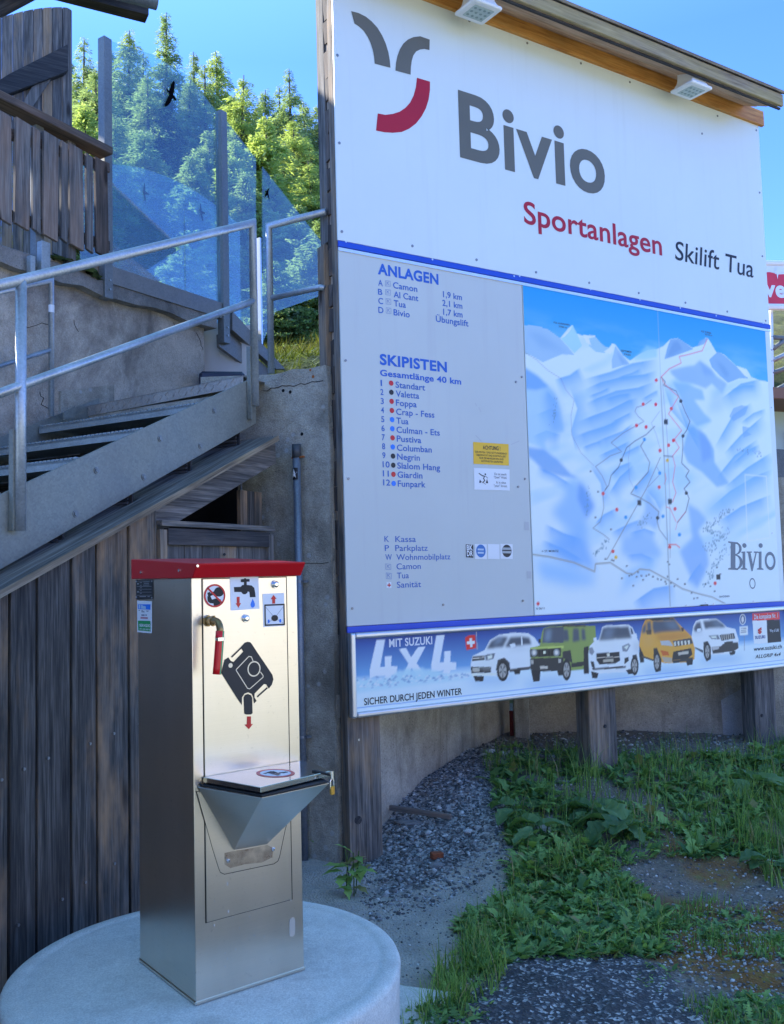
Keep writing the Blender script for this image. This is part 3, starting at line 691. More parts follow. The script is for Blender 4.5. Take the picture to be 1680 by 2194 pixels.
# ------------------------------------------------------------------ terrace wall, ledges, balustrade, glass
def make_terrace():
    f = FWL; D = f.D
    zt = D(240, 640)[1]; e = D(438, 760)[0]; x0 = -3.5
    mb = MB(); mb.prism([f.P(x0, .2), f.P(e, .2), f.P(e, zt+.02), f.P(x0, zt+.02)], -f.n*.4)
    root = mb.build('terrace_wall', M['plaster'], None)
    tag(root, 'cracked plastered terrace wall behind the staircase', 'wall')
    # ragged concrete ledge on top
    rg = np.random.RandomState(5); mb = MB(); zl = zt + .02; n = 30
    top = []; bot = []
    for k in range(n+1):
        s = x0 + (e+.06-x0)*k/n; bot.append(f.P(s, zl-.02-.025*rg.rand(), .07)); top.append(f.P(s, zl+.06+.006*rg.rand(), .07))
    mb.prism(bot+top[::-1], -f.n*.4); mb.build('ledge', M['ledge'], root)
    # upper course
    zu = D(0, 520)[1]; s1 = D(228, 600)[0]; mb = MB()
    mb.prism([f.P(x0, zl+.055, .02), f.P(s1-.0, zl+.055, .02), f.P(s1-.0, zl+.05+.16, .02), f.P(s1-.55, zu-.03, .02), f.P(x0, zu-.03, .02)], -f.n*.35); mb.build('upper_course', M['plaster'], root)
    mb = MB(); a = D(0, 517); b = D(150, 590)
    zz = (a[1]+b[1])/2; mb.prism([f.P(x0, zz, .05), f.P(b[0]-.1, zz, .05), f.P(b[0]-.1, zz-.045, .05), f.P(x0, zz-.045, .05)], -f.n*.5); mb.build('coping', M['ledge'], root, .006)
    # hidden pilaster foot
    g = f.shift(.02); mb = MB(); mb.prism([g.W(130, 838), g.W(245, 824), g.W(245, 900), g.W(130, 900)], -g.n*.05); mb.build('rough_patch', M['concrete'], root)
    # crack lines
    mb = MB(); rg = np.random.RandomState(8)
    for path in (((86, 838), (92, 850), (90, 868), (108, 878), (112, 892)), ((170, 712), (160, 700), (158, 680)), ((372, 692), (378, 705), (374, 716)), ((438, 735), (455, 742)), ((40, 690), (60, 700), (90, 694), (120, 700)), ((420, 712), (432, 740), (436, 755))):
        pts = []
        for p, q in zip(path[:-1], path[1:]):
            for u in (0, .33, .66): pts.append((p[0]+(q[0]-p[0])*u+rg.randn()*1.2, p[1]+(q[1]-p[1])*u+rg.randn()*1.2))
        for p, q in zip(pts[:-1], pts[1:]):
            if q[0] < 437: mb.beam(f.W(p[0], p[1], .001), f.W(q[0], q[1], .001), ZV+f.u*.3, .003, .002)
    mb.build('plaster_crack', M['dark_gap'], root)
    # moss cushion
    rg = np.random.RandomState(2); vs = []; fs = []; c = f.W(163, 572, .03); nu, nv = 30, 14
    for i in range(nv+1):
        for j in range(nu):
            q = 2*math.pi*j/nu; h = i/nv*math.pi/2; rr = 1+.16*rg.randn()
            vs.append(c + f.u*math.cos(q)*math.cos(h)*.17*rr + f.n*math.sin(q)*math.cos(h)*.09*rr + ZV*(math.sin(h)*.06*rr-.03) - ZV*.03*math.cos(q)*math.cos(h))
    for i in range(nv):
        for j in range(nu): fs.append((i*nu+j, i*nu+(j+1) % nu, (i+1)*nu+(j+1) % nu, (i+1)*nu+j))
    o = MB().add(vs, fs).build('moss_cushion', M['moss'], None, 0, True); tag(o, 'green moss cushion growing on the terrace wall ledge', 'moss')
make_terrace()

m, t, b = newmat('glass_pane')
gl = N(t, 'ShaderNodeBsdfGlossy'); gl.inputs['Roughness'].default_value = .02; gl.inputs['Color'].default_value = (1, 1, 1, 1)
tr = N(t, 'ShaderNodeBsdfTransparent'); tr.inputs[0].default_value = (.82, .93, .92, 1)
df = N(t, 'ShaderNodeBsdfDiffuse'); df.inputs[0].default_value = (.32, .52, .72, 1)  # blue veil painted into the pane for the sky it reflects
fz = N(t, 'ShaderNodeLayerWeight'); fz.inputs['Blend'].default_value = .5
ff = mth(t, 'ADD', mth(t, 'MULTIPLY', mth(t, 'POWER', fz.outputs['Facing'], 4.0)  , .75), .06); p = pos(t)
hz = ramp(t, noise(t, vmul(t, p, (1.2, 1.2, .8)), 1.0, 4), [(.3, (.03,)*3), (.7, (.07,)*3)])
m1 = N(t, 'ShaderNodeMixShader'); m2 = N(t, 'ShaderNodeMixShader')
t.links.new(hz, m1.inputs[0]); t.links.new(tr.outputs[0], m1.inputs[1]); t.links.new(df.outputs[0], m1.inputs[2])
t.links.new(ff, m2.inputs[0]); t.links.new(m1.outputs[0], m2.inputs[1]); t.links.new(gl.outputs[0], m2.inputs[2])
t.links.new(m2.outputs[0], t.nodes['Material Output'].inputs[0]); M['glass'] = m
M['glass_edge'] = mat_paint('glass_edge', (.55, .72, .68), .2, .6)

M['bird'] = mat_paint('bird_black', (.006, .006, .007), .9, .0)
BIRD = {'big': [(0, 0), (-.04, .06), (-.13, .16), (-.10, .10), (-.02, .13), (.02, .2), (.06, .32), (.12, .45), (.2, .55), (.24, .5), (.23, .35), (.2, .2), (.16, .08), (.26, .02), (.3, -.06), (.2, -.08), (.14, -.04), (.08, -.16), (0, -.3), (-.14, -.45), (-.2, -.42), (-.12, -.25), (-.06, -.1)],
        'kite': [(-.03, 0), (-.06, .12), (-.02, .16), (.0, .3), (.05, .5), (.08, .48), (.08, .3), (.09, .1), (.3, .04), (.32, -.02), (.1, -.06), (.12, -.3), (.1, -.5), (.05, -.4), (.0, -.15)],
        'swallow': [(-.1, .05), (-.16, .14), (-.04, .2), (.06, .26), (.22, .5), (.3, .48), (.2, .3), (.16, .1), (.22, -.1), (.3, -.35), (.18, -.25), (.06, -.08), (-.1, -.2), (-.22, -.45), (-.24, -.4), (-.18, -.15)]}
def bird(f, x, y, h, shape, ang, root):
    c = f.D(x, y, .004); k = h; ca, sa = math.cos(ang), math.sin(ang)
    f2 = f; pts = [f2.P(c[0]+k*(px*ca-py*sa), c[1]+k*(px*sa+py*ca), .004) for px, py in BIRD[shape]]
    MB().flat(pts).build('bird_sticker', M['bird'], root)
def make_balustrade():
    f = FWL.shift(.06); D = f.D; U = f.u
    root = thing('glass_balustrade', f.W(225, 640), 'glass wind screen with bird silhouettes between grey steel posts', 'balustrade')
    def post(x, y0, y1, w=.032):
        c = D(x, (y0+y1)/2)[0]; zt, zb = D(x, y0)[1], D(x, y1)[1]; mb = MB(); mb.obox(f.P(c, (zt+zb)/2, 0), (ZV, U, f.n), ((zt-zb)/2, w, w))
        p = mb.build('steel_post', M['galv_post'], root, .003)
        for k in (0, 1):
            q = f.P(c+.006, zb+.06+.06*k, w); mb = MB(); mb.tube([q, q+f.n*.006], .008, 8); mb.build('bolt', M['galv'], p)
        return c
    c1 = post(226, 84, 641); c2 = post(477, 242, 736)
    # sloping steel channel below the glass: level along the terrace, then falling with the outer stairs
    a, b = D(238, 570), D(471, 652); z0 = (a[1]); hgt = D(238, 570)[1]-D(238, 608)[1]
    g = f.shift(.0)
    mb = MB(); zb = D(473, 691)[1]; zt = (D(238, 570)[1]+D(473, 652)[1])/2
    mb.prism([f.P(c1+.034, zt, .02), f.P(c2-.034, zt, .02), f.P(c2-.034, zt-hgt*1.0, .02), f.P(c1+.034, zt-hgt, .02)], -f.n*.05); mb.build('steel_channel', M['galv_beam'], root, .002)
    q = [D(494, 667), D(608, 792), D(588, 792), D(494, 708)]
    mb = MB(); mb.prism([f.P(*k_, .02) for k_ in q], -f.n*.05); mb.build('stair_channel', M['galv_beam'], root, .002)
    q = [D(494, 708), D(588, 798), D(560, 806), D(475, 742), D(474, 715)]
    mb = MB(); mb.prism([f.P(*k_, -.02) for k_ in q], -f.n*.03); mb.build('stair_stringer', M['galv_beam'], root, .002)
    q = [D(438, 735), D(480, 735), D(500, 782), D(438, 757)]
    mb = MB(); mb.prism([f.P(*k_, -.3) for k_ in q], -f.n*.03); mb.build('cross_beam', M['wood_dark'], root)
    # panes
    th = -f.n*.010
    p1 = [(c1+.033, zt), (c2-.033, zt), (c2-.033, D(470, 243)[1]), D(405, 163), D(330, 118), (c1+.033, D(236, 88)[1])]
    MB().prism([f.P(*k_) for k_ in p1], th).build('glass_pane', M['glass'], root)
    p2 = [D(486, 652), D(549, 727), D(549, 340), D(485, 257)]; MB().prism([f.P(*k_) for k_ in p2], th).build('glass_pane', M['glass'], root)
    p3 = [D(563, 735), D(590, 668), D(720, 622), D(720, 556), D(563, 357)]; MB().prism([f.P(*k_) for k_ in p3], th).build('glass_pane', M['glass'], root)
    c3 = D(556, 620); mb = MB(); mb.obox(f.P(c3[0], (D(556, 511)[1]+D(556, 742)[1])/2, 0), (ZV, U, f.n), ((D(556, 511)[1]-D(556, 742)[1])/2, .008, .02)); mb.build('glass_clamp', M['alu'], root, .001)
    bird(f, 363, 203, .225, 'big', 0, root); bird(f, 572, 415, .11, 'swallow', 0, root)
    # second, lower screen on the far side of the terrace
    p0 = at_depth(300, 8.6); f2 = Fr(p0, az(38)); D2 = f2.D
    root2 = thing('glass_balustrade', f2.W(300, 650), 'lower arched glass screen with small bird silhouettes on the far terrace edge', 'balustrade')
    arc = [(170, 352), (225, 351), (262, 353), (305, 360), (350, 375), (395, 395), (440, 423), (480, 452), (515, 482)]
    for (i0, i1) in ((0, 5), (5, 8)):
        top = [D2(*q) for q in arc[i0:i1+1]]; s0, s1 = top[0][0]+.008, top[-1][0]-.008; zb = D2(300, 700)[1] if i0 == 0 else D2(300, 720)[1]-.25
        top[0] = np.array([s0, top[0][1]]); top[-1] = np.array([s1, top[-1][1]])
        MB().prism([f2.P(*k_) for k_ in top[::-1]] + [f2.P(s0, zb), f2.P(s1, zb)], -f2.n*.010).build('glass_pane', M['glass'], root2)
    bird(f2, 308, 412, .19, 'kite', 0, root2); bird(f2, 430, 455, .19, 'kite', .12, root2)
make_balustrade()

def make_wood_rail():
    f = FWL.shift(.12); D = f.D
    root = thing('wooden_balustrade', f.W(120, 560), 'weathered grey plank balustrade along the terrace on the left', 'balustrade')
    # handrail
    a, b = f.W(-2, 208), f.W(229, 324); mb = MB(); k = (b-a)/np.linalg.norm(b-a); a = a-k*1.2
    zc = (a+b)/2; mb.beam(a+ZV*-.015, b+ZV*-.015, f.n, .12, .05, tone=.75); mb.build('handrail', M['wood_brown'], root, .004)
    pl = [(-15, 12, 240, 622), (38, 76, 263, 628), (88, 106, 280, 640), (116, 153, 292, 658), (164, 181, 308, 664), (190, 226, 318, 686), (233, 252, 335, 690)]
    sc = .2694
    raw = [(-4, 22, 245, 476), (28, 59, 259, 487), (67, 83, 278, 497), (89, 120, 289, 511), (127, 141, 306, 517), (147, 176, 316, 531), (182, 196, 334, 539), (203, 229, 345, 548)]
    for (x0, x1, y0, y1) in raw:
        s0, s1 = D(x0, (y0+y1)/2)[0], D(x1, (y0+y1)/2)[0]; zt = D((x0+x1)/2, y0)[1]; zb = D((x0+x1)/2, y1)[1]
        wide = (x1-x0) > 20; tl = random.uniform(-.012, .012)
        mb = MB(); mb.prism([f.P(s0, zb+.01, .02), f.P(s1-.0, zb-.01, .02), f.P(s1+tl, zt-.008, .02), f.P(s0+tl, zt+.006, .02)], -f.n*.024, gcax=(ZV, f.u, f.n), tone=.9 if wide else .6)
        mb.build('picket', M['wood_brown'] if x0 > 200 else M['wood_weather'], root, .002)
    for y0, y1 in ((280, 352), (455, 520)):
        p, q = f.W(0, y0, -.03), f.W(205, y0 + (y1-y0)*.99, -.03); d = (q-p)/np.linalg.norm(q-p); mb = MB(); mb.beam(p-d*1.2, q+d*.1, ZV, .06, .035); mb.build('rail', M['wood_brown'], root, .002)
    for x, y0, y1, mt in ((90, 262, 575, 'galv_post'), (159, 300, 575, 'wood_grey')):
        c = D(x, 450)[0]; zt, zb = D(x, y0)[1], D(x, y1)[1]; mb = MB(); mb.obox(f.P(c, (zt+zb)/2, -.045), (ZV, f.u, f.n), ((zt-zb)/2, .028, .028)); mb.build('post', M[mt], root, .002)
    c = D(92, 540); mb = MB(); mb.obox(f.P(c[0], D(92, 552)[1], .0), (ZV, f.u, f.n), (.09, .03, .03)); mb.obox(f.P(c[0]-.08, D(80, 575)[1], .0), (ZV, f.u, f.n), (.06, .016, .02)); mb.build('post_foot', M['galv'], root, .002)
make_wood_rail()

def make_screen():
    p0 = at_depth(80, 7.2); f = Fr(p0, az(60)); D = f.D
    root = thing('plank_windbreak', f.W(80, 560), 'tall dark plank windbreak with curved top behind the balustrade', 'windbreak')
    xs = [-70, -45, -20, 4, 28, 50, 72, 92, 112, 134, 155]
    ytop = lambda x: 40 - 25*math.sin(max(0, min(1, (x+10)/165))*math.pi*.62) + (10 if x > 140 else 0)*((x-140)/15)**2*.6
    mb = MB()
    for x0, x1 in zip(xs[:-1], xs[1:]):
        s0, s1 = D(x0, 200)[0]+.002, D(x1, 200)[0]-.002; zb = D(x0, 590)[1]; n = 5; top = []
        for k in range(n+1):
            x = x0+(x1-x0)*k/n; top.append(f.P(s0+(s1-s0)*k/n, D(x, ytop(x))[1]))
        mb.prism([f.P(s0, zb), f.P(s1, zb)] + top[::-1], -f.n*.03, gcax=(ZV, f.u, f.n))
    mb.build('plank_panel', M['wood_grey'], root, .002)
    q = [(-12, 178), (20, 158), (146, 94), (146, 150), (138, 156), (10, 204), (-12, 214)]
    mb = MB(); ax = f.W(146, 120)-f.W(0, 190); ax /= np.linalg.norm(ax); mb.prism([f.W(x, y, .065) for x, y in q], -f.n*.065, gcax=(ax, ZV, f.n)); mb.build('diagonal_brace', M['wood_dark'], root, .003)
    q = [(68, 186), (107, 166), (110, 168), (60, 245), (20, 300), (0, 330), (0, 300), (40, 236)]
    mb = MB(); mb.prism([f.W(x, y, .04) for x, y in q], -f.n*.039, gcax=(ZV*.8+f.u*.6, f.u, f.n)); mb.build('small_brace', M['wood_grey'], root, .003)
make_screen()

# ------------------------------------------------------------------ chalet above the terrace (its eaves show at the top edge)
def make_chalet():
    root = thing('wooden_chalet', (-5.5, 8.5, 2.5), 'dark wooden chalet whose eaves overhang at the top left', 'chalet')
    e = at_depth(313, 8.0); d = az(62); bk = az(-28)
    ez = 1.22 + (1250-28)/1980*8.0*1.0
    end = hitp(315, 22, e, np.cross(d, ZV))
    f = Fr(end, d)
    mb = MB(); mb.obox(end - d*3.6 , (d, ZV, f.n), (3.6, .085, .07)); mb.build('eaves_purlin', M['wood_dark'], root, .004)
    up = bk*math.cos(R(34)) + ZV*math.sin(R(34)); nr = np.cross(d, up)
    # roof slab
    o = end + ZV*.30 - up*.5; mb = MB(); mb.prism([o + d*.05, o - d*9, o - d*9 + up*5, o + d*.05 + up*5], nr*.16 if nr[2] > 0 else -nr*.16); mb.build('roof', M['wood_dark'], root)
    for k in range(6):
        q = end - d*(.5+1.3*k) + ZV*.17; mb = MB(); mb.beam(q - up*.4, q + up*4.8, d, .09, .14); mb.build('rafter', M['wood_brown'], root)
    # gutter
    g0 = hitp(336, 2, end - f.n*-.45, f.n); mb = MB(); mb.tube([g0, g0 - d*7], .075, 16); mb.build('gutter', M['galv_post'], root, 0, True)
    # strut
    s0 = hitp(0, 20, end - d*2.2, f.n); s1 = hitp(64, -14, end-d*2.2, f.n); k = s1-s0; mb = MB(); mb.tube([s0-k*2, s1+k], .06, 14); mb.build('strut', M['wood_dark'], root, 0, True)
    # walls
    c = end - d*1.7 + bk*.5; c[2] = 0
    mb = MB(); w = 7.0; dep = 5.5; sd_ = az(-40)
    base = [c, c - d*w, c - d*w + sd_*dep, c + sd_*dep]; mb.prism([q + ZV*1.0 for q in base], ZV*5.0); mb.build('wall', M['wood_dark'], root)
make_chalet()
# ------------------------------------------------------------------ lettering
_fc = {}
def glyphs(txt, bold=0.0, font_shear=0.0):
    key = (txt, bold, font_shear)
    if key in _fc: return _fc[key]
    cu = bpy.data.curves.new('lettering', 'FONT'); cu.body = txt; cu.size = 1; cu.offset = bold; cu.resolution_u = 6; cu.shear = font_shear; cu.space_character = 1.0 + bold*2
    ob = bpy.data.objects.new('lettering', cu); COL.objects.link(ob); bpy.context.view_layer.update()
    me = bpy.data.meshes.new_from_object(ob.evaluated_get(bpy.context.evaluated_depsgraph_get()))
    v = np.array([q.co[:2] for q in me.vertices]); fs = [tuple(p.vertices) for p in me.polygons]
    bpy.data.objects.remove(ob); bpy.data.curves.remove(cu); bpy.data.meshes.remove(me)
    _fc[key] = (v, fs); return v, fs
CAPH = None
def write(mb, f, txt, left, right, capt, off=.0012, bold=0.0, mi=0, shear=0.0):
    "left: pixel of the baseline start, right: pixel near the end, capt: pixel of the cap top at the start"
    global CAPH
    if CAPH is None: v, _ = glyphs('H'); CAPH = v[:, 1].max()
    v, fs = glyphs(txt, bold, shear)
    l, r, c = f.D(*left), f.D(*right), f.D(*capt); w = r[0]-l[0]; h = c[1]-l[1]
    x0, x1 = v[:, 0].min(), v[:, 0].max()
    vs = [f.P(l[0]+(x-x0)/(x1-x0)*w, l[1]+y/CAPH*h, off) for x, y in v]; mb.add(vs, fs, None, .5, mi); return mb
def ell(f, x, y, rx, ry, off, n=24, a0=0, a1=2*math.pi):
    "disc on plane f from pixel centre and pixel radii"
    c = f.D(x, y); rs = abs(f.D(x+rx, y)[0]-c[0]); rt = abs(f.D(x, y-ry)[1]-c[1])
    return [f.P(c[0]+rs*math.cos(a0+(a1-a0)*k/n), c[1]+rt*math.sin(a0+(a1-a0)*k/n), off) for k in range(n)]
def ring(mb, f, x, y, rx, ry, wd, off, n=32, mi=0):
    a = ell(f, x, y, rx, ry, off, n); b = ell(f, x, y, rx*(1-wd), ry*(1-wd), off, n)
    return mb.add(a+b, [(i, (i+1) % n, n+(i+1) % n, n+i) for i in range(n)], None, .5, mi)
def line(mb, f, pts, w, off, mi=0):
    "thin printed line, w in metres"
    P = [f.D(*p) for p in pts]
    for a, b in zip(P[:-1], P[1:]):
        d = b-a; L = np.hypot(*d)
        if L < 1e-6: continue
        d = d/L; n = np.array([-d[1], d[0]])*w/2; e = d*w*.3
        mb.add([f.P(*(a-e+n), off), f.P(*(a-e-n), off), f.P(*(b+e-n), off), f.P(*(b+e+n), off)], [(0, 1, 2, 3)], None, .5, mi)
    return mb

# ------------------------------------------------------------------ prints: a fine sheet coloured by vertex
WHITE_SEEN = s2l((170, 198, 236))
def pc(c): return np.clip(s2l(c)/WHITE_SEEN*.80*np.array([.97, 1.03, .96]), 0.004, .9)
class Canvas:
    def __init__(s, f, s0, s1, t0, t1, px):
        s.f = f; s.s0, s.s1, s.t0, s.t1 = s0, s1, t0, t1; s.nx = int((s1-s0)/px)+1; s.ny = int((t1-t0)/px)+1
        s.X, s.Y = np.meshgrid(np.linspace(s0, s1, s.nx), np.linspace(t0, t1, s.ny)); s.px = (s1-s0)/(s.nx-1)
        s.img = np.zeros((s.ny, s.nx, 3))
    def pts(s, poly): return np.array([s.f.D(*p) for p in poly])
    def mask(s, P, ss=2):
        x0, y0 = P.min(0); x1, y1 = P.max(0); m = np.zeros((s.ny, s.nx))
        i0 = max(0, int((y0-s.t0)/s.px)-2); i1 = min(s.ny, int((y1-s.t0)/s.px)+3); j0 = max(0, int((x0-s.s0)/s.px)-2); j1 = min(s.nx, int((x1-s.s0)/s.px)+3)
        if i1 <= i0 or j1 <= j0: return m
        Xs, Ys = s.X[i0:i1, j0:j1], s.Y[i0:i1, j0:j1]; a = np.zeros(Xs.shape)
        for dx in (-.25, .25):
            for dy in (-.25, .25): a += inside(P, Xs+dx*s.px, Ys+dy*s.px)
        m[i0:i1, j0:j1] = a/4; return m
    def blur(s, m, r):
        r = int(round(r))
        if r < 1: return m
        for _ in range(2):
            for ax in (0, 1):
                p = np.pad(m, [(r, r) if k == ax else (0, 0) for k in (0, 1)], mode='edge'); c = np.cumsum(p, ax); z = np.zeros_like(np.take(c, [0], ax))
                c = np.concatenate([z, c], ax); n = m.shape[ax]; k = 2*r+1
                m = (np.take(c, range(k, k+n), ax)-np.take(c, range(0, n), ax))/k
        return m
    def put(s, m, c, a=1.0):
        c = np.asarray(c, float)
        m = (m*a)[..., None]; s.img = s.img*(1-m) + (c if c.ndim == 3 else c[None, None, :])*m
    def poly(s, poly, c, blur=0, a=1.0, lin=False):
        m = s.mask(s.pts(poly)); s.put(s.blur(m, blur), c if lin else pc(c), a)
    def shade(s, poly, c, side, soft, a=1.0):
        "polygon that is sharp at its outline and fades inwards away from one side (printed airbrush)"
        m = s.mask(s.pts(poly)); g = s.blur(m, soft); s.put(m*np.clip(1.6*(1-g)+.35, 0, 1), pc(c), a)
    def line(s, pts, c, w, a=1.0):
        P = s.pts(pts); d2 = np.full((s.ny, s.nx), 1e9)
        for p, q in zip(P[:-1], P[1:]):
            v = q-p; L = v@v+1e-12; t = np.clip(((s.X-p[0])*v[0]+(s.Y-p[1])*v[1])/L, 0, 1); d2 = np.minimum(d2, (s.X-p[0]-t*v[0])**2+(s.Y-p[1]-t*v[1])**2)
        m = np.clip(.5+(w/2-np.sqrt(d2))/s.px, 0, 1); s.put(m, pc(c), a)
    def ell(s, x, y, rx, ry, c, a=1.0, blur=0):
        s.poly([(x+rx*math.cos(2*math.pi*k/20), y+ry*math.sin(2*math.pi*k/20)) for k in range(20)], c, blur, a)
    def build(s, name, off, parent, mat):
        V = np.array(s.f.o)[None] + s.X.reshape(-1, 1)*s.f.u + s.Y.reshape(-1, 1)*s.f.v + s.f.n*off
        i = (np.arange(s.ny-1)[:, None]*s.nx+np.arange(s.nx-1)[None]).ravel(); Fq = np.stack([i, i+1, i+s.nx+1, i+s.nx], 1)
        C = np.concatenate([s.img.reshape(-1, 3), np.ones((s.nx*s.ny, 1))], 1)
        return fastmesh(name, V, Fq, mat, parent, {'paint': ('FLOAT_COLOR', C)})

z5 = lambda x, y: (684.4+.5926*x, .5926*y)
z6 = lambda x, y: (715.6+.3757*x, 497.8+.3757*y)
z7 = lambda x, y: (1088.9+.35186*x, 575.6+.35186*y)
zb1 = lambda x, y: (738.9+.2824*x, 1337.8+.2824*y)
zb2 = lambda x, y: (1205.6+.2824*x, 1291.1+.2824*y)
zr = lambda x, y: (933.3+.4444*x, .4444*y)

def make_billboard():
    f = FSG; D = f.D
    root = thing('billboard', hitz(770, 1840, -.27), 'large white village ski area billboard with piste map and timber posts', 'billboard')
    sL = D(728, 700)[0]; sR = (D(1628, 300)[0]+D(1680, 1290)[0])/2
    zt = (D(1028, 50)[1]+D(1628, 272)[1])/2; zs = (D(725, 513)[1]+D(1645, 698)[1])/2; zs2 = zs-(D(725, 513)[1]-D(725, 526)[1])
    zl = (D(745, 1352)[1]+D(1680, 1297)[1])/2; zl2 = zl+.028
    sM = (D(1118, 608)[0]+D(1145, 1312)[0])/2
    print('billboard', sL, sR, zt, zs, zl, sM, 'h', D(1028, 50)[1], D(1628, 272)[1], D(725, 513)[1], D(1645, 698)[1], D(745, 1352)[1], D(1680, 1297)[1])
    ztop = zt+.10
    def panel(name, a, b, c, d, mat, off=0.0, th=.012, bev=.0015):
        mb = MB(); mb.obox(f.P((a+b)/2, (c+d)/2, off-th/2), (f.u, ZV, f.n), ((b-a)/2, (d-c)/2, th/2)); return mb.build(name, mat, root, bev)
    hp = panel('header_panel', sL, sR, zs+.004, ztop, M['white_panel'], .003)
    ip = panel('info_panel', sL+.004, sM-.002, zl2, zs2-.002, M['grey_panel'])
    mp = panel('map_panel', sM+.002, sR-.0, zl2, zs2-.002, M['white_panel'], .001)
    us = MB(); us.obox(f.P((sL+sR)/2, (zs+zs2)/2, .004), (f.u, ZV, f.n), ((sR-sL)/2, (zs-zs2)/2-.001, .005)); us.build('trim_strip', M['blue'], root)
    us = MB(); us.obox(f.P((sL+sR)/2, (zl+zl2)/2-.004, .004), (f.u, ZV, f.n), ((sR-sL)/2, .016, .005)); us.build('trim_strip', M['blue'], root)
    us = MB(); us.obox(f.P((sL+sR)/2, zs2-.012, .002), (f.u, ZV, f.n), ((sR-sL)/2, .009, .004)); us.build('trim_edge', M['alu'], root)
    # header lettering
    def arc(outer, inner, mi): MB().add([f.W(*z5(*p), .0045) for p in outer+inner], [tuple(range(len(outer)+len(inner)))]).build('emblem_arc', [M['sign_grey'], M['sign_red']][mi], hp)
    def word(s_, l, r, c, o_, b, mat, par, sh=0.0): write(MB(), f, s_, l, r, c, o_, b, 0, sh).build('lettering', mat, par)
    arc([(115, 40), (142, 47), (168, 60), (190, 78), (210, 100), (227, 128), (240, 157), (250, 190), (255, 220), (257, 245)], [(200, 230), (198, 205), (193, 180), (185, 155), (174, 132), (160, 111), (144, 96), (127, 85)], 0)
    arc([(275, 255), (277, 228), (282, 203), (291, 178), (304, 157), (320, 143), (340, 134), (365, 131), (399, 143)], [(398, 181), (380, 177), (364, 179), (350, 186), (340, 200), (334, 220), (331, 243), (330, 270)], 0)
    arc([(353, 281), (400, 295), (400, 325), (395, 360), (385, 392), (370, 420), (350, 446), (325, 465), (298, 477), (265, 480), (235, 478), (205, 472)], [(211, 410), (238, 415), (265, 412), (290, 404), (311, 390), (328, 371), (341, 345), (349, 315)], 1)
    word('Bivio', z5(507, 562), z5(1033, 690), z5(504, 334), .0045, .022, M['sign_grey'], hp)
    word('Sportanlagen', z5(739, 806), z5(1237, 905), z5(737, 728), .0045, .015, M['sign_red'], hp)
    word('Skilift Tua', z5(1285, 938), z5(1568, 1000), z5(1286, 872), .0045, .006, M['ink_black'], hp, .12)
    # rust bleed under the floodlights
    cv = None
    # screws
    mb = MB()
    scr = [z5(*p) for p in ((64, 201), (71, 518), (80, 838), (335, 890), (567, 940), (782, 985), (974, 1023), (1153, 1060), (1322, 1095), (1473, 1127), (1612, 1160), (1600, 927), (1590, 697), (1578, 472), (1438, 420), (1121, 298), (944, 230), (750, 157), (541, 77), (1382, 484))]
    def scw(c, h, r, mat, par): mb = MB(); mb.tube([c, c+f.n*h], r, 8); mb.build('screw', mat, par)
    for q in scr: scw(f.W(*q), .006, .008, M['screw'], hp)
    mb = MB()
    for q in [(66, 731), (82, 1405), (103, 2145), (622, 2124), (1037, 853), (1050, 1451), (1076, 2101), (1070, 825), (1088, 1406)]: scw(f.W(*z6(*q)), .005, .007, M['screw'], ip)
    mb = MB()
    for q in [(93, 876), (405, 940), (700, 1000), (720, 1000), (976, 1048), (1155, 1085), (1300, 1115), (1430, 1143), (1600, 1170)]: scw(f.W(*z5(*q)), .012, .006, M['alu'], mp)
    for q in [(2003, 2032), (1200, 2032), (575, 2083), (1082, 2050), (1250, 2040), (1490, 2025), (1605, 1610), (1602, 845)]: scw(f.W(*z7(*q)), .006, .006, M['alu'], mp)
    # info lettering
    o = .0012; IM = [M['ink_blue'], M['ink_lblue'], M['red'], M['ink_dark'], M['dot_blue']]
    rows = {}
    W_ = lambda s, x0, yt, yb, x1, b=.016, mi=1: write(rows.setdefault((int((yb-.12*(x0-260))/50+.5), x0 > 333, x0 > 500), MB()), f, s, z6(x0, yb), z6(x1, yb+.14*(x1-x0)), z6(x0, yt), o, b, mi)
    W_('ANLAGEN', 250, 178, 236, 596, .036, 0); W_('SKIPISTEN', 262, 695, 752, 645, .036, 0); W_('Gesamtlänge 40 km', 263, 783, 817, 726, .026, 0)
    for s, x0, yt, yb, x1 in (('A', 252, 270, 303, 278), ('Camon', 337, 283, 317, 475), ('B', 251, 322, 354, 276), ('Al Cant', 340, 336, 370, 481), ('C', 253, 373, 406, 280), ('Tua', 341, 386, 420, 410), ('D', 253, 425, 458, 282), ('Bivio', 340, 438, 472, 432), ('1,9 km', 622, 336, 369, 730), ('2,1 km', 618, 385, 418, 732), ('1,7 km', 623, 436, 469, 733), ('Übungslift', 581, 475, 509, 767)): W_(s, x0, yt, yb, x1)
    names = ['Standart', 'Valetta', 'Foppa', 'Crap - Fess', 'Tua', 'Culman - Ets', 'Pustiva', 'Columban', 'Negrin', 'Slalom Hang', 'Giardin', 'Funpark']
    ends = [520, 486, 472, 573, 425, 604, 498, 558, 490, 606, 505, 523]; dots = 'RKRRBBRBKKRB'
    for i, (nm, e) in enumerate(zip(names, ends)):
        yb = 885+i*51.3; x0 = 351+i*1.15
        W_(nm, x0, yb-34, yb, e); nx = 263+i*1.6; W_(str(i+1), nx+(3 if i == 0 else 0), 842+i*51.6, 875+i*51.6, nx+(11 if i == 0 else 18 if i < 9 else 34 if i == 10 else 40))
        MB().flat(ell(f, *z6(326+i*1.3, 860+i*52), .3757*13, .3757*15, o)).build('piste_dot', IM[{'R': 2, 'K': 3, 'B': 4}[dots[i]]], ip)
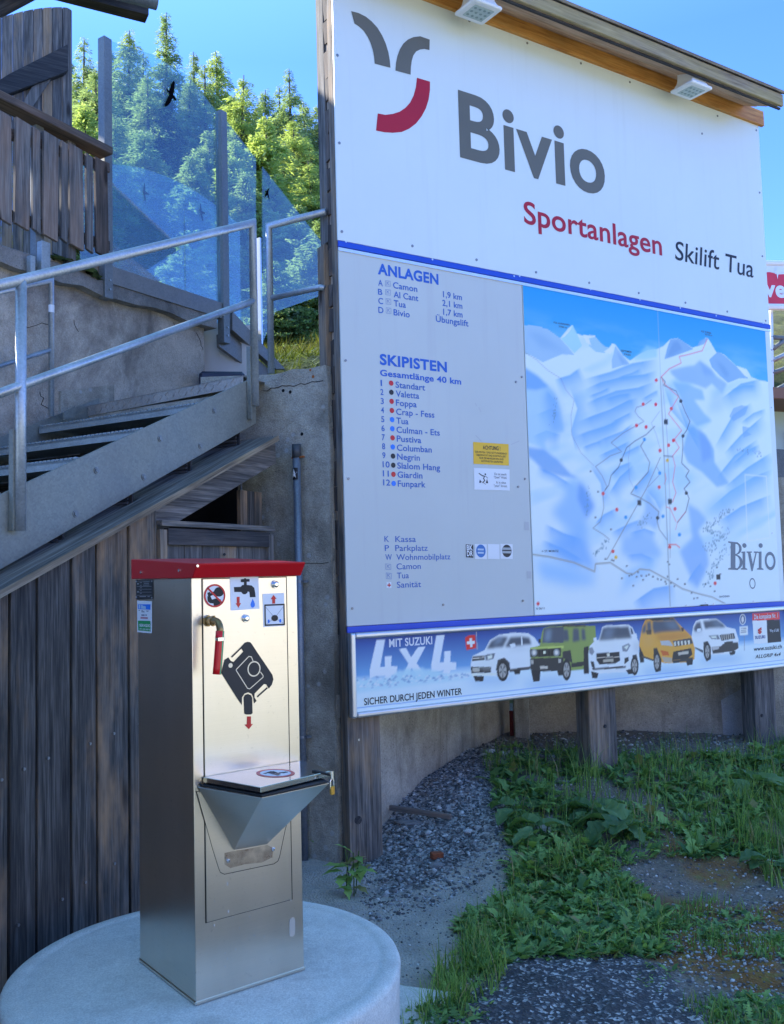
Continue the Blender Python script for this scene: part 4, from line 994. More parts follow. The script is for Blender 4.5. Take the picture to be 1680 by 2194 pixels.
    for s, x0, yt, yb, x1 in (('K', 288, 1732, 1765, 314), ('Kassa', 350, 1732, 1766, 467), ('P', 290, 1784, 1817, 314), ('Parkplatz', 350, 1784, 1817, 535), ('W', 293, 1836, 1869, 330), ('Wohnmobilplatz', 356, 1836, 1869, 664), ('Camon', 357, 1889, 1922, 495), ('Tua', 359, 1941, 1974, 427), ('Sanität', 359, 1993, 2027, 497)): write(rows.setdefault((int(yb/50+.5), x0 > 333, 2), MB()), f, s, z6(x0, yb), z6(x1, yb), z6(x0, yt), o, .004, 1)
    for r_ in rows.values(): r_.build('lettering', IM, ip)
    for (x0, y0, x1, y1) in ((293, 276, 321, 309), (294, 326, 322, 359), (296, 378, 324, 412), (297, 430, 325, 464), (294, 1890, 324, 1924), (297, 1942, 327, 1977)):
        mb = MB(); line(mb, f, [z6(x0, y0), z6(x1, y0+3), z6(x1, y1), z6(x0, y1-3), z6(x0, y0)], .0015, o, 1)
        line(mb, f, [z6(x0+6, y0+6), z6(x1-7, y1-8)], .0022, o, 1); line(mb, f, [z6(x1-7, y0+6), z6(x0+8, y0+15), z6(x0+8, y1-8)], .0018, o, 1); mb.build('pictogram', IM, ip)
    # stickers on the info panel
    def quad(pts, mat, off, name, parent): return MB().flat([f.W(*z6(*p), off) for p in pts]).build(name, mat, parent)
    st = quad([(794, 1195), (996, 1208), (998, 1330), (796, 1320)], M['yellow'], .0015, 'warning_sticker', ip)
    mb = MB(); write(mb, f, 'ACHTUNG !', z6(848, 1237), z6(948, 1243), z6(848, 1216), .0022, .02)
    for i, (s, x0, x1) in enumerate((('DER PISTEN - UND RETTUNGSDIENST', 804, 986), ('ÜBERWACHT UND KONTROLLIERT', 812, 982), ('NUR DIE MARKIERTEN UND', 828, 966), ('GEÖFFNETEN SKIPISTEN', 838, 962))): write(mb, f, s, z6(x0, 1257+i*17.5), z6(x1, 1263+i*17.5), z6(x0, 1246+i*17.5), .0022, .004)
    mb.build('lettering', M['ink_dark'], st)
    st = quad([(798, 1343), (1001, 1352), (1003, 1473), (801, 1467)], M['sticker_white'], .0015, 'forest_sticker', ip)
    mb = MB()
    for i, (s, x0, x1) in enumerate((('Es ist auch', 915, 982), ('"Dein" Wald.', 911, 985), ('It is also', 925, 980), ('"your" forest.', 911, 988))): write(mb, f, s, z6(x0, 1384+i*19+(10 if i > 1 else 0)), z6(x1, 1386+i*19+(10 if i > 1 else 0)), z6(x0, 1371+i*19+(10 if i > 1 else 0)), .0022)
    line(mb, f, [z6(826, 1375), z6(845, 1388), z6(858, 1391), z6(852, 1404), z6(859, 1415), z6(848, 1428)], .006, .0022); line(mb, f, [z6(862, 1390), z6(876, 1402)], .003, .0022); line(mb, f, [z6(832, 1416), z6(866, 1438)], .0022, .0022)
    mb.flat(ell(f, *z6(862, 1380), 1.7, 1.9, .0022)); mb.flat([f.W(*z6(x, y), .0022) for x, y in ((828, 1428), (833, 1408), (840, 1428))]); mb.flat([f.W(*z6(x, y), .0022) for x, y in ((866, 1430), (873, 1406), (880, 1431))])
    mb.build('skier_print', M['ink_dark'], st)
    st = quad([(752, 1779), (795, 1782), (795, 1856), (753, 1853)], M['ink_dark'], .0015, 'small_sticker', ip)
    mb = MB(); write(mb, f, 'BK', z6(756, 1813), z6(791, 1815), z6(756, 1784), .0022, .03); write(mb, f, 'DR', z6(757, 1846), z6(792, 1848), z6(757, 1818), .0022, .03); mb.build('lettering', M['sticker_white'], st)
    st = quad([(803, 1777), (872, 1779), (873, 1864), (804, 1862)], M['sticker_white'], .0015, 'small_sticker', ip)
    mb = MB(); mb.flat(ell(f, *z6(837, 1817), 27*.3757, 37*.3757, .0022)); a = mb.build('round_print', mat_paint('round_blue', s2l((45, 115, 185))), st)
    mb = MB()
    for y in (1803, 1822): mb.flat([f.W(*z6(x, yy), .0028) for x, yy in ((820, y), (854, y+1), (854, y+11), (820, y+10))])
    mb.build('print_bar', mat_paint('bar_pale', (.5, .6, .7)), st)
    quad([(878, 1777), (944, 1779), (945, 1864), (879, 1862)], M['sticker_white'], .0015, 'small_sticker', ip)
    st = quad([(949, 1776), (1019, 1778), (1020, 1863), (950, 1861)], M['sticker_white'], .0015, 'small_sticker', ip)
    mb = MB(); mb.flat(ell(f, *z6(985, 1817), 27*.3757, 36*.3757, .0022)); mb.build('round_print', M['ink_dark'], st)
    mb = MB()
    for y in (1797, 1817): mb.flat([f.W(*z6(x, yy), .0028) for x, yy in ((960, y), (1011, y+1), (1011, y+14), (960, y+13))])
    mb.build('print_bar', mat_paint('bar_grey', (.4, .42, .42)), st)
    st = quad([(300, 1995), (327, 1995), (328, 2029), (300, 2028)], M['sticker_white'], .0015, 'first_aid_print', ip)
    mb = MB(); line(mb, f, [z6(305, 2012), z6(322, 2012)], .007, .0022); line(mb, f, [z6(313.5, 2001), z6(313.5, 2022)], .006, .0022); mb.build('cross_print', M['red'], st)
    # tape marks and scratches
    mb = MB(); line(mb, f, [z6(806, 975), z6(812, 990)], .006, .0012); line(mb, f, [z6(826, 1000), z6(838, 1024)], .006, .0012); line(mb, f, [z6(808, 1158), z6(840, 1192)], .005, .0012); line(mb, f, [z6(1010, 1210), z6(1056, 1190)], .005, .0012)
    mb.flat([f.W(*z6(*p), .0022) for p in ((1085, 1650), (1111, 1652), (1113, 1700), (1087, 1698))]); mb.flat([f.W(*z6(*p), .0022) for p in ((1100, 1932), (1127, 1934), (1126, 1975), (1103, 1973))]); mb.build('tape_mark', mat_paint('tape', (.50, .50, .49)), ip)
    # timber: posts, backing, beam
    zb = lambda s: -.45
    s0 = D(752, 1700)[0]; s1 = D(799, 1700)[0]
    mb = MB(); mb.obox(f.P((s0+s1)/2, 1.0, -.055), (ZV, f.u, f.n), (1.45, (s1-s0)/2, .04)); p = mb.build('timber_post', M['wood_grey'], root, .004)
    mb = MB(); c = f.W(767, 1757, -.016); mb.tube([c, c+f.n*.004], .022, 14); mb.build('bolt_plug', M['wood_dark'], p)
    mb = MB(); c = f.W(768, 1585, -.016); mb.tube([c, c+f.n*.006], .007, 10); mb.build('screw', M['chrome'], p)
    for x0, x1, xc in ((1267, 1325, 1290), (1625, 1668, 1650)):
        s0, s1 = D(x0, 1560)[0], D(x1, 1540)[0]; mb = MB(); mb.obox(f.P((s0+s1)/2, 1.5, -.075), (ZV, f.u, f.n), (1.95, (s1-s0)/2, .06)); p = mb.build('timber_post', M['wood_grey'], root, .005)
        mb = MB(); c = f.W(xc+6 if xc < 1500 else 1632, 1556 if xc < 1500 else 1533, -.014); mb.tube([c, c+f.n*.005], .012, 10); mb.build('bolt_plug', M['wood_dark'], p)
    # layered planks forming the left edge
    for (o0, o1, a, b, mt) in ((-.014, -.072, -.3, ztop+.02, 'wood_grey'), (-.074, -.112, -.3, ztop, 'wood_pale'), (-.114, -.20, zs+.03, ztop, 'wood_grey'), (-.124, -.205, -.45, zs+.02, 'wood_grey')):
        mb = MB(); w = .10; mb.obox(f.P(sL+w+.0 + (.012 if mt == 'wood_pale' else 0) - (.02 if o0 < -.12 else 0), (a+b)/2, (o0+o1)/2), (ZV, f.u, f.n), ((b-a)/2, w, abs(o1-o0)/2)); mb.build('edge_plank', M[mt], root, .003)
    mb = MB()
    for z in np.arange(zl, ztop, .33):
        for h in (0, 1): mb.obox(f.P(sL+.02+.01, z+.05+.14*h, -.093), (ZV, f.u, f.n), (.06+.02*random.random(), .028, .019), jit=.003)
    mb.build('packing_block', M['wood_brown'], root)
    mb = MB(); mb.obox(f.P((sL+sR)/2+.1, (zl+ztop)/2, -.06), (f.u, ZV, f.n), ((sR-sL)/2-.15, (ztop-zl)/2-.02, .03)); mb.build('backing_boards', M['wood_grey'], root)
    # orange beam under the roof
    bz = (D(1044, 51)[1]+D(1626, 273)[1])/2; bt = (D(1090, 27)[1]+D(1626, 240)[1])/2 - .03
    mb = MB(); mb.obox(f.P((sL+sR)/2+.02, (bz+bt)/2+.01, .012), (f.u, ZV, f.n), ((sR-sL)/2+.02, (bt-bz)/2+.01, .014)); mb.build('fascia_beam', M['wood_orange'], root, .002)
    # roof: soffit boards, front board, cover board
    e = D(1626, 242)[1]; of = .30; q = FSG.shift(of).D(1673, 233); sE = q[0]; zE = q[1]
    q2 = FSG.shift(of).D(1679, 207); zh = q2[1]-zE
    print('roof', zE, bt, zh, sE, sR)
    rise = zE-bt; a0 = sL-.15
    ns = 3; mb = MB()
    for k in range(ns):
        o0, o1 = .03+(of-.03)*k/ns, .03+(of-.03)*(k+1)/ns-.003; h0 = bt+.012+rise*(o0/of); h1 = bt+.012+rise*(o1/of)
        mb.prism([f.P(a0, h0, o0), f.P(a0, h1, o1), f.P(sE-.02, h1, o1), f.P(sE-.05, h0, o0)], ZV*.02, gcax=(f.u, f.n, ZV))
    mb.build('soffit', M['wood_ply'], root)
    mb = MB(); mb.obox(f.P((a0+sE)/2, zE+zh*.5, of+.012), (f.u, ZV, f.n), ((sE-a0)/2, zh*.42, .012)); mb.build('roof_front_board', M['wood_edge'], root, .003)
    mb = MB(); mb.prism([f.P(a0-.05, zE+zh*.92+.0, of+.04), f.P(sE+.02, zE+zh*.92, of+.04), f.P(sE+.02, zE+zh*.92+.36, -.35), f.P(a0-.05, zE+zh*.92+.36, -.35)], ZV*.022, gcax=(f.u, f.n, ZV)); mb.build('roof_board', M['wood_edge'], root, .002)
    mb = MB(); mb.obox(f.P((a0+sE)/2, zE+.002, of-.010), (f.u, ZV, f.n), ((sE-a0)/2, .006, .008)); mb.build('drip_batten', M['wood_dark'], root)
    # printed piste map
    paint_map(f, mp)
    return root, zE

def paint_map(f, parent):
    tl, tr, bl, br = (np.array(f.D(*z7(*q))) for q in ((88, 82), (1562, 368), (160, 2098), (1655, 2025)))
    cv = Canvas(f, (tl[0]+bl[0])/2, (tr[0]+br[0])/2, (bl[1]+br[1])/2, (tl[1]+tr[1])/2, .0072)
    Z = lambda L: [z7(*p) for p in L]
    def poly(L, c, blur=0, a=1.0): cv.poly(Z(L), tuple(np.array(c)*np.array([.90, .95, 1.0])), blur*.45, min(1, a*.88))
    U = (cv.X-cv.s0)/(cv.s1-cv.s0); V = (cv.Y-cv.t0)/(cv.t1-cv.t0)
    snow = pc((174, 204, 244)); cv.img[:] = snow
    q = fbm((U*1.0+V*.75)*4+1.2*fbm(U*3, V*3, 3, 4), (V*1.0-U*.42)*12, 3, 70); cv.put(np.clip((q-.52)*2.2, 0, .5)*np.clip((V-.04)*4, 0, 1), pc((118, 176, 242)))
    # folds of the snow: each stroke is crisp along its crest and fades downhill
    zn = lambda x, y: (1120+.33333*x, 622.2+.33333*y)
    def fold(L, w, a=.9, side=-1):
        P = cv.pts([zn(*p) for p in L]); d2 = np.full(U.shape, 1e9); sg = np.zeros(U.shape); al = np.zeros(U.shape); n = len(P)-1
        for i, (p, q) in enumerate(zip(P[:-1], P[1:])):
            v = q-p; t = np.clip(((cv.X-p[0])*v[0]+(cv.Y-p[1])*v[1])/(v@v), 0, 1); dx = cv.X-p[0]-t*v[0]; dy = cv.Y-p[1]-t*v[1]; dd = dx*dx+dy*dy; k = dd < d2
            d2[k] = dd[k]; sg[k] = (v[0]*(cv.Y-p[1])-v[1]*(cv.X-p[0]))[k]; al[k] = ((i+t)/n)[k]
        d = np.sqrt(d2)/(w*.0026); m = np.clip(1-d, 0, 1)**1.3*np.clip(.5+side*sg/np.abs(sg).max()*200, 0, 1)*np.clip(al*5, 0, 1)*np.clip((1-al)*5, 0, 1); cv.put(m, pc((88, 152, 238)), a)
    for L, w in ((((380, 575), (560, 525), (700, 470), (870, 440)), 52), (((390, 640), (500, 590), (640, 555), (780, 540), (860, 515)), 46), (((400, 730), (470, 695), (600, 645), (740, 625), (850, 585)), 60), (((340, 850), (450, 805), (560, 765), (680, 705), (740, 690)), 64), (((330, 940), (420, 905), (520, 875), (650, 820)), 48),
                 (((470, 970), (560, 935), (640, 905), (710, 850)), 36), (((480, 1065), (600, 1010), (690, 965)), 36), (((200, 575), (300, 545), (370, 495)), 60), (((520, 700), (620, 670), (700, 660)), 30), (((1270, 700), (1400, 600), (1530, 570)), 64), (((1230, 1010), (1350, 800), (1470, 720)), 44), (((1290, 1050), (1400, 930), (1550, 800)), 52), (((1240, 1210), (1360, 1060), (1510, 955)), 52), (((1290, 1270), (1440, 1140), (1600, 1040)), 60), (((1190, 1410), (1330, 1290), (1480, 1200), (1600, 1150)), 72), (((1250, 1490), (1400, 1390), (1600, 1310)), 60),
                 (((690, 1310), (760, 1220), (830, 1130)), 44), (((550, 1310), (620, 1200), (710, 1120)), 44), (((560, 1180), (620, 1130), (700, 1100)), 30), (((460, 1500), (520, 1440), (600, 1400)), 30), (((700, 2010), (840, 1915), (980, 1890)), 70), (((560, 1560), (680, 1500), (760, 1470)), 36), (((80, 800), (180, 760), (240, 790)), 50), (((60, 940), (150, 900), (250, 930)), 50), (((1050, 1880), (1100, 1800), (1150, 1740)), 44), (((600, 560), (700, 530), (760, 500)), 20), (((420, 680), (500, 650), (560, 620)), 20), (((560, 850), (640, 810), (700, 780)), 20), (((380, 1010), (440, 985), (520, 960)), 22), (((760, 700), (830, 660), (870, 640)), 20), (((1330, 640), (1420, 610), (1500, 610)), 24), (((1400, 850), (1480, 790), (1560, 760)), 24), (((1340, 1120), (1440, 1030), (1520, 990)), 24), (((620, 1060), (700, 1020), (760, 990)), 20), (((90, 1130), (200, 1180), (330, 1260)), 30), (((150, 640), (200, 700), (230, 760)), 26), (((680, 1560), (780, 1530), (860, 1560)), 30), (((660, 1700), (760, 1690), (850, 1730)), 30), (((140, 1500), (260, 1560), (380, 1600)), 40), (((120, 1600), (260, 1660), (400, 1740)), 44)): fold(L, w)
    for L, w in ((((900, 600), (960, 780), (1060, 900), (1150, 980)), 34), (((300, 620), (350, 760), (310, 900), (340, 1040)), 60), (((790, 1280), (850, 1350), (890, 1430)), 40), (((980, 700), (1060, 900), (1140, 1040)), 50), (((430, 1130), (500, 1240), (520, 1400)), 40)): fold(L, w, .7, 1)
    # sky
    ridge = [(80, 60), (80, 500), (95, 346), (170, 348), (240, 372), (315, 425), (360, 368), (390, 343), (405, 390), (450, 408), (525, 410), (575, 470), (612, 485), (632, 455), (652, 462), (700, 530), (740, 560), (800, 520), (850, 495), (905, 490), (945, 470), (985, 430), (1032, 424), (1075, 452), (1120, 482), (1160, 468), (1200, 420), (1216, 425), (1243, 470), (1266, 510), (1310, 520), (1385, 590), (1450, 612), (1480, 660), (1530, 680), (1600, 692), (1600, 60)]
    k = np.clip((V-.72)/.28, 0, 1)[..., None]; g = pc((70, 160, 232))*(1-k) + pc((18, 132, 226))*k
    ms = cv.mask(cv.pts(Z(ridge))); cv.put(ms, g)
    hz = np.clip(fbm(U*7, V*22, 4, 12)-.42, 0, 1)*1.5*np.clip(1-np.abs(V-.79)*7, 0, 1)*ms; cv.put(np.clip(hz, 0, .7), pc((150, 200, 240)))
    # ranges
    rock = (138, 178, 226); dk = (96, 148, 214)
    poly([(80, 346), (170, 348), (240, 372), (315, 425), (365, 480), (402, 528), (330, 520), (270, 545), (210, 570), (140, 530), (80, 510)], rock, 1); poly([(110, 380), (200, 400), (300, 470), (380, 522), (300, 500), (200, 480)], dk, 6, .45)
    poly([(318, 425), (352, 390), (392, 345), (420, 400), (448, 470), (402, 515)], (150, 200, 228), 1); poly([(390, 343), (372, 372), (340, 400), (318, 428), (345, 412), (375, 380)], (220, 232, 245), 0)
    poly([(455, 410), (525, 412), (560, 450), (608, 488), (585, 515), (530, 505), (490, 470), (495, 440)], (140, 185, 222), 1); poly([(452, 404), (530, 408), (525, 418), (490, 425), (505, 470), (475, 450)], (222, 232, 244), 1)
    poly([(632, 455), (612, 485), (580, 505), (620, 520), (640, 500), (634, 470)], (222, 232, 244), 0); poly([(650, 470), (700, 535), (738, 582), (690, 590), (632, 610), (628, 560), (640, 520)], rock, 1); poly([(655, 500), (700, 550), (735, 582), (690, 585)], dk, 3, .5)
    poly([(755, 555), (800, 515), (840, 470), (905, 485), (905, 540), (830, 555)], (140, 195, 228), 3, .8)
    poly([(985, 432), (1034, 425), (1075, 452), (1125, 490), (1085, 505), (1030, 525), (950, 552), (965, 490)], (110, 158, 216), 1); poly([(1000, 450), (1030, 440), (1060, 490), (1000, 530), (965, 540)], (90, 138, 205), 3, .6)
    poly([(1148, 475), (1165, 440), (1208, 420), (1215, 430), (1190, 460)], (112, 160, 220), 1); poly([(1275, 505), (1310, 525), (1385, 592), (1462, 668), (1405, 668), (1338, 695), (1290, 655), (1238, 600), (1222, 555)], (112, 160, 218), 1); poly([(1262, 560), (1310, 590), (1350, 650), (1320, 660)], (90, 140, 206), 4, .6)
    poly([(1395, 604), (1440, 620), (1465, 665), (1440, 655)], (225, 233, 246), 0)
    poly([(980, 620), (1060, 600), (1130, 590), (1165, 560), (1230, 610), (1265, 655), (1330, 700), (1300, 760), (1240, 700), (1200, 730), (1120, 700), (1050, 690), (1000, 650)], (132, 172, 232), 2); poly([(1165, 562), (1240, 620), (1262, 655), (1190, 650)], (105, 152, 220), 4, .6)
    poly([(1000, 690), (1080, 700), (1180, 740), (1195, 800), (1150, 800), (1130, 800), (1190, 880), (1240, 930), (1150, 960), (1090, 900), (1050, 790)], (122, 172, 240), 3, .9); poly([(1190, 960), (1215, 880), (1300, 870), (1340, 800), (1290, 700), (1240, 760)], (150, 185, 238), 8, .6)
    poly([(1120, 960), (1200, 1010), (1250, 1100), (1255, 1180), (1345, 1310), (1270, 1330), (1180, 1240), (1090, 1180), (1060, 1100), (1090, 1000)], (104, 160, 236), 3, .85); poly([(1160, 980), (1230, 1060), (1240, 1150), (1180, 1180)], (92, 140, 222), 5, .6)
    poly([(1370, 850), (1420, 832), (1460, 840), (1440, 890), (1370, 930), (1345, 900)], (110, 158, 222), 1, .8); poly([(1425, 960), (1470, 970), (1450, 990), (1480, 1010), (1430, 1030)], (112, 160, 224), 1, .8)
    # left buttresses
    poly([(100, 605), (160, 640), (235, 705), (290, 770), (315, 850), (340, 990), (250, 1025), (215, 1055), (235, 1105), (180, 1080), (110, 1060), (110, 990), (110, 870), (108, 740)], (140, 186, 245), 2, .8)
    poly([(100, 605), (180, 655), (245, 720), (170, 740), (104, 735)], (92, 152, 230), 3, .9); poly([(230, 720), (290, 770), (318, 860), (338, 985), (255, 1005), (240, 900), (215, 800)], (105, 160, 236), 8, .8)
    poly([(115, 1085), (215, 1100), (300, 1165), (380, 1250), (430, 1280), (330, 1265), (220, 1240), (150, 1165), (118, 1140)], (96, 152, 228), 2, .9)
    poly([(370, 1290), (420, 1290), (465, 1320), (525, 1450), (470, 1535), (485, 1640), (350, 1585), (260, 1480), (330, 1400)], (118, 172, 246), 8, .9); poly([(430, 1300), (470, 1340), (524, 1448), (475, 1520), (420, 1400)], (78, 138, 224), 4, .8)
    poly([(470, 1640), (535, 1845), (440, 1810), (330, 1770), (240, 1660), (330, 1640), (420, 1600)], (96, 160, 242), 8, .9); poly([(160, 1770), (330, 1790), (530, 1870), (520, 1920), (380, 1935), (200, 1890)], (105, 172, 246), 12, .8)
    poly([(840, 1340), (880, 1420), (930, 1490), (900, 1590), (850, 1560), (770, 1600), (830, 1480)], (112, 162, 232), 4, .75); poly([(690, 1640), (790, 1590), (880, 1640), (935, 1745), (800, 1775), (690, 1740)], (118, 170, 240), 6, .8)
    poly([(700, 1860), (760, 1820), (920, 1740), (880, 1830), (730, 1940), (660, 2000), (700, 1930)], (120, 178, 248), 10, .7); poly([(1090, 1430), (1160, 1470), (1210, 1530), (1155, 1600), (1210, 1720), (1220, 1800), (1150, 1950), (1110, 1880), (1040, 1720), (1120, 1640)], (110, 162, 236), 5, .85)
    poly([(1180, 1480), (1260, 1390), (1340, 1360), (1420, 1270), (1520, 1250), (1420, 1370), (1280, 1480), (1210, 1520)], (130, 182, 246), 12, .7)
    # forests
    rg = np.random.RandomState(4)
    for (a, b, w, n) in (((1190, 1600), (1345, 1470), 30, 70), ((1200, 1720), (1330, 1590), 40, 90), ((1215, 1880), (1330, 1680), 26, 60), ((1195, 1930), (1250, 1860), 14, 20), ((520, 1745), (605, 1660), 18, 34), ((800, 1560), (865, 1490), 18, 24), ((1250, 1620), (1200, 1560), 24, 30), ((295, 780), (265, 960), 14, 20), ((490, 1330), (470, 1500), 12, 18), ((1400, 1100), (1540, 1120), 22, 26)):
        for _ in range(n):
            u = rg.rand(); x = a[0]+(b[0]-a[0])*u+rg.randn()*w*.5; y = a[1]+(b[1]-a[1])*u+rg.randn()*w*.4; s = 3.5+rg.rand()*3.5
            cv.poly(Z([(x-s*.7, y+s), (x+s*.7, y+s), (x+s*.25, y-s), (x-s*.25, y-s)]), (84, 122, 158), 0, .7)
    # pistes, lifts, road
    L = lambda pts, c, w, a=.9: cv.line(Z(pts), c, w, a)
    gy = (96, 110, 130); rd = (205, 105, 118); bk = (52, 60, 72)
    L([(925, 665), (948, 1150), (985, 2060)], (120, 130, 145), .009, .8); L([(935, 665), (965, 1000), (982, 1400), (985, 1760)], (120, 130, 145), .007, .6); L([(925, 1150), (840, 1340), (600, 1770)], (110, 118, 130), .007, .8)
    L([(930, 660), (955, 690), (945, 710), (1020, 745), (1050, 805), (1075, 870), (1105, 930), (1085, 985), (1060, 1020), (1062, 1090), (1055, 1185), (1100, 1230), (1080, 1265), (1105, 1300), (1070, 1340), (1090, 1375), (1100, 1400), (1080, 1480), (1030, 1545)], bk, .008, .8)
    L([(1210, 430), (1180, 500), (1090, 525), (1040, 535), (1052, 575), (980, 610), (930, 660), (950, 700), (985, 735), (1035, 780), (1000, 840), (975, 885), (1020, 940), (1055, 985), (1010, 1040), (1040, 1090), (1000, 1140), (1015, 1200), (1000, 1300), (1020, 1365), (1000, 1420)], rd, .008, .8)
    L([(1020, 1540), (985, 1460), (960, 1450)], rd, .008, .7); L([(1018, 1590), (1030, 1540), (1080, 1480)], rd, .006, .6); L([(975, 1680), (1020, 1680), (1042, 1698)], rd, .010, .9); L([(955, 1250), (960, 1280), (950, 1310)], rd, .008, .7)
    L([(870, 800), (830, 830), (780, 845), (770, 870), (790, 900), (825, 930), (790, 950), (700, 1000), (625, 1060), (690, 1115), (620, 1140), (580, 1170), (530, 1205), (570, 1260), (600, 1330), (575, 1370), (580, 1460), (560, 1540), (515, 1580), (580, 1620), (615, 1650)], gy, .006, .75)
    L([(890, 960), (840, 1010), (770, 1050), (720, 1090), (688, 1165), (670, 1210), (625, 1260), (610, 1320), (590, 1345)], bk, .007, .75); L([(830, 1040), (805, 1080), (860, 1180), (850, 1240), (770, 1330), (745, 1370), (800, 1395), (860, 1430), (915, 1480), (905, 1540), (920, 1590), (965, 1650)], gy, .008, .85)
    L([(740, 1080), (730, 1160), (735, 1280), (760, 1330)], gy, .004, .5); L([(920, 870), (870, 940), (900, 1010), (925, 1100)], gy, .005, .5); L([(905, 1210), (925, 1250), (850, 1330)], gy, .006, .6); L([(945, 1140), (1000, 1145)], bk, .008, .8)
    L([(100, 510), (170, 555), (240, 620), (320, 670), (350, 740), (400, 800), (380, 900), (385, 1010), (440, 1120), (520, 1200)], gy, .004, .6)
    L([(145, 1740), (250, 1755), (400, 1790), (525, 1845), (530, 1798), (620, 1790), (720, 1855), (760, 1860), (800, 1830), (860, 1835), (970, 1895), (1060, 1950), (1140, 1975), (1240, 2000), (1320, 2040)], (128, 140, 155), .010, .95)
    for x, y in ((690, 1885), (735, 1870), (750, 1865), (790, 1850), (780, 1875), (820, 1895), (855, 1865), (880, 1875), (910, 1890), (930, 1895), (955, 1905), (970, 1875), (990, 1915), (1030, 1890), (1075, 1920), (1010, 1935), (1115, 1975), (1130, 2010), (1150, 2005), (960, 1920), (840, 1870), (810, 1870), (970, 1785), (980, 1800), (590, 1770), (630, 1775), (640, 1778), (760, 1930), (1200, 1920), (1255, 1965), (1230, 1935), (720, 1810), (500, 1235), (545, 1360), (530, 1515), (625, 1588), (1270, 1820), (1290, 1860)):
        cv.poly(Z([(x-6, y-5), (x+6, y-5), (x+6, y+5), (x-6, y+5)]), (70, 78, 88), 0, .85)
    for x, y, c in ((900, 680, 'r'), (820, 826, 'r'), (897, 827, 'R'), (992, 853, 'r'), (780, 955, 'R'), (838, 965, 'R'), (1005, 1046, 'R'), (975, 1076, 'r'), (923, 1108, 'r'), (968, 1168, 'y'), (1050, 807, 'k'), (1063, 1019, 'k'), (828, 1040, 'b'), (687, 1166, 'k'), (921, 1245, 'b'), (918, 1331, 'r'), (777, 1332, 'b'), (576, 1370, 'r'), (1083, 1367, 'k'), (660, 1468, 'r'), (714, 1514, 'b'), (1014, 1463, 'r'), (908, 1518, 'k'), (941, 1508, 'b'), (1041, 1620, 'b'), (636, 1722, 'r'), (654, 1758, 'y'), (982, 1695, 'r'), (1258, 1916, 'r'), (180, 2040, 'R')):
        col = {'r': (215, 70, 80), 'R': (215, 40, 55), 'k': (38, 44, 50), 'b': (40, 135, 225), 'y': (225, 165, 60)}[c]; cv.ell(*z7(x, y), 10*.352, 11.5*.352, col)
    for x, y in ((959, 934), (983, 1419), (797, 1425), (1278, 1878)): cv.poly(Z([(x-12, y-17), (x+12, y-15), (x+12, y+17), (x-12, y+15)]), (34, 38, 46))
    # faint frame of a missing label
    L([(1440, 1255), (1570, 1265), (1590, 1640), (1455, 1660), (1440, 1255)], (190, 205, 218), .012, .6)
    cv.line(Z([(908, 240), (985, 2065)]), (130, 165, 205), .006, .6)
    pr = cv.build('map_print', .0025, parent, M['paint'])
    # words on the map
    o = .004; mk_ = mat_paint('map_ink', (.10, .11, .13))
    for s, l, r, c in (('PIZ LUNGHIN', (275, 333), (370, 346), (275, 323)), ('2780 m', (305, 357), (355, 363), (305, 347)), ('SEPTIMER', (685, 505), (750, 512), (685, 494)), ('PASS', (705, 527), (743, 531), (705, 516)), ('→ ST. MORITZ', (200, 1727), (305, 1729), (200, 1714)), ('SAVOGNIN', (1283, 2003), (1345, 2001), (1283, 1992)), ('PIZ TURBA', (1173, 388), (1235, 396), (1173, 377)), ('3018 m', (1195, 405), (1240, 411), (1195, 396)), ('N 06/11', (168, 2077), (220, 2074), (168, 2064))):
        write(MB(), f, s, z7(*l), z7(*r), z7(*c), o, .006).build('lettering', mk_, pr)
    # serif village name
    mb = MB(); w = .010
    def st(p): mb.flat([f.W(*z7(x, y), o) for x, y in p])
    st([(1340, 1660), (1400, 1667), (1400, 1676), (1384, 1676), (1384, 1822), (1400, 1828), (1400, 1835), (1340, 1832), (1340, 1824), (1356, 1822), (1356, 1672), (1340, 1668)])
    def bowl(x, y, rx, ry, wd):
        a = [(x+rx*math.sin(q), y-ry*math.cos(q)) for q in np.linspace(.0, math.pi, 14)]; b = [(x+(rx-wd)*math.sin(q), y-(ry-6)*math.cos(q)) for q in np.linspace(math.pi, 0, 14)]; st(a+b)
    bowl(1384, 1705, 38, 38, 15); bowl(1384, 1788, 44, 46, 17)
    for x in (1436, 1535):
        st([(x-16, 1724), (x+8, 1722), (x+8, 1822), (x+20, 1828), (x+20, 1834), (x-20, 1832), (x-20, 1826), (x-8, 1822), (x-8, 1732), (x-16, 1730)]); mb.flat(ell(f, *z7(x, 1686), 4.4, 5, o))
    st([(1452, 1722), (1484, 1722), (1484, 1729), (1476, 1730), (1490, 1800), (1506, 1731), (1496, 1729), (1496, 1722), (1522, 1722), (1522, 1729), (1513, 1732), (1489, 1842), (1482, 1842), (1460, 1732), (1452, 1729)])
    ring(mb, f, *z7(1593, 1780), 32*.352, 56*.352, .34, o); ring(mb, f, *z7(1485, 1917), 18*.352, 33*.352, .22, o)
    mb.build('lettering', mat_paint('map_ink2', (.16, .18, .20)), pr)
    mb = MB(); mb.flat([f.W(*z7(*p), .006) for p in ((1170, 2046), (1218, 2043), (1220, 2062), (1172, 2066))]); mb.build('small_plate', M['wood_grey'], parent)

BB, ROOFZ = make_billboard()

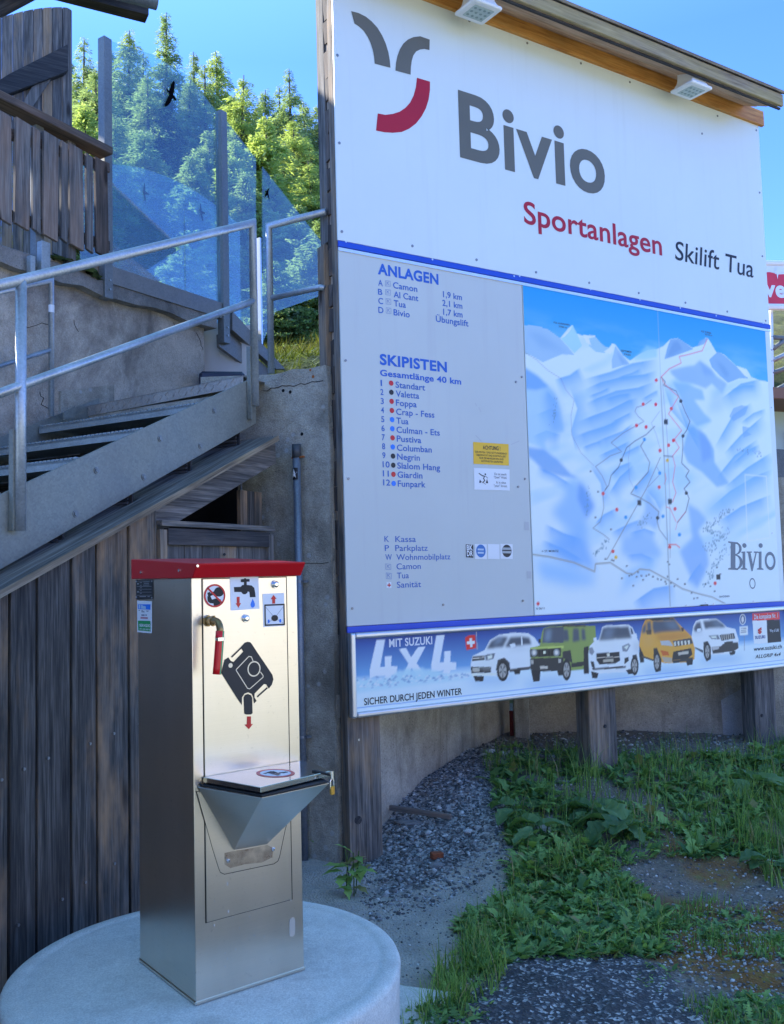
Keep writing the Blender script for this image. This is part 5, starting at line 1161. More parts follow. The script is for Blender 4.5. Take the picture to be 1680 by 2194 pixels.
# ------------------------------------------------------------------ car advertisement under the board
def make_banner():
    f = FSG.shift(.05); D = f.D
    root = thing('advertising_banner', f.W(1200, 1500), 'long blue and white car advertisement in aluminium frame below the piste map', 'banner')
    sL = D(750, 1450)[0]; sR = D(1682, 1360)[0]+.05; zT = (D(752, 1353)[1]+D(1680, 1301)[1])/2; zB = (D(757, 1536)[1]+D(1680, 1431)[1])/2
    print('banner', sL, sR, zT, zB, D(752, 1353)[1], D(1680, 1301)[1], D(757, 1536)[1], D(1680, 1431)[1])
    fw = .030
    mb = MB(); r = .016
    c = [(sL, zB), (sR, zB), (sR, zT), (sL, zT)]
    for (a, b) in ((c[0], c[1]), (c[2], c[3])): mb.obox(f.P((a[0]+b[0])/2, a[1]+(fw/2 if a[1] == zB else -fw/2), .0), (f.u, ZV, f.n), (abs(b[0]-a[0])/2-fw, fw/2, .022))
    for s in (sL+fw/2, sR-fw/2): mb.obox(f.P(s, (zT+zB)/2, 0), (ZV, f.u, f.n), ((zT-zB)/2, fw/2, .022))
    mb.build('frame', M['alu'], root, .010, seg=3)
    mb = MB(); mb.obox(f.P((sL+sR)/2, (zT+zB)/2, -.012), (f.u, ZV, f.n), ((sR-sL)/2-.01, (zT-zB)/2-.01, .008)); mb.build('back_sheet', M['alu'], root)
    cv = Canvas(f, sL+fw-.002, sR-fw+.002, zB+fw-.002, zT-fw+.002, .0056)
    V = (cv.Y-cv.t0)/(cv.t1-cv.t0); U = (cv.X-cv.s0)/(cv.s1-cv.s0)
    top = pc((24, 62, 158)); mid = pc((96, 158, 232)); low = pc((172, 212, 246))
    k1 = np.clip((V-.42)/.55, 0, 1)[..., None]**.8; cv.img[:] = mid*(1-k1)+top*k1
    k2 = np.clip((.50-V)/.12, 0, 1); cv.put(k2, low)
    z1 = lambda L: [zb1(*p) for p in L]; z2 = lambda L: [zb2(*p) for p in L]
    p1 = lambda L, c, b=0, a=1.: cv.poly(z1(L), c, b, a); p2 = lambda L, c, b=0, a=1.: cv.poly(z2(L), c, b, a)
    # white lettering fading into the range
    p1([(240, 118), (306, 114), (268, 322), (303, 320), (303, 243), (356, 238), (350, 316), (398, 318), (396, 382), (356, 384), (350, 440), (300, 442), (303, 388), (190, 404), (190, 340)], (186, 220, 246))
    p1([(410, 186), (465, 180), (503, 250), (556, 172), (612, 168), (545, 295), (622, 400), (560, 400), (505, 330), (478, 412), (430, 414), (482, 296)], (186, 220, 246))
    p1([(694, 84), (757, 80), (720, 290), (752, 288), (755, 204), (804, 200), (800, 286), (846, 288), (844, 344), (800, 350), (798, 372), (740, 374), (750, 350), (655, 362), (655, 310)], (186, 220, 246))
    # mountain range
    rg = np.random.RandomState(3); r = []
    for k in range(60):
        u = k/59; r.append((70+880*u, 395-30*u+(30*math.sin(u*9)+26*(rg.rand()-.5)+(-18 if .35 < u < .8 else 10))))
    p1([(70, 530)]+r+[(960, 420)], (150, 196, 240), 1, .9)
    for k in range(180):
        u = rg.rand(); x = 90+860*u; y = 400-25*u+rg.rand()*(100-75*u); s = 6+rg.rand()*14; p1([(x-s, y+s*.5), (x, y-s*.7), (x+s*.8, y+s*.3)], (92, 138, 200) if rg.rand() < .5 else (200, 224, 246), 0, .6)
    p1([(70, 525), (960, 410), (2000, 330), (2000, 700), (70, 700)], (174, 213, 247), 3)
    # blue hairline along the foot
    cv.put(np.clip(1-np.abs(V-.06)/.012, 0, 1), pc((90, 140, 230)), .8)
    # soft snow shadows under cars
    for (x, y, rx, ry, z) in ((1120, 420, 190, 18, zb1), (1540, 445, 190, 20, zb1), (400, 570, 190, 20, zb2), (800, 520, 200, 22, zb2), (1200, 430, 170, 18, zb2)):
        cv.poly([z(x+rx*math.cos(q), y+ry*math.sin(q)-.06*rx*math.cos(q)) for q in np.linspace(0, 6.28, 18)], (92, 150, 226), 5, .8)
    wht = (214, 226, 242); sh = (150, 172, 205); gls = (62, 76, 102); blk = (26, 30, 40); tyr = (30, 34, 44); rim = (140, 152, 170)
    def wheel(p, x, y, rx, ry):
        q = np.linspace(0, 6.28, 20); p([(x+rx*math.cos(a), y+ry*math.sin(a)) for a in q], tyr); p([(x+rx*.66*math.cos(a), y+ry*.68*math.sin(a)) for a in q], rim)
        for k in range(5): a = k*1.256+.3; p([(x+rx*.6*math.cos(a-.22), y+ry*.62*math.sin(a-.22)), (x+rx*.6*math.cos(a+.22), y+ry*.62*math.sin(a+.22)), (x, y)], (70, 78, 92))
    # Swiss flag on a pole
    p1([(996, 56), (1001, 56), (1008, 190), (1003, 190)], (150, 160, 180)); p1([(912, 100), (940, 84), (988, 78), (998, 180), (950, 190), (922, 196)], (205, 40, 48)); p1([(945, 104), (964, 102), (970, 172), (951, 174)], (235, 235, 240)); p1([(926, 130), (984, 124), (986, 146), (928, 152)], (235, 235, 240))
    # car 1, white small crossover
    p1([(955, 300), (968, 240), (1060, 195), (1100, 120), (1170, 78), (1280, 62), (1390, 66), (1440, 100), (1480, 160), (1500, 320), (1420, 330), (1250, 352), (1245, 400), (1150, 395), (960, 385)], wht)
    p1([(1075, 186), (1110, 128), (1160, 98), (1205, 94), (1240, 95), (1200, 172), (1130, 180)], gls, 1); p1([(1215, 172), (1255, 98), (1340, 92), (1400, 100), (1416, 150), (1340, 160), (1262, 172)], gls, 1); p1([(1335, 92), (1345, 92), (1350, 160), (1338, 160)], wht)
    p1([(1160, 95), (1200, 92), (1190, 130), (1120, 165)], (120, 150, 195), 2, .6)
    p1([(1250, 150), (1290, 142), (1298, 168), (1262, 182)], wht); p1([(970, 245), (1062, 235), (1060, 272), (966, 278)], blk, 0); p1([(1062, 232), (1140, 218), (1128, 262), (1070, 276)], (90, 105, 130)); p1([(1082, 240), (1120, 230), (1116, 258), (1085, 264)], (190, 205, 225)); p1([(972, 254), (1058, 246), (1058, 253), (972, 262)], (180, 190, 205))
    p1([(956, 322), (1110, 322), (1108, 366), (960, 370)], blk); p1([(968, 332), (1022, 330), (1022, 358), (970, 360)], (150, 160, 170)); p1([(1046, 330), (1104, 326), (1100, 360), (1050, 364)], (60, 66, 80)); p1([(962, 372), (1150, 368), (1150, 384), (966, 392)], (190, 205, 228)); p1([(975, 392), (1055, 392), (1050, 432), (990, 432)], tyr)
    p1([(1145, 350), (1160, 270), (1210, 252), (1250, 290), (1255, 350)], (44, 50, 62)); wheel(p1, 1198, 352, 45, 80); p1([(1250, 340), (1410, 318), (1410, 340), (1250, 362)], (66, 74, 90)); p1([(1278, 345), (1335, 340), (1328, 378), (1290, 380)], tyr); p1([(1250, 190), (1420, 172), (1420, 184), (1250, 204)], sh, 2, .6); p1([(1000, 288), (1140, 280), (1140, 318), (962, 320)], (188, 204, 228), 3, .6)
    # car 2, green boxy off-roader
    grn = (112, 140, 84)
    p1([(1405, 180), (1480, 160), (1495, 60), (1510, 28), (1560, 14), (1900, 10), (1905, 60), (1900, 330), (1660, 360), (1420, 300)], grn)
    p2([(0, 172), (170, 170), (186, 200), (192, 330), (190, 400), (60, 470), (0, 470)], grn); p2([(0, 168), (170, 170), (178, 182), (0, 184)], (60, 66, 66))
    p1([(1498, 140), (1510, 34), (1560, 22), (1660, 18), (1660, 140)], gls); p1([(1515, 130), (1525, 44), (1570, 34), (1560, 126)], (110, 140, 180), 2, .7); p1([(1470, 112), (1486, 110), (1488, 140), (1470, 140)], blk)
    p2([(0, 205), (42, 205), (48, 290), (0, 296)], gls, 1); p2([(78, 196), (122, 196), (130, 290), (76, 300)], gls, 1); p2([(142, 198), (168, 198), (176, 284), (146, 288)], gls, 1); p1([(1410, 176), (1660, 160), (1660, 182), (1412, 196)], (150, 180, 108))
    p1([(1405, 190), (1640, 178), (1640, 240), (1405, 250)], (40, 46, 50))
    for x in (1436, 1606): p1([(x+24*math.cos(a), 214+28*math.sin(a)) for a in np.linspace(0, 6.28, 16)], (120, 136, 160)); p1([(x+14*math.cos(a), 214+17*math.sin(a)) for a in np.linspace(0, 6.28, 12)], (180, 194, 214))
    for x in range(1470, 1575, 24): p1([(x, 194), (x+14, 193), (x+14, 236), (x, 237)], (16, 18, 22))
    p1([(1505, 202), (1525, 200), (1525, 222), (1505, 224)], (200, 205, 210)); p1([(1405, 258), (1660, 250), (1660, 350), (1480, 358), (1410, 345)], (42, 46, 54)); p1([(1412, 270), (1430, 270), (1432, 300), (1412, 302)], (150, 160, 175)); p1([(1620, 262), (1640, 262), (1640, 292), (1622, 294)], (150, 160, 175)); p1([(1480, 318), (1540, 314), (1540, 336), (1484, 338)], (170, 178, 190))
    p1([(1412, 345), (1485, 350), (1478, 432), (1430, 436)], tyr); p2([(0, 372), (60, 360), (75, 460), (0, 420)], (44, 48, 56)); wheel(p2, 30, 510, 34, 82); p2([(160, 340), (195, 330), (200, 540), (160, 540)], tyr); p2([(66, 460), (165, 445), (160, 480), (66, 492)], (40, 44, 52)); p1([(1610, 350), (1660, 346), (1660, 388), (1620, 388)], tyr)
    # car 3, white hatchback
    p2([(195, 390), (205, 330), (240, 295), (275, 280), (300, 185), (330, 172), (500, 166), (530, 190), (560, 260), (580, 300), (575, 460), (540, 530), (400, 530), (230, 545), (200, 500)], wht)
    p2([(276, 290), (306, 192), (340, 186), (500, 182), (522, 270), (400, 278)], gls, 1); p2([(300, 270), (325, 198), (400, 190), (370, 268)], (100, 126, 168), 3, .6); p2([(512, 186), (528, 200), (545, 262), (526, 268)], gls); p2([(520, 240), (560, 234), (566, 262), (528, 272)], wht); p2([(232, 270), (256, 262), (260, 292), (238, 298)], wht)
    p2([(255, 384), (430, 374), (436, 440), (400, 462), (280, 470), (258, 440)], (32, 36, 46)); p2([(258, 415), (432, 408), (432, 414), (258, 422)], (160, 168, 180)); p2([(306, 432), (386, 426), (386, 448), (308, 454)], (150, 158, 166)); p2([(335, 384), (355, 382), (357, 408), (337, 410)], (190, 196, 205))
    p2([(200, 345), (225, 338), (240, 375), (225, 400), (204, 385)], (110, 126, 155)); p2([(450, 330), (500, 308), (515, 325), (490, 370), (455, 372)], (110, 126, 155)); p2([(466, 338), (494, 322), (500, 332), (484, 358)], (190, 205, 225)); p2([(212, 445), (236, 448), (246, 500), (222, 490)], (40, 44, 54)); p2([(470, 422), (500, 412), (502, 440), (468, 468)], (40, 44, 54))
    p2([(222, 498), (480, 480), (480, 496), (230, 512)], (60, 68, 84)); p2([(215, 520), (272, 536), (262, 574), (225, 574)], tyr); p2([(530, 400), (560, 392), (578, 470), (540, 520)], (44, 50, 62)); wheel(p2, 546, 480, 30, 72); p2([(480, 512), (530, 500), (540, 540), (500, 545)], tyr); p2([(240, 300), (520, 285), (540, 300), (240, 330)], (190, 206, 230), 4, .5); p2([(540, 300), (578, 310), (576, 380), (545, 370)], sh, 3, .6)
    # car 4, amber crossover with black roof
    amb = (196, 146, 62)
    p2([(585, 280), (605, 180), (625, 135), (660, 120), (680, 118), (840, 116), (900, 180), (985, 262), (1005, 330), (1000, 430), (940, 455), (780, 460), (690, 440), (600, 410), (580, 330)], amb)
    p2([(660, 126), (690, 116), (835, 118), (860, 136), (680, 138)], (40, 42, 50)); p2([(682, 138), (855, 134), (906, 215), (770, 222), (695, 236), (682, 200)], gls, 1); p2([(760, 142), (850, 140), (890, 200), (820, 200)], (96, 122, 160), 3, .6); p2([(640, 150), (668, 136), (676, 230), (640, 235)], gls, 1); p2([(606, 190), (632, 150), (634, 228), (600, 235)], gls, 1); p2([(632, 212), (672, 206), (674, 240), (640, 244)], (36, 38, 46)); p2([(898, 190), (918, 190), (920, 216), (905, 220)], (36, 38, 46))
    p2([(695, 240), (940, 222), (980, 262), (840, 290), (740, 290)], (160, 112, 58), 3, .7); p2([(740, 290), (810, 288), (840, 330), (750, 322)], (150, 168, 195)); p2([(835, 292), (975, 268), (990, 310), (850, 334)], (60, 66, 78)); 
    for x in range(845, 975, 26): p2([(x, 298-(x-845)*.1), (x+14, 296-(x-845)*.1), (x+16, 326-(x-845)*.1), (x+4, 328-(x-845)*.1)], (190, 200, 215))
    p2([(840, 372), (975, 345), (985, 395), (950, 425), (830, 440)], (34, 38, 46)); p2([(876, 378), (955, 366), (955, 388), (878, 400)], (160, 168, 178)); p2([(740, 360), (800, 372), (810, 400), (760, 402)], (170, 90, 36)); p2([(750, 410), (830, 420), (830, 455), (770, 452)], (150, 150, 150)); p2([(830, 440), (990, 415), (985, 440), (840, 460)], (44, 48, 56))
    p2([(690, 345), (715, 345), (750, 430), (745, 520), (705, 528), (690, 440)], (38, 42, 50)); wheel(p2, 716, 450, 26, 78); p2([(585, 330), (615, 400), (618, 452), (590, 458), (580, 400)], tyr); p2([(935, 440), (990, 430), (985, 470), (945, 478)], tyr); p2([(605, 250), (680, 258), (690, 330), (610, 320)], (180, 150, 96), 5, .7); p2([(600, 400), (690, 432), (690, 445), (600, 415)], (60, 60, 66))
    # car 5, white crossover
    p2([(978, 260), (990, 180), (1010, 140), (1050, 124), (1170, 122), (1220, 160), (1245, 186), (1310, 200), (1335, 280), (1330, 360), (1260, 390), (1130, 395), (1070, 360), (1000, 340)], wht)
    p2([(1066, 140), (1170, 130), (1215, 160), (1238, 188), (1140, 190), (1080, 200)], gls, 1); p2([(1120, 140), (1180, 138), (1225, 180), (1170, 184)], (100, 128, 170), 3, .6); p2([(994, 195), (1015, 152), (1045, 145), (1058, 215), (1000, 222)], gls, 1); p2([(1018, 200), (1048, 194), (1052, 218), (1022, 224)], wht); p2([(1190, 246), (1300, 232), (1310, 272), (1205, 290)], (56, 62, 74))
    for x in range(1205, 1300, 16): p2([(x, 246-(x-1205)*.1), (x+6, 245-(x-1205)*.1), (x+10, 284-(x-1205)*.12), (x+4, 285-(x-1205)*.12)], (150, 160, 175))
    p2([(1105, 250), (1180, 246), (1195, 280), (1130, 276)], (96, 110, 135)); p2([(1120, 256), (1165, 254), (1170, 270), (1135, 270)], (190, 205, 225)); p2([(1225, 300), (1292, 290), (1294, 312), (1230, 322)], (40, 44, 52)); p2([(1130, 340), (1200, 332), (1215, 315), (1330, 300), (1335, 345), (1300, 368), (1140, 388)], (46, 50, 60)); p2([(1130, 336), (1190, 330), (1185, 352), (1140, 362)], (150, 165, 190))
    p2([(1068, 300), (1100, 292), (1125, 340), (1125, 430), (1090, 446), (1070, 400)], (40, 44, 54)); wheel(p2, 1098, 372, 24, 72); p2([(1262, 376), (1312, 366), (1306, 394), (1272, 398)], tyr); p2([(1000, 335), (1066, 362), (1066, 384), (1010, 350)], (60, 66, 80)); p2([(985, 232), (1060, 226), (1066, 240), (985, 250)], sh, 2, .5)
    # distant road sign
    p2([(1377, 245), (1381, 245), (1381, 365), (1377, 365)], (110, 130, 165)); cv.ell(*zb2(1366, 128), 24*.2824, 42*.2824, (200, 214, 236)); cv.ell(*zb2(1366, 128), 19*.2824, 35*.2824, (40, 66, 130)); cv.ell(*zb2(1366, 128), 10*.2824, 24*.2824, (170, 186, 214)); p2([(1342, 182), (1405, 178), (1406, 244), (1344, 248)], (205, 218, 238))
    for y in (194, 208, 222): p2([(1352, y), (1394, y-3), (1394, y+4), (1352, y+7)], (120, 134, 160))
    # makers panel
    p2([(1438, 82), (1645, 68), (1648, 128), (1440, 138)], (206, 48, 58)); p2([(1440, 138), (1548, 134), (1556, 308), (1452, 314)], (210, 222, 240)); p2([(1548, 133), (1648, 128), (1658, 296), (1556, 306)], (22, 24, 36))
    pr = cv.build('advert_print', .0, root, M['paint'])
    o = .0015; AM = [M['sticker_white'], M['ink_black'], mat_paint('suz_blue', s2l((40, 60, 140))), M['red']]
    def wr(*a_): write(MB(), *a_).build('lettering', AM, pr)
    wr(f, 'MIT SUZUKI', zb1(335, 172), zb1(663, 142), zb1(333, 114), o, .03, 0)
    wr(f, 'SICHER DURCH JEDEN WINTER', zb1(146, 613), zb1(888, 530), zb1(146, 562), o, .012, 1)
    wr(f, 'Die kompakte Nr. 1', zb2(1452, 126), zb2(1632, 113), zb2(1452, 92), o, .02, 0); wr(f, 'SUZUKI', zb2(1460, 276), zb2(1536, 270), zb2(1459, 254), o, .02, 2); wr(f, 'Way of Life!', zb2(1570, 224), zb2(1640, 217), zb2(1570, 202), o, .01, 0)
    wr(f, 'www.suzuki.ch', zb2(1450, 368), zb2(1662, 350), zb2(1450, 336), o, .008, 1); wr(f, 'ALLGRIP 4x4', zb2(1460, 424), zb2(1655, 412), zb2(1460, 398), o, .012, 1, .3)
    MB().flat([f.W(*zb2(*p), o) for p in ((1508, 186), (1482, 205), (1482, 217), (1496, 226), (1482, 222), (1482, 229), (1496, 241), (1510, 228), (1510, 216), (1496, 206), (1510, 210), (1510, 202))], 3).build('maker_emblem', AM, pr)
make_banner()

# ------------------------------------------------------------------ floodlights under the billboard roof
def make_floods():
    f = FSG; first = None
    for i, (x, y, w) in enumerate(((1025, 24, 92), (1481, 193, 80))):
        g = f.shift(.20); c0 = np.array(g.W(x, y)); 
        s, t = g.D(x, y); hw = .105
        lab = ('white square floodlight under the roof above the ski logo, nearer the left edge', 'white square floodlight under the roof end above the open sky side, farther right')[i]
        root = thing('floodlight', g.P(s, t), lab, 'floodlight', 'floodlights under the billboard roof')
        ax = (f.u, f.n, ZV); tilt = -.05
        v2 = ZV*math.cos(tilt)+f.n*math.sin(tilt)*-1; nn = f.n*math.cos(tilt)+ZV*math.sin(tilt)*1
        nn = np.cross(v2, f.u); nn /= np.linalg.norm(nn)
        def fr_(a, b, h): return c0 + f.u*a + nn*b + v2*h
        # flange, housing, lens
        n = 4; mb = MB(); mb.obox(fr_(0, 0, .0), (f.u, nn, v2), (hw, hw*.95, .012)); body = mb.build('bezel', M['white_paint'], root, .022, seg=2)
        vs = []; 
        for hz_, k in ((.010, .86), (.045, .70), (.15, .52)):
            for a, b in ((-1, -1), (1, -1), (1, 1), (-1, 1)): vs.append(fr_(a*hw*k, b*hw*k*.95, hz_))
        fs = [(3, 2, 1, 0), (8, 9, 10, 11)] + [(l*4+j, l*4+(j+1) % 4, l*4+4+(j+1) % 4, l*4+4+j) for l in (0, 1) for j in range(4)]
        MB().add(vs, fs).build('housing', M['white_paint'], root, .008, seg=2)
        mb = MB()
        for k in range(5): mb.obox(fr_(-.05+.025*k, hw*.60, .10), (f.u, nn, v2), (.003, .012, .045))
        mb.build('cooling_fin', M['white_paint'], root)
        mb = MB(); mb.obox(fr_(0, 0, -.0125), (f.u, nn, v2), (hw*.66, hw*.60, .0015)); ln = mb.build('lens', M['lens'], root)
        mb = MB()
        for a in range(4):
            for b in range(3): q = fr_((-1.5+a)*.033, (-1+b)*.038, -.014); mb.tube([q, q-v2*.002], .009, 10)
        mb.build('led', mat_paint('led%d' % i, (.22, .30, .28), .2), ln)
        mb = MB(); zc = fr_(0, 0, .14); mb.obox(zc + ZV*.05 - f.n*.02, (f.u, f.n, ZV), (.02, .02, .06)); mb.obox(zc + ZV*.06-f.n*.1, (f.u, f.n, ZV), (.02, .1, .006)); mb.build('bracket', M['galv'], root)
make_floods()
# ------------------------------------------------------------------ dump station
m3 = lambda x, y: (264.4+.2778*x, 1166.7+.2778*y)
m4 = lambda x, y: (264.4+.3704*x, 1555.6+.3704*y)
m9 = lambda x, y: (280+.078*x, 1213.4+.078*y)
def make_station():
    f = FMC; D = f.D; U = f.u; n = f.n; B = -n                      # B points to the back
    w = D(652, 2078)[0]; H = D(408, 1238)[1]
    bk = hitz(302, 2060, .004); dep = float((bk-f.o)@B)
    print('station', w, H, dep, (bk-f.o)@U, hitz(652, 2078, .004)-f.o)
    root = thing('dump_station', (f.o+U*w/2+B*dep/2), 'stainless steel motorhome waste disposal station with red cap', 'dump station')
    S = M['steel']
    mb = MB(); mb.obox(f.P(w/2, H/2+.004, -dep/2), (ZV, U, n), (H/2-.004, w/2, dep/2)); mb.build('housing', S, root, .0025, seg=2)
    mb = MB(); mb.obox(f.P(w/2, .006, -dep/2), (U, ZV, n), (w/2+.003, .005, dep/2+.003)); mb.build('base_flange', S, root, .002)
    # door with dark gap
    d0, d1 = D(*m3(607, 700))[0], D(*m3(1250, 700))[0]; db = D(*m4(483, 1138))[1]; dt = H-.003
    d1 = (D(*m3(1242, 218))[0]+D(*m4(985, 990))[0])/2; d0 = (D(*m3(597, 240))[0]+D(*m4(483, 1140))[0])/2
    mb = MB(); mb.obox(f.P((d0+d1)/2, (db+dt)/2, .0004), (ZV, U, n), ((dt-db)/2, (d1-d0)/2+.0016, .0006)); mb.build('door_gap', M['dark_gap'], root)
    mb = MB(); mb.obox(f.P((d0+d1)/2, (db+dt)/2, .0016), (ZV, U, n), ((dt-db)/2-.0016, (d1-d0)/2-.0016, .0014)); door = mb.build('door', S, root, .0012)
    o = .0042
    F = lambda pts, off=o: [f.W(*m3(*p), off) for p in pts]
    # cap
    ct = D(408, 1208)[1]; h0 = H-.001; ov = .028
    fr_o, bk_o, sx = .046, .04, .005
    prof = [(-dep-bk_o, h0+.004), (.018, h0), (fr_o, ct-.004), (fr_o, ct), (-dep-bk_o, ct+.028)]
    mb = MB(); mb.prism([f.P(-sx, z, a) for a, z in prof], U*(w+2*sx)); cap = mb.build('cap', M['red_lac'], root, .002)
    mb = MB()
    for (x, y) in ((140, 215), (434, 200)): c = f.P(-sx, D(*m3(x, y))[1]+.0, 0); 
    fs = Fr(f.o, -B, ZV)                                            # left side plane, u towards the front
    fsl = Fr(f.o - U*sx, -B, ZV)
    for (x, y) in ((140, 215), (434, 200)): c = fsl.W(*m3(x, y)); mb.tube([c, c-U*.004], .005, 10)
    c = f.W(*m3(570, 165), .046); mb.tube([c, c+n*.003], .004, 8)
    mb.build('rivet', M['chrome'], cap)
    # prohibition sticker
    c = m3(700, 395); k = .2778
    st = MB().flat(ell(f, *c, 82*k, 90*k, o-.0006, 40)).build('no_drinking_sticker', M['sticker_white'], root)
    mb = MB(); mb.flat(ell(f, *m3(733, 365), 38*k, 37*k, o, 20)); mb.flat(F([(648, 372), (668, 365), (678, 395), (655, 404)])); mb.flat(F([(648, 400), (672, 398), (684, 425), (720, 414), (752, 424), (752, 448), (735, 470), (698, 472), (695, 455), (668, 452), (650, 438)])); mb.flat(F([(668, 378), (700, 360), (706, 385), (672, 396)]))
    mb.build('drinker_print', M['ink_black'], st)
    mb = MB(); ring(mb, f, *c, 82*k, 90*k, .15, o+.0004, 40); line(mb, f, [m3(645, 335), m3(757, 452)], .0055, o+.0004); mb.build('ban_ring', M['red'], st)
    # tap sticker
    st = MB().flat(F([(820, 250), (1042, 245), (1050, 495), (828, 510)], o-.0006)).build('tap_sticker', M['sticker_white'], root)
    mb = MB(); mb.flat(F([(852, 328), (905, 326), (918, 312), (960, 312), (990, 316), (1010, 335), (1018, 378), (1020, 405), (976, 407), (974, 380), (972, 366), (960, 362), (955, 374), (940, 384), (922, 382), (908, 366), (856, 366)])); mb.flat(F([(905, 268), (932, 266), (932, 260), (946, 260), (946, 266), (974, 266), (974, 286), (952, 287), (952, 312), (930, 312), (930, 290), (906, 290)])); mb.build('tap_print', M['ink_black'], st)
    mb = MB(); mb.flat(F([(874, 404), (897, 403), (897, 452), (908, 452), (888, 488), (866, 454), (875, 453)])); mb.build('arrow_print', M['red'], st)
    mb = MB(); mb.flat(F([(998, 418), (1006, 435), (1015, 458), (1014, 475), (1000, 488), (986, 482), (980, 466), (986, 444)])); mb.build('drop_print', M['dot_blue'], st)
    # flap sticker
    st = MB().flat(F([(1073, 380), (1240, 373), (1245, 627), (1080, 637)], o-.0006)).build('flap_sticker', M['sticker_white'], root)
    mb = MB(); mb.flat(F([(1148, 456), (1148, 422), (1136, 422), (1158, 388), (1182, 419), (1171, 420), (1171, 455)])); mb.build('arrow_print', M['red'], st)
    mb = MB(); line(mb, f, [m3(1087, 468), m3(1234, 462), m3(1237, 616), m3(1090, 622), m3(1087, 468)], .0048, o); line(mb, f, [m3(1095, 485), m3(1162, 565), m3(1228, 480)], .0008, o); line(mb, f, [m3(1100, 612), m3(1162, 565), m3(1228, 606)], .0008, o); mb.flat(ell(f, *m3(1162, 567), 26*k, 24*k, o)); mb.build('flap_print', M['ink_dark'], st)
    mb = MB()
    for x, y in ((1116, 592), (1205, 588)): mb.flat(ell(f, *m3(x, y), 8*k, 15*k, o, 12))
    mb.build('drop_print', M['dot_blue'], st)
    # push buttons
    for x, y in ((1167, 307), (941, 568)):
        mb = MB(); c = f.W(*m3(x, y), .003); mb.tube([c, c+n*.004], .0125, 24); mb.tube([c+n*.004, c+n*.010, c+n*.013], [.0098, .0098, .006], 24); mb.build('push_button', M['chrome'], root, .0008)
    # cassette pictogram
    blk = [(755, 990), (780, 890), (800, 877), (810, 870), (828, 896), (850, 906), (925, 826), (905, 792), (938, 757), (958, 750), (978, 753), (992, 768), (1040, 842), (1100, 930), (1150, 1005), (1158, 1040), (1146, 1080), (1122, 1112), (1104, 1080), (1085, 1076), (1012, 1150), (1012, 1180), (1028, 1206), (1008, 1226), (1002, 1178), (990, 1152), (962, 1140), (935, 1150), (916, 1178), (914, 1238), (880, 1190), (820, 1095)]
    pt = MB(); pt.flat(F(blk)); line(pt, f, [m3(832, 866), m3(902, 798)], .0048, o); line(pt, f, [m3(1030, 1172), m3(1103, 1106)], .0048, o)
    pt.flat(F([(928, 1180), (938, 1160), (962, 1152), (984, 1162), (994, 1182), (997, 1300), (985, 1311), (950, 1312), (934, 1306)], o)); pic = pt.build('cassette_pictogram', M['ink_dark'], root)
    mb = MB(); line(mb, f, [m3(868, 960), m3(962, 862), m3(982, 866), m3(994, 896)], .0026, o+.0005); line(mb, f, [m3(866, 972), m3(952, 1108), m3(970, 1112), m3(1072, 1022), m3(1072, 1010), m3(1052, 982)], .0026, o+.0005); line(mb, f, [m3(868, 960), m3(864, 968)], .0026, o+.0005)
    ring(mb, f, *m3(1002, 958), 50*k, 60*k, .16, o+.0006); mb.flat(ell(f, *m3(821, 932), 16*k, 18*k, o+.0005)); mb.build('light_outline', mat_paint('pict_light', (.60, .57, .50), .3, .5, .6), pic)
    mb = MB(); mb.flat(F([(955, 1326), (985, 1325), (985, 1384), (1000, 1384), (968, 1425), (934, 1389), (953, 1387)])); mb.build('arrow_print', M['red'], pic)
    # tap elbow and hose
    c = f.W(*m3(648, 588), .003); L = .085
    mb = MB(); mb.tube([c, c+n*.010], .017, 6); mb.tube([c+n*.009, c+n*.03], .0115, 16); mb.tube([c+n*.029, c+n*.041], .0155, 6)
    q = [c+n*.04]
    for a in np.linspace(0, 1, 8): q.append(c + n*(.055+.026*math.sin(a*math.pi/2)) - ZV*(.026*(1-math.cos(a*math.pi/2))))
    q.append(q[-1]-ZV*.012); mb.tube(q, [.0115]+[.0105]*(len(q)-1), 14); mb.tube([c+n*.045+ZV*.008, c+n*.045+ZV*.016], .003, 8); tap = mb.build('tap_elbow', M['brass'], root, 0, False)
    e = q[-1]; hz_ = [e+ZV*.010]; d = -U*.006+n*.004
    for a in np.linspace(.15, 1, 7): hz_.append(e+ZV*.010 - ZV*.124*a + (-U*.012*a + n*.006*a*(1-a)))
    mb = MB(); mb.tube(hz_, .0128, 18); ho = mb.build('hose', M['red_hose'], tap, 0, True)
    side = np.array([.30, -.95, 0]); side = side - 0; sv = U*.35+n*.94; st_ = [p+sv*.0129 for p in hz_]; mb = MB()
    for a, b in zip(st_[:-1], st_[1:]): mb.beam(a, b, U, .004, .0008)
    mb.build('stripe', M['green_stripe'], ho)
    mb = MB(); p = hz_[1]*.75+hz_[2]*.25; mb.tube([p+ZV*.004, p-ZV*.004], .0140, 18); mb.obox(p+n*.013-U*.004, (U, n, ZV), (.009, .003, .005)); mb.build('hose_clamp', M['chrome'], ho)
    # basin with folding lid
    zl = D(*m4(465, 340))[1]
    P0 = f.W(*m4(428, 352), .004); zr_ = P0[2]
    P1 = hitz(*m4(800, 416), zr_); P2 = hitz(*m4(1194, 330), zr_)
    r1 = D(*m4(1025, 470)); s_r = w-.012; P3 = f.P(s_r+.0, zr_-f.o[2], .004)
    b0 = f.W(*m4(640, 718), .006); b1 = f.W(*m4(832, 684), .006)
    print('basin', [(round(float((q-f.o)@U), 3), round(float((q-f.o)@n), 3), round(float(q[2]), 3)) for q in (P0, P1, P2, P3, b0, b1)])
    mb = MB(); b0i = b0 + B*.0; vs = [P0, P1, P2, P3, b0, b1]
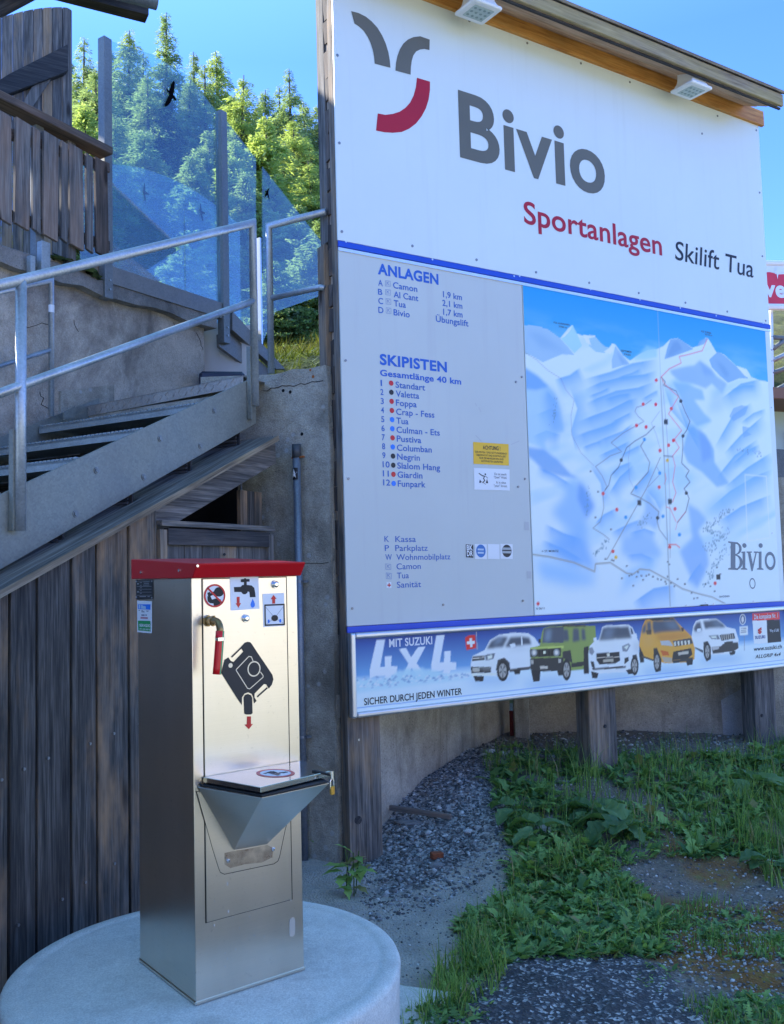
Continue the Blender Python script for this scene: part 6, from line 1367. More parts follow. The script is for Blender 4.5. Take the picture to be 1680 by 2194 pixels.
    fs_ = [(0, 1, 4), (1, 5, 4), (1, 2, 5), (2, 3, 5), (0, 4, 5, 3)]
    inn = [q + (np.mean([P0, P1, P2, P3], 0)-q)*.04 for q in (P0, P1, P2, P3)]
    deep = (b0+b1)/2 + n*.03 + ZV*.05
    vs += inn + [deep]; fs_ += [(0, 6, 7, 1), (1, 7, 8, 2), (2, 8, 9, 3), (3, 9, 6, 0), (6, 10, 7), (7, 10, 8), (8, 10, 9), (9, 10, 6)]
    sb_ = mat_steel('steel_basin', .34); basin = mb.add(vs, fs_).build('basin', sb_, root, .0015)
    mb = MB(); cap_in = [q + (np.mean([P0, P1, P2, P3], 0)-q)*.03 + ZV*.002 for q in (P0, P1, P2, P3)]; mb.prism(cap_in, ZV*.004); mb.build('gasket', M['black_rubber'], basin)
    zt = zr_+.010; q0 = f.W(*m4(462, 318), .006); q0[2] = zt
    q1 = hitz(*m4(795, 388), zt); q2 = hitz(*m4(1197, 283), zt+.004); q2[2] = zt; q3 = hitz(*m4(1100, 205), zt+.018); q3[2] = zt; q4 = f.P(w-.005, zt-f.o[2], .006)
    q3 = q4 + (q2-q4)*.55 + U*.012; q3 = None
    mb = MB(); mb.prism([q0, q1, q2, q4 + U*.02 + n*.03, q4], ZV*.016); lid = mb.build('lid', M['steel_lid'], root, .0015)
    fl = Fr(np.array([0, 0, zt+.0166]), np.array([1., 0, 0]), np.array([0, 1., 0]))
    mb = MB(); c = fl.D(*m4(880, 272)); 
    e0 = [hitz(*m4(880+112*math.cos(a), 272+24*math.sin(a)), zt+.0168) for a in np.linspace(0, 2*math.pi, 40, endpoint=False)]; e1 = [hitz(*m4(880+90*math.cos(a), 272+18*math.sin(a)), zt+.0172) for a in np.linspace(0, 2*math.pi, 40, endpoint=False)]
    mb.flat(e0); stk = mb.build('lid_sticker', M['red'], lid); mb = MB(); mb.flat(e1); sw = mb.build('sticker_field', M['sticker_white'], stk)
    mb = MB()
    for L_ in ([(815, 275), (860, 262), (905, 278)], [(835, 268), (900, 284)], [(900, 270), (950, 266)], [(850, 264), (880, 272)], [(920, 272), (945, 264)]):
        pts = [hitz(*m4(*p), zt+.0176) for p in L_]
        for a, b in zip(pts[:-1], pts[1:]): mb.beam(a, b, n, .010, .0004)
    mb.build('figure_print', M['ink_dark'], stk)
    # back plate of the basin
    mb = MB(); pl = [(425, 380), (450, 470), (520, 720), (552, 822), (562, 845), (585, 856), (870, 796), (893, 780), (903, 755), (935, 600), (985, 420)]
    cx_, cy_ = 700, 560; MB().flat([f.W(*m4(cx_+(p[0]-cx_)*1.012, cy_+(p[1]-cy_)*1.012), .0033) for p in pl]).build('plate_seam', M['dark_gap'], root); mb.prism([f.W(*m4(*p), .0045) for p in pl], B*.0011); bp = mb.build('back_plate', S, root, .0006)
    mb = MB(); mb.flat([f.W(*m4(*p), .0052) for p in ((585, 735), (640, 722), (700, 715), (830, 688), (870, 705), (862, 760), (800, 790), (700, 800), (620, 822), (585, 800))]); 
    mt, t, b = newmat('limescale'); p = pos(t); b.inputs['Base Color'].default_value = (.30, .21, .12, 1); b.inputs['Roughness'].default_value = .6
    tr_ = N(t, 'ShaderNodeBsdfTransparent'); ms = N(t, 'ShaderNodeMixShader'); t.links.new(ramp(t, noise(t, p, 22, 4), [(.3, (.12,)*3), (.7, (.7,)*3)]), ms.inputs[0]); t.links.new(tr_.outputs[0], ms.inputs[1]); t.links.new(b.outputs[0], ms.inputs[2]); t.links.new(ms.outputs[0], t.nodes['Material Output'].inputs[0])
    mb.build('limescale_mark', mt, bp)
    for x, y in ((605, 778), (865, 712)):
        mb = MB(); c = f.W(*m4(x, y), .0045); mb.tube([c, c+n*.004, c+n*.006], [.0055, .0055, .003], 14); mb.build('screw', M['chrome'], bp)
    # keyhole slot cover
    mb = MB(); sl = []
    for a in np.linspace(0, 2*math.pi, 24, endpoint=False):
        ca, sa = math.cos(a), math.sin(a); ex = 17*ca; ey = 17*1.2*sa + 34*(1 if sa > 0 else -1); sl.append(m4(976+ex, 1163+ey-.3*ex))
    mb.prism([f.W(*q, .0006) for q in sl], n*.0012); mb.build('slot_cover', mat_paint('slot_plate', (.50, .48, .43), .35, .5, .3), root)
    # padlock and hasp on the lid
    lk = hitz(*m4(1188, 330), zr_); lk = P2 + U*.004
    mb = MB(); mb.obox(lk - ZV*.022 + U*.004, (U, ZV, n), (.007, .013, .005)); pk = mb.build('padlock', M['brass_lock'], root, .002)
    mb = MB(); c = lk + U*.004 - ZV*.008; mb.tube([c-U*.006-ZV*.008, c-U*.006+ZV*.012, c-U*.003+ZV*.018, c+U*.003+ZV*.018, c+U*.006+ZV*.012, c+U*.006-ZV*.008], .0022, 8); mb.build('shackle', M['chrome'], pk)
    mb = MB(); a = lk + ZV*.022; mb.beam(a + U*.004, a - U*.02 + B*.065 + ZV*.006, ZV, .006, .012); mb.build('hasp', M['black_rubber'], root, .001)
    mb = MB(); mb.tube([a+U*.004-ZV*.01, a+U*.004+ZV*.012], .006, 10); mb.build('hasp_pin', M['chrome'], root)
    # dried drips and paint flecks on the steel
    rg = np.random.RandomState(12); fk = mat_paint('dry_fleck', (.62, .61, .58), .7)
    mb = MB()
    for _ in range(34):
        x = 400+640*rg.rand(); y = 860+720*rg.rand(); q = f.D(*m4(x, y)); a = .0008+.0016*rg.rand(); b_ = a*(1+2.5*rg.rand())
        if 0.01 < q[0] < w-.01 and q[1] > .02: mb.flat([f.P(q[0]+a*math.cos(t_), q[1]+b_*math.sin(t_), .0036) for t_ in np.linspace(0, 6.28, 7, endpoint=False)])
    for x, y in ((300, 510), (322, 570), (322, 585), (235, 620), (165, 1000), (180, 760)): 
        c = Fr(f.o, n, ZV).W(*m4(x, y)) - U*.001; mb.flat([c+n*.0018*math.cos(t_)+ZV*.003*math.sin(t_) for t_ in np.linspace(0, 6.28, 7, endpoint=False)])
    o_ = mb.build('paint_fleck', fk, root); o_['kind'] = 'stuff'
    # left side labels
    G = lambda pts, off: [f_s.W(*m9(*p)) for p in pts]
    f_s = Fr(f.o - U*.0016, n, ZV)                                     # u towards the viewer, n = -U? keep offset explicit
    o2 = lambda q, k: q - U*k
    Q = lambda pts, k: [o2(Fr(f.o, n, ZV).W(*m9(*p)), k) for p in pts]
    pl = MB().flat(Q([(155, 375), (622, 362), (628, 895), (165, 915)], .0015)).build('type_plate', M['ink_dark'], root)
    mb = MB()
    for y, xa, xb, h in ((410, 200, 560, 6), (430, 360, 530, 10), (470, 380, 520, 14), (515, 360, 530, 14), (450, 265, 330, 14), (520, 270, 320, 12), (551, 185, 590, 10), (590, 275, 320, 14), (630, 240, 590, 8), (665, 280, 315, 16), (710, 210, 590, 8), (740, 275, 320, 16), (795, 175, 590, 8), (828, 260, 440, 20), (828, 480, 540, 16), (480, 195, 240, 40), (700, 195, 240, 40)):
        mb.flat(Q([(xa, y-h/2), (xb, y-h/2-2), (xb, y+h/2-2), (xa, y+h/2)], .0020))
    for x, y in ((175, 415), (597, 410), (175, 845), (600, 862)): mb.flat(Q([(x+18*math.cos(a), y+24*math.sin(a)) for a in np.linspace(0, 6.28, 10, endpoint=False)], .0022))
    mb.build('plate_print', mat_paint('plate_silver', (.42, .44, .46), .35, .5, .5), pl)
    st = MB().flat(Q([(190, 940), (597, 958), (600, 1842), (195, 1808)], .0015)).build('service_sticker', M['sticker_white'], root)
    mb = MB(); mb.flat(Q([(215, 1042), (560, 1042), (560, 1192), (215, 1168)], .0020)); mb.build('blue_field', M['dot_blue'], st)
    mb = MB(); mb.flat(Q([(215, 1490), (560, 1498), (562, 1785), (228, 1760)], .0020)); mb.build('green_field', M['green_label'], st)
    FQ = Fr(f.o - U*.0024, n, ZV)
    mb = MB()
    for a in ([(240, 1050), (285, 1050), (285, 1160), (240, 1155)], [(305, 1060), (345, 1060), (352, 1085), (435, 1095), (435, 1172), (305, 1160)]): mb.flat(Q(a, .0024))
    mb.build('blue_print', mat_paint('blue_print_pale', (.45, .6, .72)), st)
    mb = MB(); write(mb, FQ, 'SERVIZIO', m9(242, 1650), m9(540, 1672), m9(240, 1580), 0, .03); write(mb, FQ, '091 220 48 90', m9(245, 1738), m9(535, 1752), m9(243, 1700), 0, .02); mb.build('lettering', M['sticker_white'], st)
    mb = MB()
    for xa, xb, y, h in ((232, 275, 1206, 16), (312, 355, 1212, 14), (312, 395, 1235, 12), (312, 395, 1255, 12), (442, 515, 1222, 14), (452, 500, 1240, 10), (310, 400, 1338, 34), (420, 460, 1338, 30)): mb.flat(Q([(xa, y-h/2), (xb, y-h/2+2), (xb, y+h/2+2), (xa, y+h/2)], .0020))
    mb.build('fine_print', mat_paint('fine_ink', (.12, .14, .2)), st)
    mb = MB(); mb.flat(Q([(288, 1388), (485, 1394), (490, 1445), (288, 1438)], .0020)); mb.build('red_print', mat_paint('faded_red', (.50, .20, .24)), st)
make_station()
# ------------------------------------------------------------------ conifers on the slope
M['larch'] = mat_leaf('larch_needles', (.125, .18, .095), (.30, .37, .22), .62, hue=(.55, (.16, .245, .155)))
M['larch_yellow'] = mat_leaf('larch_needles_bright', (.18, .245, .09), (.37, .44, .19), .62)
M['spruce'] = mat_leaf('spruce_needles', (.025, .05, .025), (.07, .11, .06), .25)
M['dry'] = mat_leaf('dry_needles', (.06, .05, .02), (.15, .12, .05), .3)
M['bark'] = mat_wood('bark', (.04, .03, .025), (.09, .075, .06), (.17, .15, .13), knots=False)
def tree_mesh(seed, H, Rb, dens, droop, low=.06, card=(.19, .034), slim=1.0):
    rg = np.random.RandomState(seed); tv = MB(); lean = rg.randn(2)*.01*H
    spine = lambda z: np.array([lean[0]*(z/H)**2, lean[1]*(z/H)**2, z])
    tv.tube([spine(z) for z in np.linspace(-.6, H*.985, 9)], [max(.012, .020*H*(1-.97*k/8)) for k in range(9)], 8)
    C = []; Dv = []; S = []; Tn = []
    nb = int(dens*H*9); zs = np.sort(low*H + (H*.985-low*H)*rg.rand(nb)**.95)
    clump = rg.rand(40)
    for z in zs:
        u = 1 - z/H; L = Rb*(u**.80)*(.55+.55*rg.rand())*slim
        if u > .9: L *= .9
        if L < .12: L = .12+.1*rg.rand()
        a = rg.rand()*2*math.pi; d0 = np.array([math.cos(a), math.sin(a), 0]); up = .25*(1-u)+.05-.28*u*rg.rand()
        b = spine(z); pts = []
        for k in range(5):
            q = k/4; pts.append(b + d0*L*q + np.array([0, 0, L*(up*q - droop*q*q + .12*droop*q**4)]))
        if L > .5: tv.tube(pts[:4], [.011*L+.008, .009*L+.006, .006*L+.004, .004], 4, False)
        n = int(22+L*84); tone0 = .25+.5*clump[int(z/H*39)]*rg.rand()+.25*rg.rand()
        q = rg.rand(n)**.75; P = np.array(pts); i = np.minimum((q*4).astype(int), 3); fr = q*4-i; p = P[i]*(1-fr)[:, None]+P[i+1]*fr[:, None]
        sd_ = np.array([-d0[1], d0[0], 0]); wv = (.08+.17*L*(1-np.abs(q-.45)))*rg.randn(n)*.55
        p = p + sd_*wv[:, None]; p[:, 2] -= np.abs(rg.randn(n))*(.07+.10*droop*L); p[:, 2] += rg.randn(n)*.04
        dd = d0[None]*(.5+.5*rg.rand(n, 1)) + sd_[None]*(np.sign(wv)*rg.rand(n))[:, None]*.9 + np.array([0, 0, 1.])[None]*(-.55*droop-.1+.5*rg.randn(n, 1))
        C.append(p); Dv.append(dd); S.append((.6+.8*rg.rand(n))*(.45+.55*min(1, u*4))); Tn.append(np.clip(.12+tone0+.2*rg.randn(n), 0, 1))
    C = np.concatenate(C); Dv = np.concatenate(Dv); Dv /= np.linalg.norm(Dv, axis=1)[:, None]; S = np.concatenate(S)[:, None]; Tn = np.concatenate(Tn)
    rv = rg.randn(len(C), 3); sv = np.cross(Dv, rv); sv /= np.linalg.norm(sv, axis=1)[:, None]+1e-9
    l, w = card; a = C - Dv*S*l/2; b = C + Dv*S*l/2; V = np.stack([a, C+sv*S*w/2, b, C-sv*S*w/2], 1).reshape(-1, 3); Fq = np.arange(len(V)).reshape(-1, 4)
    return tv, V, Fq, np.repeat(Tn, 4)
def crop_data(seed, *a, **k):
    tv, V, Fq, Tn = tree_mesh(seed, *a, **k); return tv, V, Fq, Tn
KIND = {}
def make_kinds():
    for key, args, kw in (('larch_a', (1, 10, 2.7, 2.6, .6), {}), ('larch_b', (2, 10, 2.3, 2.3, .8), {}), ('larch_c', (3, 10, 2.9, 2.7, .5), {}), ('larch_thin', (4, 11, 2.2, 2.0, .6), {}),
                          ('spruce_a', (5, 10, 2.2, 3.4, .8), dict(card=(.16, .05))), ('young_a', (6, 6, 2.1, 4.2, .35), dict(card=(.17, .05)))):
        KIND[key] = tree_mesh(*args, **kw)
make_kinds()
_made = {}
def tree(kindk, mat, x, y, top_py, label, name, s=None, grp='conifers on the slope behind the glass screen'):
    "a conifer in column x at distance y whose tip reaches the height seen at top_py"
    yh = 1237-.0264*(x-840); d = ray(x, top_py); k = y/d[1]; tip = CAMP + d*k; g = float(hill_z(tip[0], tip[1])); tv, V, Fq, Tn = KIND[kindk]; H = V[:, 2].max(); sc = (tip[2]-g+.3)/H
    root = thing(name, (tip[0], tip[1], g-.3), label, 'tree', grp)
    key = (kindk, mat)
    if key not in _made:
        t_ = tv.build('trunk', M['bark'], None, 0, True); c_ = fastmesh('crown', V, Fq, M[mat], None, {'tone': ('FLOAT', Tn)})
        _made[key] = (t_.data, c_.data); bpy.data.objects.remove(t_); bpy.data.objects.remove(c_)
    for nm, me in zip(('trunk', 'crown'), _made[key]):
        o = bpy.data.objects.new(nm, me); COL.objects.link(o); o.parent = root
    wd = sc if s is None else s
    root.scale = (wd, wd, sc); root.rotation_euler = (0, 0, random.random()*6.28)
def make_forest():
    L = [ # kind, material, x, dist, top, label
     ('larch_thin', 'larch', 352, 27, 28, 'tallest thin larch whose tip rises highest in the middle of the sky'),
     ('larch_a', 'larch', 272, 25, 52, 'broad pale green larch just right of the tall grey steel post'),
     ('larch_b', 'larch', 180, 26, 82, 'larch seen between the plank windbreak and the tall steel post'),
     ('larch_c', 'larch', 206, 20, 150, 'lower leafy larch close behind the tall steel post'),
     ('young_a', 'larch_yellow', 188, 15, 225, 'young yellow-green larch above the plank balustrade end'),
     ('larch_thin', 'larch', 418, 30, 112, 'slim larch behind the tip of the first glass pane'),
     ('larch_a', 'larch_yellow', 470, 27, 100, 'bright yellow-green larch standing above the second steel post'),
     ('larch_b', 'larch', 440, 25, 140, 'grey-green larch between the eagle silhouette and the second post'),
     ('spruce_a', 'spruce', 358, 22, 205, 'dark blue-green spruce under the large bird silhouette'),
     ('larch_c', 'larch', 318, 22, 160, 'mid-green larch behind the first glass pane, left of the bird silhouette'),
     ('larch_c', 'larch_yellow', 510, 23, 170, 'bright larch right of the second steel post'),
     ('larch_a', 'larch', 560, 28, 185, 'grey-green larch above the sloping glass edge'),
     ('larch_b', 'larch', 622, 27, 148, 'pointed larch with the tallest tip near the billboard'),
     ('larch_b', 'larch', 598, 29, 186, 'slim larch left of the pointed larch near the billboard'),
     ('larch_c', 'larch', 684, 26, 222, 'larch half hidden by the left edge of the billboard'),
     ('spruce_a', 'dry', 642, 21, 290, 'brownish half-dry spruce between the green larches near the billboard'),
     ('young_a', 'larch_yellow', 566, 18, 250, 'young bright larch behind the sloping glass edge'),
     ('larch_a', 'larch', 600, 19, 300, 'bushy larch low behind the sloping glass edge'),
     ('larch_c', 'larch_yellow', 672, 17, 350, 'bright low larch beside the billboard planks'),
     ('young_a', 'larch', 415, 16, 330, 'feathery young larch behind the lower glass screen'),
     ('young_a', 'larch', 270, 15, 360, 'rounded young larch behind the left end of the lower glass screen'),
     ('larch_a', 'larch', 245, 19, 250, 'larch crowding behind the first glass pane beside the steel post'),
     ('young_a', 'larch', 530, 14, 370, 'young larch behind the stair glass'),
     ('young_a', 'spruce', 335, 14, 420, 'small dark spruce behind the lower glass screen'),
     ('young_a', 'larch', 640, 13.5, 440, 'low larch behind the short guard rail'),
     ('young_a', 'larch_yellow', 470, 13.5, 470, 'low yellow-green larch behind the second steel post'),
     ('young_a', 'larch', 590, 11.5, 560, 'low larch sapling above the mossy bank'),
     ('young_a', 'larch', 690, 12, 470, 'low larch right behind the billboard edge'),
     ('young_a', 'larch', 390, 12, 520, 'larch sapling behind the bottom of the first glass pane'),
     ('young_a', 'larch', 165, 14, 330, 'small larch in the gap beside the windbreak'),
     ('larch_c', 'larch', 500, 31, 200, 'larch in the second row between the second post and the sloping glass edge'),
     ('larch_a', 'larch', 395, 25, 165, 'larch directly right of the large bird silhouette'),
     ('larch_b', 'larch', 545, 24, 230, 'larch in the dip of the tree line above the sloping glass'),
     ('larch_c', 'larch_yellow', 625, 20, 255, 'sunlit larch below the pointed larch near the billboard'),
     ('larch_a', 'larch', 660, 30, 215, 'larch in the back row between pointed larch and billboard'),
     ('larch_c', 'larch', 230, 27, 110, 'larch half hidden behind the tall grey steel post'),
     ('larch_b', 'larch', 305, 28, 110, 'larch filling the gap left of the tallest thin larch'),
     ('young_a', 'larch', 310, 17, 280, 'feathery larch above the arched lower glass'),
     ('young_a', 'larch', 445, 18, 280, 'young larch left of the second steel post'),
     ('young_a', 'larch_yellow', 500, 17, 300, 'sunlit young larch right of the second steel post'),
     ('larch_b', 'larch', 120, 28, 40, 'larch hidden mostly by the plank windbreak'),
    ]
    for kk, mt, x, y, tp, lab in L:
        H = KIND[kk][1][:, 2].max(); wide = None
        d = ray(x, tp); tip = CAMP+d*(y/d[1]); g = float(hill_z(tip[0], tip[1])); hh = tip[2]-g+.3; wide = (hh/H)**.55*(1.0 if hh > 4 else .9)
        wide = min(wide*1.2, 1.5)
        tree(kk, mt, x, y, tp, lab, 'spruce_tree' if mt in ('spruce', 'dry') else 'larch_tree', wide)
make_forest()
def make_bank():
    "grass and moss hanging on the bank seen above the concrete wall"
    rg = np.random.RandomState(31); n = 9000; x = -2.6+3.2*rg.rand(n); y = 7.0+6*rg.rand(n)**1.2; z = hill_z(x, y)
    d = rg.randn(n, 3)*.5 + np.array([.3, -.8, -.1]); d /= np.linalg.norm(d, axis=1)[:, None]; l = (.06+.16*rg.rand(n))[:, None]; s = np.cross(d, rg.randn(n, 3)); s /= np.linalg.norm(s, axis=1)[:, None]
    P = np.stack([x, y, z+.01], 1); V = np.stack([P-s*.006, P+s*.006, P+d*l+np.array([0, 0, .05])], 1).reshape(-1, 3)
    kind(fastmesh('bank_grass', V, np.arange(len(V)).reshape(-1, 3), mat_leaf('bank_grass_mat', (.06, .07, .015), (.22, .22, .05), .3), None, {'tone': ('FLOAT', np.repeat(rg.rand(n), 3))}), 'stuff')
make_bank()

# ------------------------------------------------------------------ plants of the yard
M['grass'] = mat_leaf('grass_blade', (.07, .15, .035), (.28, .43, .11), .35, vscale=3, dry=(.36, .30, .16))
M['weed'] = mat_leaf('weed_leaf', (.06, .15, .05), (.32, .50, .15), .3, vscale=5, dry=(.26, .25, .10))
M['dock'] = mat_leaf('butterbur_leaf', (.085, .17, .065), (.17, .29, .11), .3, vscale=8)
M['stem'] = mat_leaf('stem_green', (.06, .10, .03), (.10, .15, .05), .2)
def blades(P, h, w, rg, spread=.55, seg=3):
    n = len(P); a = rg.rand(n)*6.283; d = np.stack([np.cos(a), np.sin(a), np.zeros(n)], 1); s = np.stack([-np.sin(a), np.cos(a), np.zeros(n)], 1); bend = (.15+spread*rg.rand(n))[:, None]; rows = []
    for k in range(seg+1):
        u = k/seg; c = P + np.array([0, 0, 1.])*(h[:, None]*(u-.35*bend*u*u)) + d*h[:, None]*bend*u*u; ww = (w*(1-u*.95))[:, None]/2; rows += [c-s*ww, c+s*ww]
    V = np.stack(rows, 1).reshape(-1, 3); b = (np.arange(n)*2*(seg+1))[:, None]; f = np.concatenate([b+np.array([2*k, 2*k+1, 2*k+3, 2*k+2]) for k in range(seg)], 0)
    return V, f, np.repeat(rg.rand(n), 2*(seg+1))
LEAF = {}
def leaf_grid(kindk, nu=7, nv=2):
    "unit leaf: length along +x, half width profile"
    if kindk in LEAF: return LEAF[kindk]
    u = np.linspace(0, 1, nu); 
    if kindk == 'lobed': wdt = .20*np.sin(np.pi*u**.8)**.7*(1+.3*np.cos(np.arange(nu)*np.pi)); wdt[0] = .02; wdt[-1] = .01
    elif kindk == 'pinnate': u = np.linspace(0, 1, 15); wdt = .24*np.sin(np.pi*np.clip(u, .04, .98)**.75)*(.22+.78*(np.arange(15) % 2)); nu = 15
    elif kindk == 'lance': wdt = .13*np.sin(np.pi*np.clip(u, .02, .99)**.85)**.8
    else: wdt = .5*np.array([.25, .78, .98, 1.0, .88, .55, .06])[:nu]
    V = []
    for k in range(nu):
        for j in (-1, 0, 1): V.append((u[k], j*wdt[k], .12*abs(j)*wdt[k]*2))
    F = []
    for k in range(nu-1):
        for j in (0, 1): a = k*3+j; F.append((a, a+1, a+4, a+3))
    LEAF[kindk] = (np.array(V), np.array(F)); return LEAF[kindk]
def leaves(P, dirs, L, pitch, kindk, rg, curl=.6, wide=1.0):
    V0, F0 = leaf_grid(kindk); n = len(P); X = V0[:, 0][None]; Yv = V0[:, 1][None]*wide; Z = V0[:, 2][None]
    c = curl*(.4+.9*rg.rand(n, 1)); ang = pitch[:, None] - c*X; xx = np.cos(pitch[:, None]-c*X*.5)*X; zz = np.sin(pitch[:, None]-c*X*.6)*X + Z*.8
    jig = .05*rg.randn(n, V0.shape[0]); zz = zz + jig*np.abs(Yv)*1.5
    ca, sa = np.cos(dirs)[:, None], np.sin(dirs)[:, None]; L = L[:, None]
    V = np.stack([P[:, 0:1]+L*(xx*ca-Yv*sa), P[:, 1:2]+L*(xx*sa+Yv*ca), P[:, 2:3]+L*zz], 2).reshape(-1, 3)
    F = (F0[None]+(np.arange(n)*len(V0))[:, None, None]).reshape(-1, 4); return V, F, np.repeat(rg.rand(n), len(V0))
def scatter(poly, n, rg, avoid=None):
    P = np.array([hitz(x, y, -.12)[:2] for x, y in poly]); lo, hi = P.min(0), P.max(0); out = []
    while len(out) < n:
        q = lo+(hi-lo)*rg.rand(n*3, 2); k = inside(P, q[:, 0], q[:, 1]); out += list(q[k])
    q = np.array(out[:n]); return np.stack([q[:, 0], q[:, 1], gz(q[:, 0], q[:, 1])], 1)
# where green grows (seen outline, per-clump density)
GREEN = [ # outline, grass blades, height, rosettes, leaf length
 ([(1050, 1690), (1130, 1660), (1260, 1650), (1420, 1650), (1560, 1640), (1760, 1600), (1760, 1760), (1560, 1790), (1420, 1800), (1250, 1830), (1130, 1830), (1080, 1760)], 2400, .17, 380, .16),
 ([(1100, 1810), (1250, 1790), (1340, 1830), (1420, 1890), (1420, 1950), (1330, 1975), (1200, 1975), (1110, 1920), (1090, 1860)], 700, .11, 520, .12),
 ([(985, 1900), (1090, 1860), (1160, 1900), (1180, 1970), (1080, 1985), (1040, 2010), (990, 1990)], 320, .10, 240, .12),
 ([(925, 2000), (990, 1945), (1060, 1960), (1090, 2010), (1060, 2070), (990, 2100), (940, 2070)], 480, .12, 60, .09),
 ([(862, 2080), (930, 2060), (985, 2085), (985, 2190), (900, 2230), (862, 2200)], 420, .11, 70, .10),
 ([(1380, 1880), (1500, 1850), (1640, 1880), (1760, 1890), (1760, 1990), (1600, 1960), (1450, 1950)], 800, .06, 90, .07),
 ([(1440, 2060), (1560, 2040), (1760, 2040), (1760, 2260), (1640, 2200), (1520, 2140)], 1000, .05, 130, .07),
 ([(1560, 1690), (1760, 1660), (1760, 1850), (1640, 1830), (1580, 1770)], 1500, .15, 120, .14),
 ([(1220, 1650), (1100, 1640), (1030, 1660), (1040, 1690), (1100, 1700)], 350, .10, 20, .09),
 ([(1360, 1990), (1450, 1990), (1440, 2050), (1370, 2030)], 160, .05, 24, .06),
 ([(950, 2060), (1000, 2040), (1050, 2100), (1000, 2160), (960, 2130)], 260, .06, 24, .06),
]
def make_greens():
    rg = np.random.RandomState(17); VV = []; FF = []; TT = []; nv = 0
    V2 = []; F2 = []; T2 = []; n2 = 0
    for gi, (poly, nb, h, nr, ll) in enumerate(GREEN):
        cv_ = .36 if gi < 3 else .43
        P = scatter(poly, int(nb*1.4), rg); den = fbm(P[:, 0]*7, P[:, 1]*7, 3, 77); P = P[den > cv_+.14*rg.rand(len(P))]; hh = h*1.1*(.25+1.0*rg.rand(len(P)))*(.6+.8*fbm(P[:, 0]*3, P[:, 1]*3, 2, 5))
        V, f, t = blades(P, hh, .004+.004*rg.rand(len(P)), rg); VV.append(V); FF.append(f+nv); TT.append(t); nv += len(V)
        R_ = scatter(poly, int(nr*3.2), rg); den = fbm(R_[:, 0]*5+3, R_[:, 1]*5, 3, 91); R_ = R_[den > cv_-.10+.16*rg.rand(len(R_))]; k = rg.randint(5, 10, len(R_)); Pq = np.repeat(R_, k, 0) + np.concatenate([rg.randn(k.sum(), 2)*.012, np.zeros((k.sum(), 1))], 1); n = len(Pq)
        Ls = ll*.55*(.4+.8*rg.rand(n))*np.repeat(.45+1.0*rg.rand(len(R_))**1.6, k)
        pick = rg.rand(n)
        for kd, sel in (('pinnate', pick < .5), ('lobed', (pick >= .5) & (pick < .8)), ('lance', pick >= .8)):
            m_ = sel.sum()
            V, f, t = leaves(Pq[sel], rg.rand(m_)*6.283, Ls[sel], .45+.75*rg.rand(m_), kd, rg, .9); V2.append(V); F2.append(f+n2); T2.append(t); n2 += len(V)
    kind(fastmesh('grass', np.concatenate(VV), np.concatenate(FF), M['grass'], None, {'tone': ('FLOAT', np.concatenate(TT))}), 'stuff')
    kind(fastmesh('weeds', np.concatenate(V2), np.concatenate(F2), M['weed'], None, {'tone': ('FLOAT', np.concatenate(T2))}, True), 'stuff')
make_greens()
def big_leaf(root, base, d, L, W, pitch, rg, mat='dock'):
    "one large lobed leaf on a stalk"
    nu, nw = 26, 8; stalk = L*.55; V = []; F = []
    b = np.asarray(base, float); dv = np.array([math.cos(d), math.sin(d), 0]); sv = np.array([-math.sin(d), math.cos(d), 0]); tip = b + dv*stalk*math.cos(pitch) + ZV*stalk*math.sin(pitch)
    cur = .8+.5*rg.rand(); ph = rg.rand()*6
    for i in range(nu+1):
        u = i/nu; hw = W/2*(math.sin(math.pi*min(1, u*.86+.14))**.62)*(1+.17*math.sin(u*23+ph)+.07*math.sin(u*41+ph)); a = pitch*.5 - cur*u
        for j in range(nw+1):
            v = j/nw*2-1; back = -.16*L*max(0, 1-u*3.0)*abs(v)
            p = tip + dv*(L*u*math.cos(a*.6)+back) + ZV*(L*u*math.sin(a*.7)) + sv*hw*v + ZV*(.09*W*math.cos(v*6.5+ph+u*7)*abs(v)*(1) + .18*W*abs(v)**1.3 - .04*W*math.cos(v*14)*.4)
            V.append(p)
    for i in range(nu):
        for j in range(nw): a = i*(nw+1)+j; F.append((a, a+1, a+nw+2, a+nw+1))
    o = fastmesh('leaf', np.array(V), np.array(F), M[mat], root, {'tone': ('FLOAT', np.full(len(V), rg.rand()))}, True)
    mb = MB(); mb.tube([b, b+(tip-b)*.5+ZV*.01, tip, tip+dv*L*.25], [.006, .005, .0035, .0015], 6, False); st = mb.build('leaf_stalk', M['stem'], o, 0, True)
def make_butterburs():
    rg = np.random.RandomState(23)
    L = [ (1275, 1755, 9, .19, 'tall butterbur with large pale leaves in front of the middle timber post'),
          (1335, 1790, 7, .20, 'butterbur with broad drooping leaves right of the tall plant by the middle post'),
          (1165, 1800, 5, .18, 'butterbur with dark wide leaf at the edge of the gravel heap'),
          (1120, 1745, 5, .15, 'small butterbur with bright leaves above the gravel heap edge'),
          (1620, 1700, 9, .19, 'butterbur clump near the right edge below the right timber post'),
          (1660, 1650, 7, .18, 'butterbur clump highest at the right picture edge'),
          (1650, 1870, 6, .13, 'bright leafy plant low at the right picture edge'),
          (1395, 2010, 5, .06, 'small ragged weed alone on the brown moss'),]
    for x, y, n, s, lab in L:
        b = gpt(x, y); root = thing('butterbur_plant', b, lab, 'plant', 'large-leaved plants in the yard'); a0 = rg.rand()*6
        for k in range(n):
            a = a0 + k*2.4 + .3*rg.randn(); Ls = s*.85*(.65+.6*rg.rand()); big_leaf(root, b + np.array([math.cos(a), math.sin(a), 0])*.02 - ZV*.01, a, Ls, Ls*(.62+.2*rg.rand()), .8+.75*rg.rand(), rg)
make_butterburs()
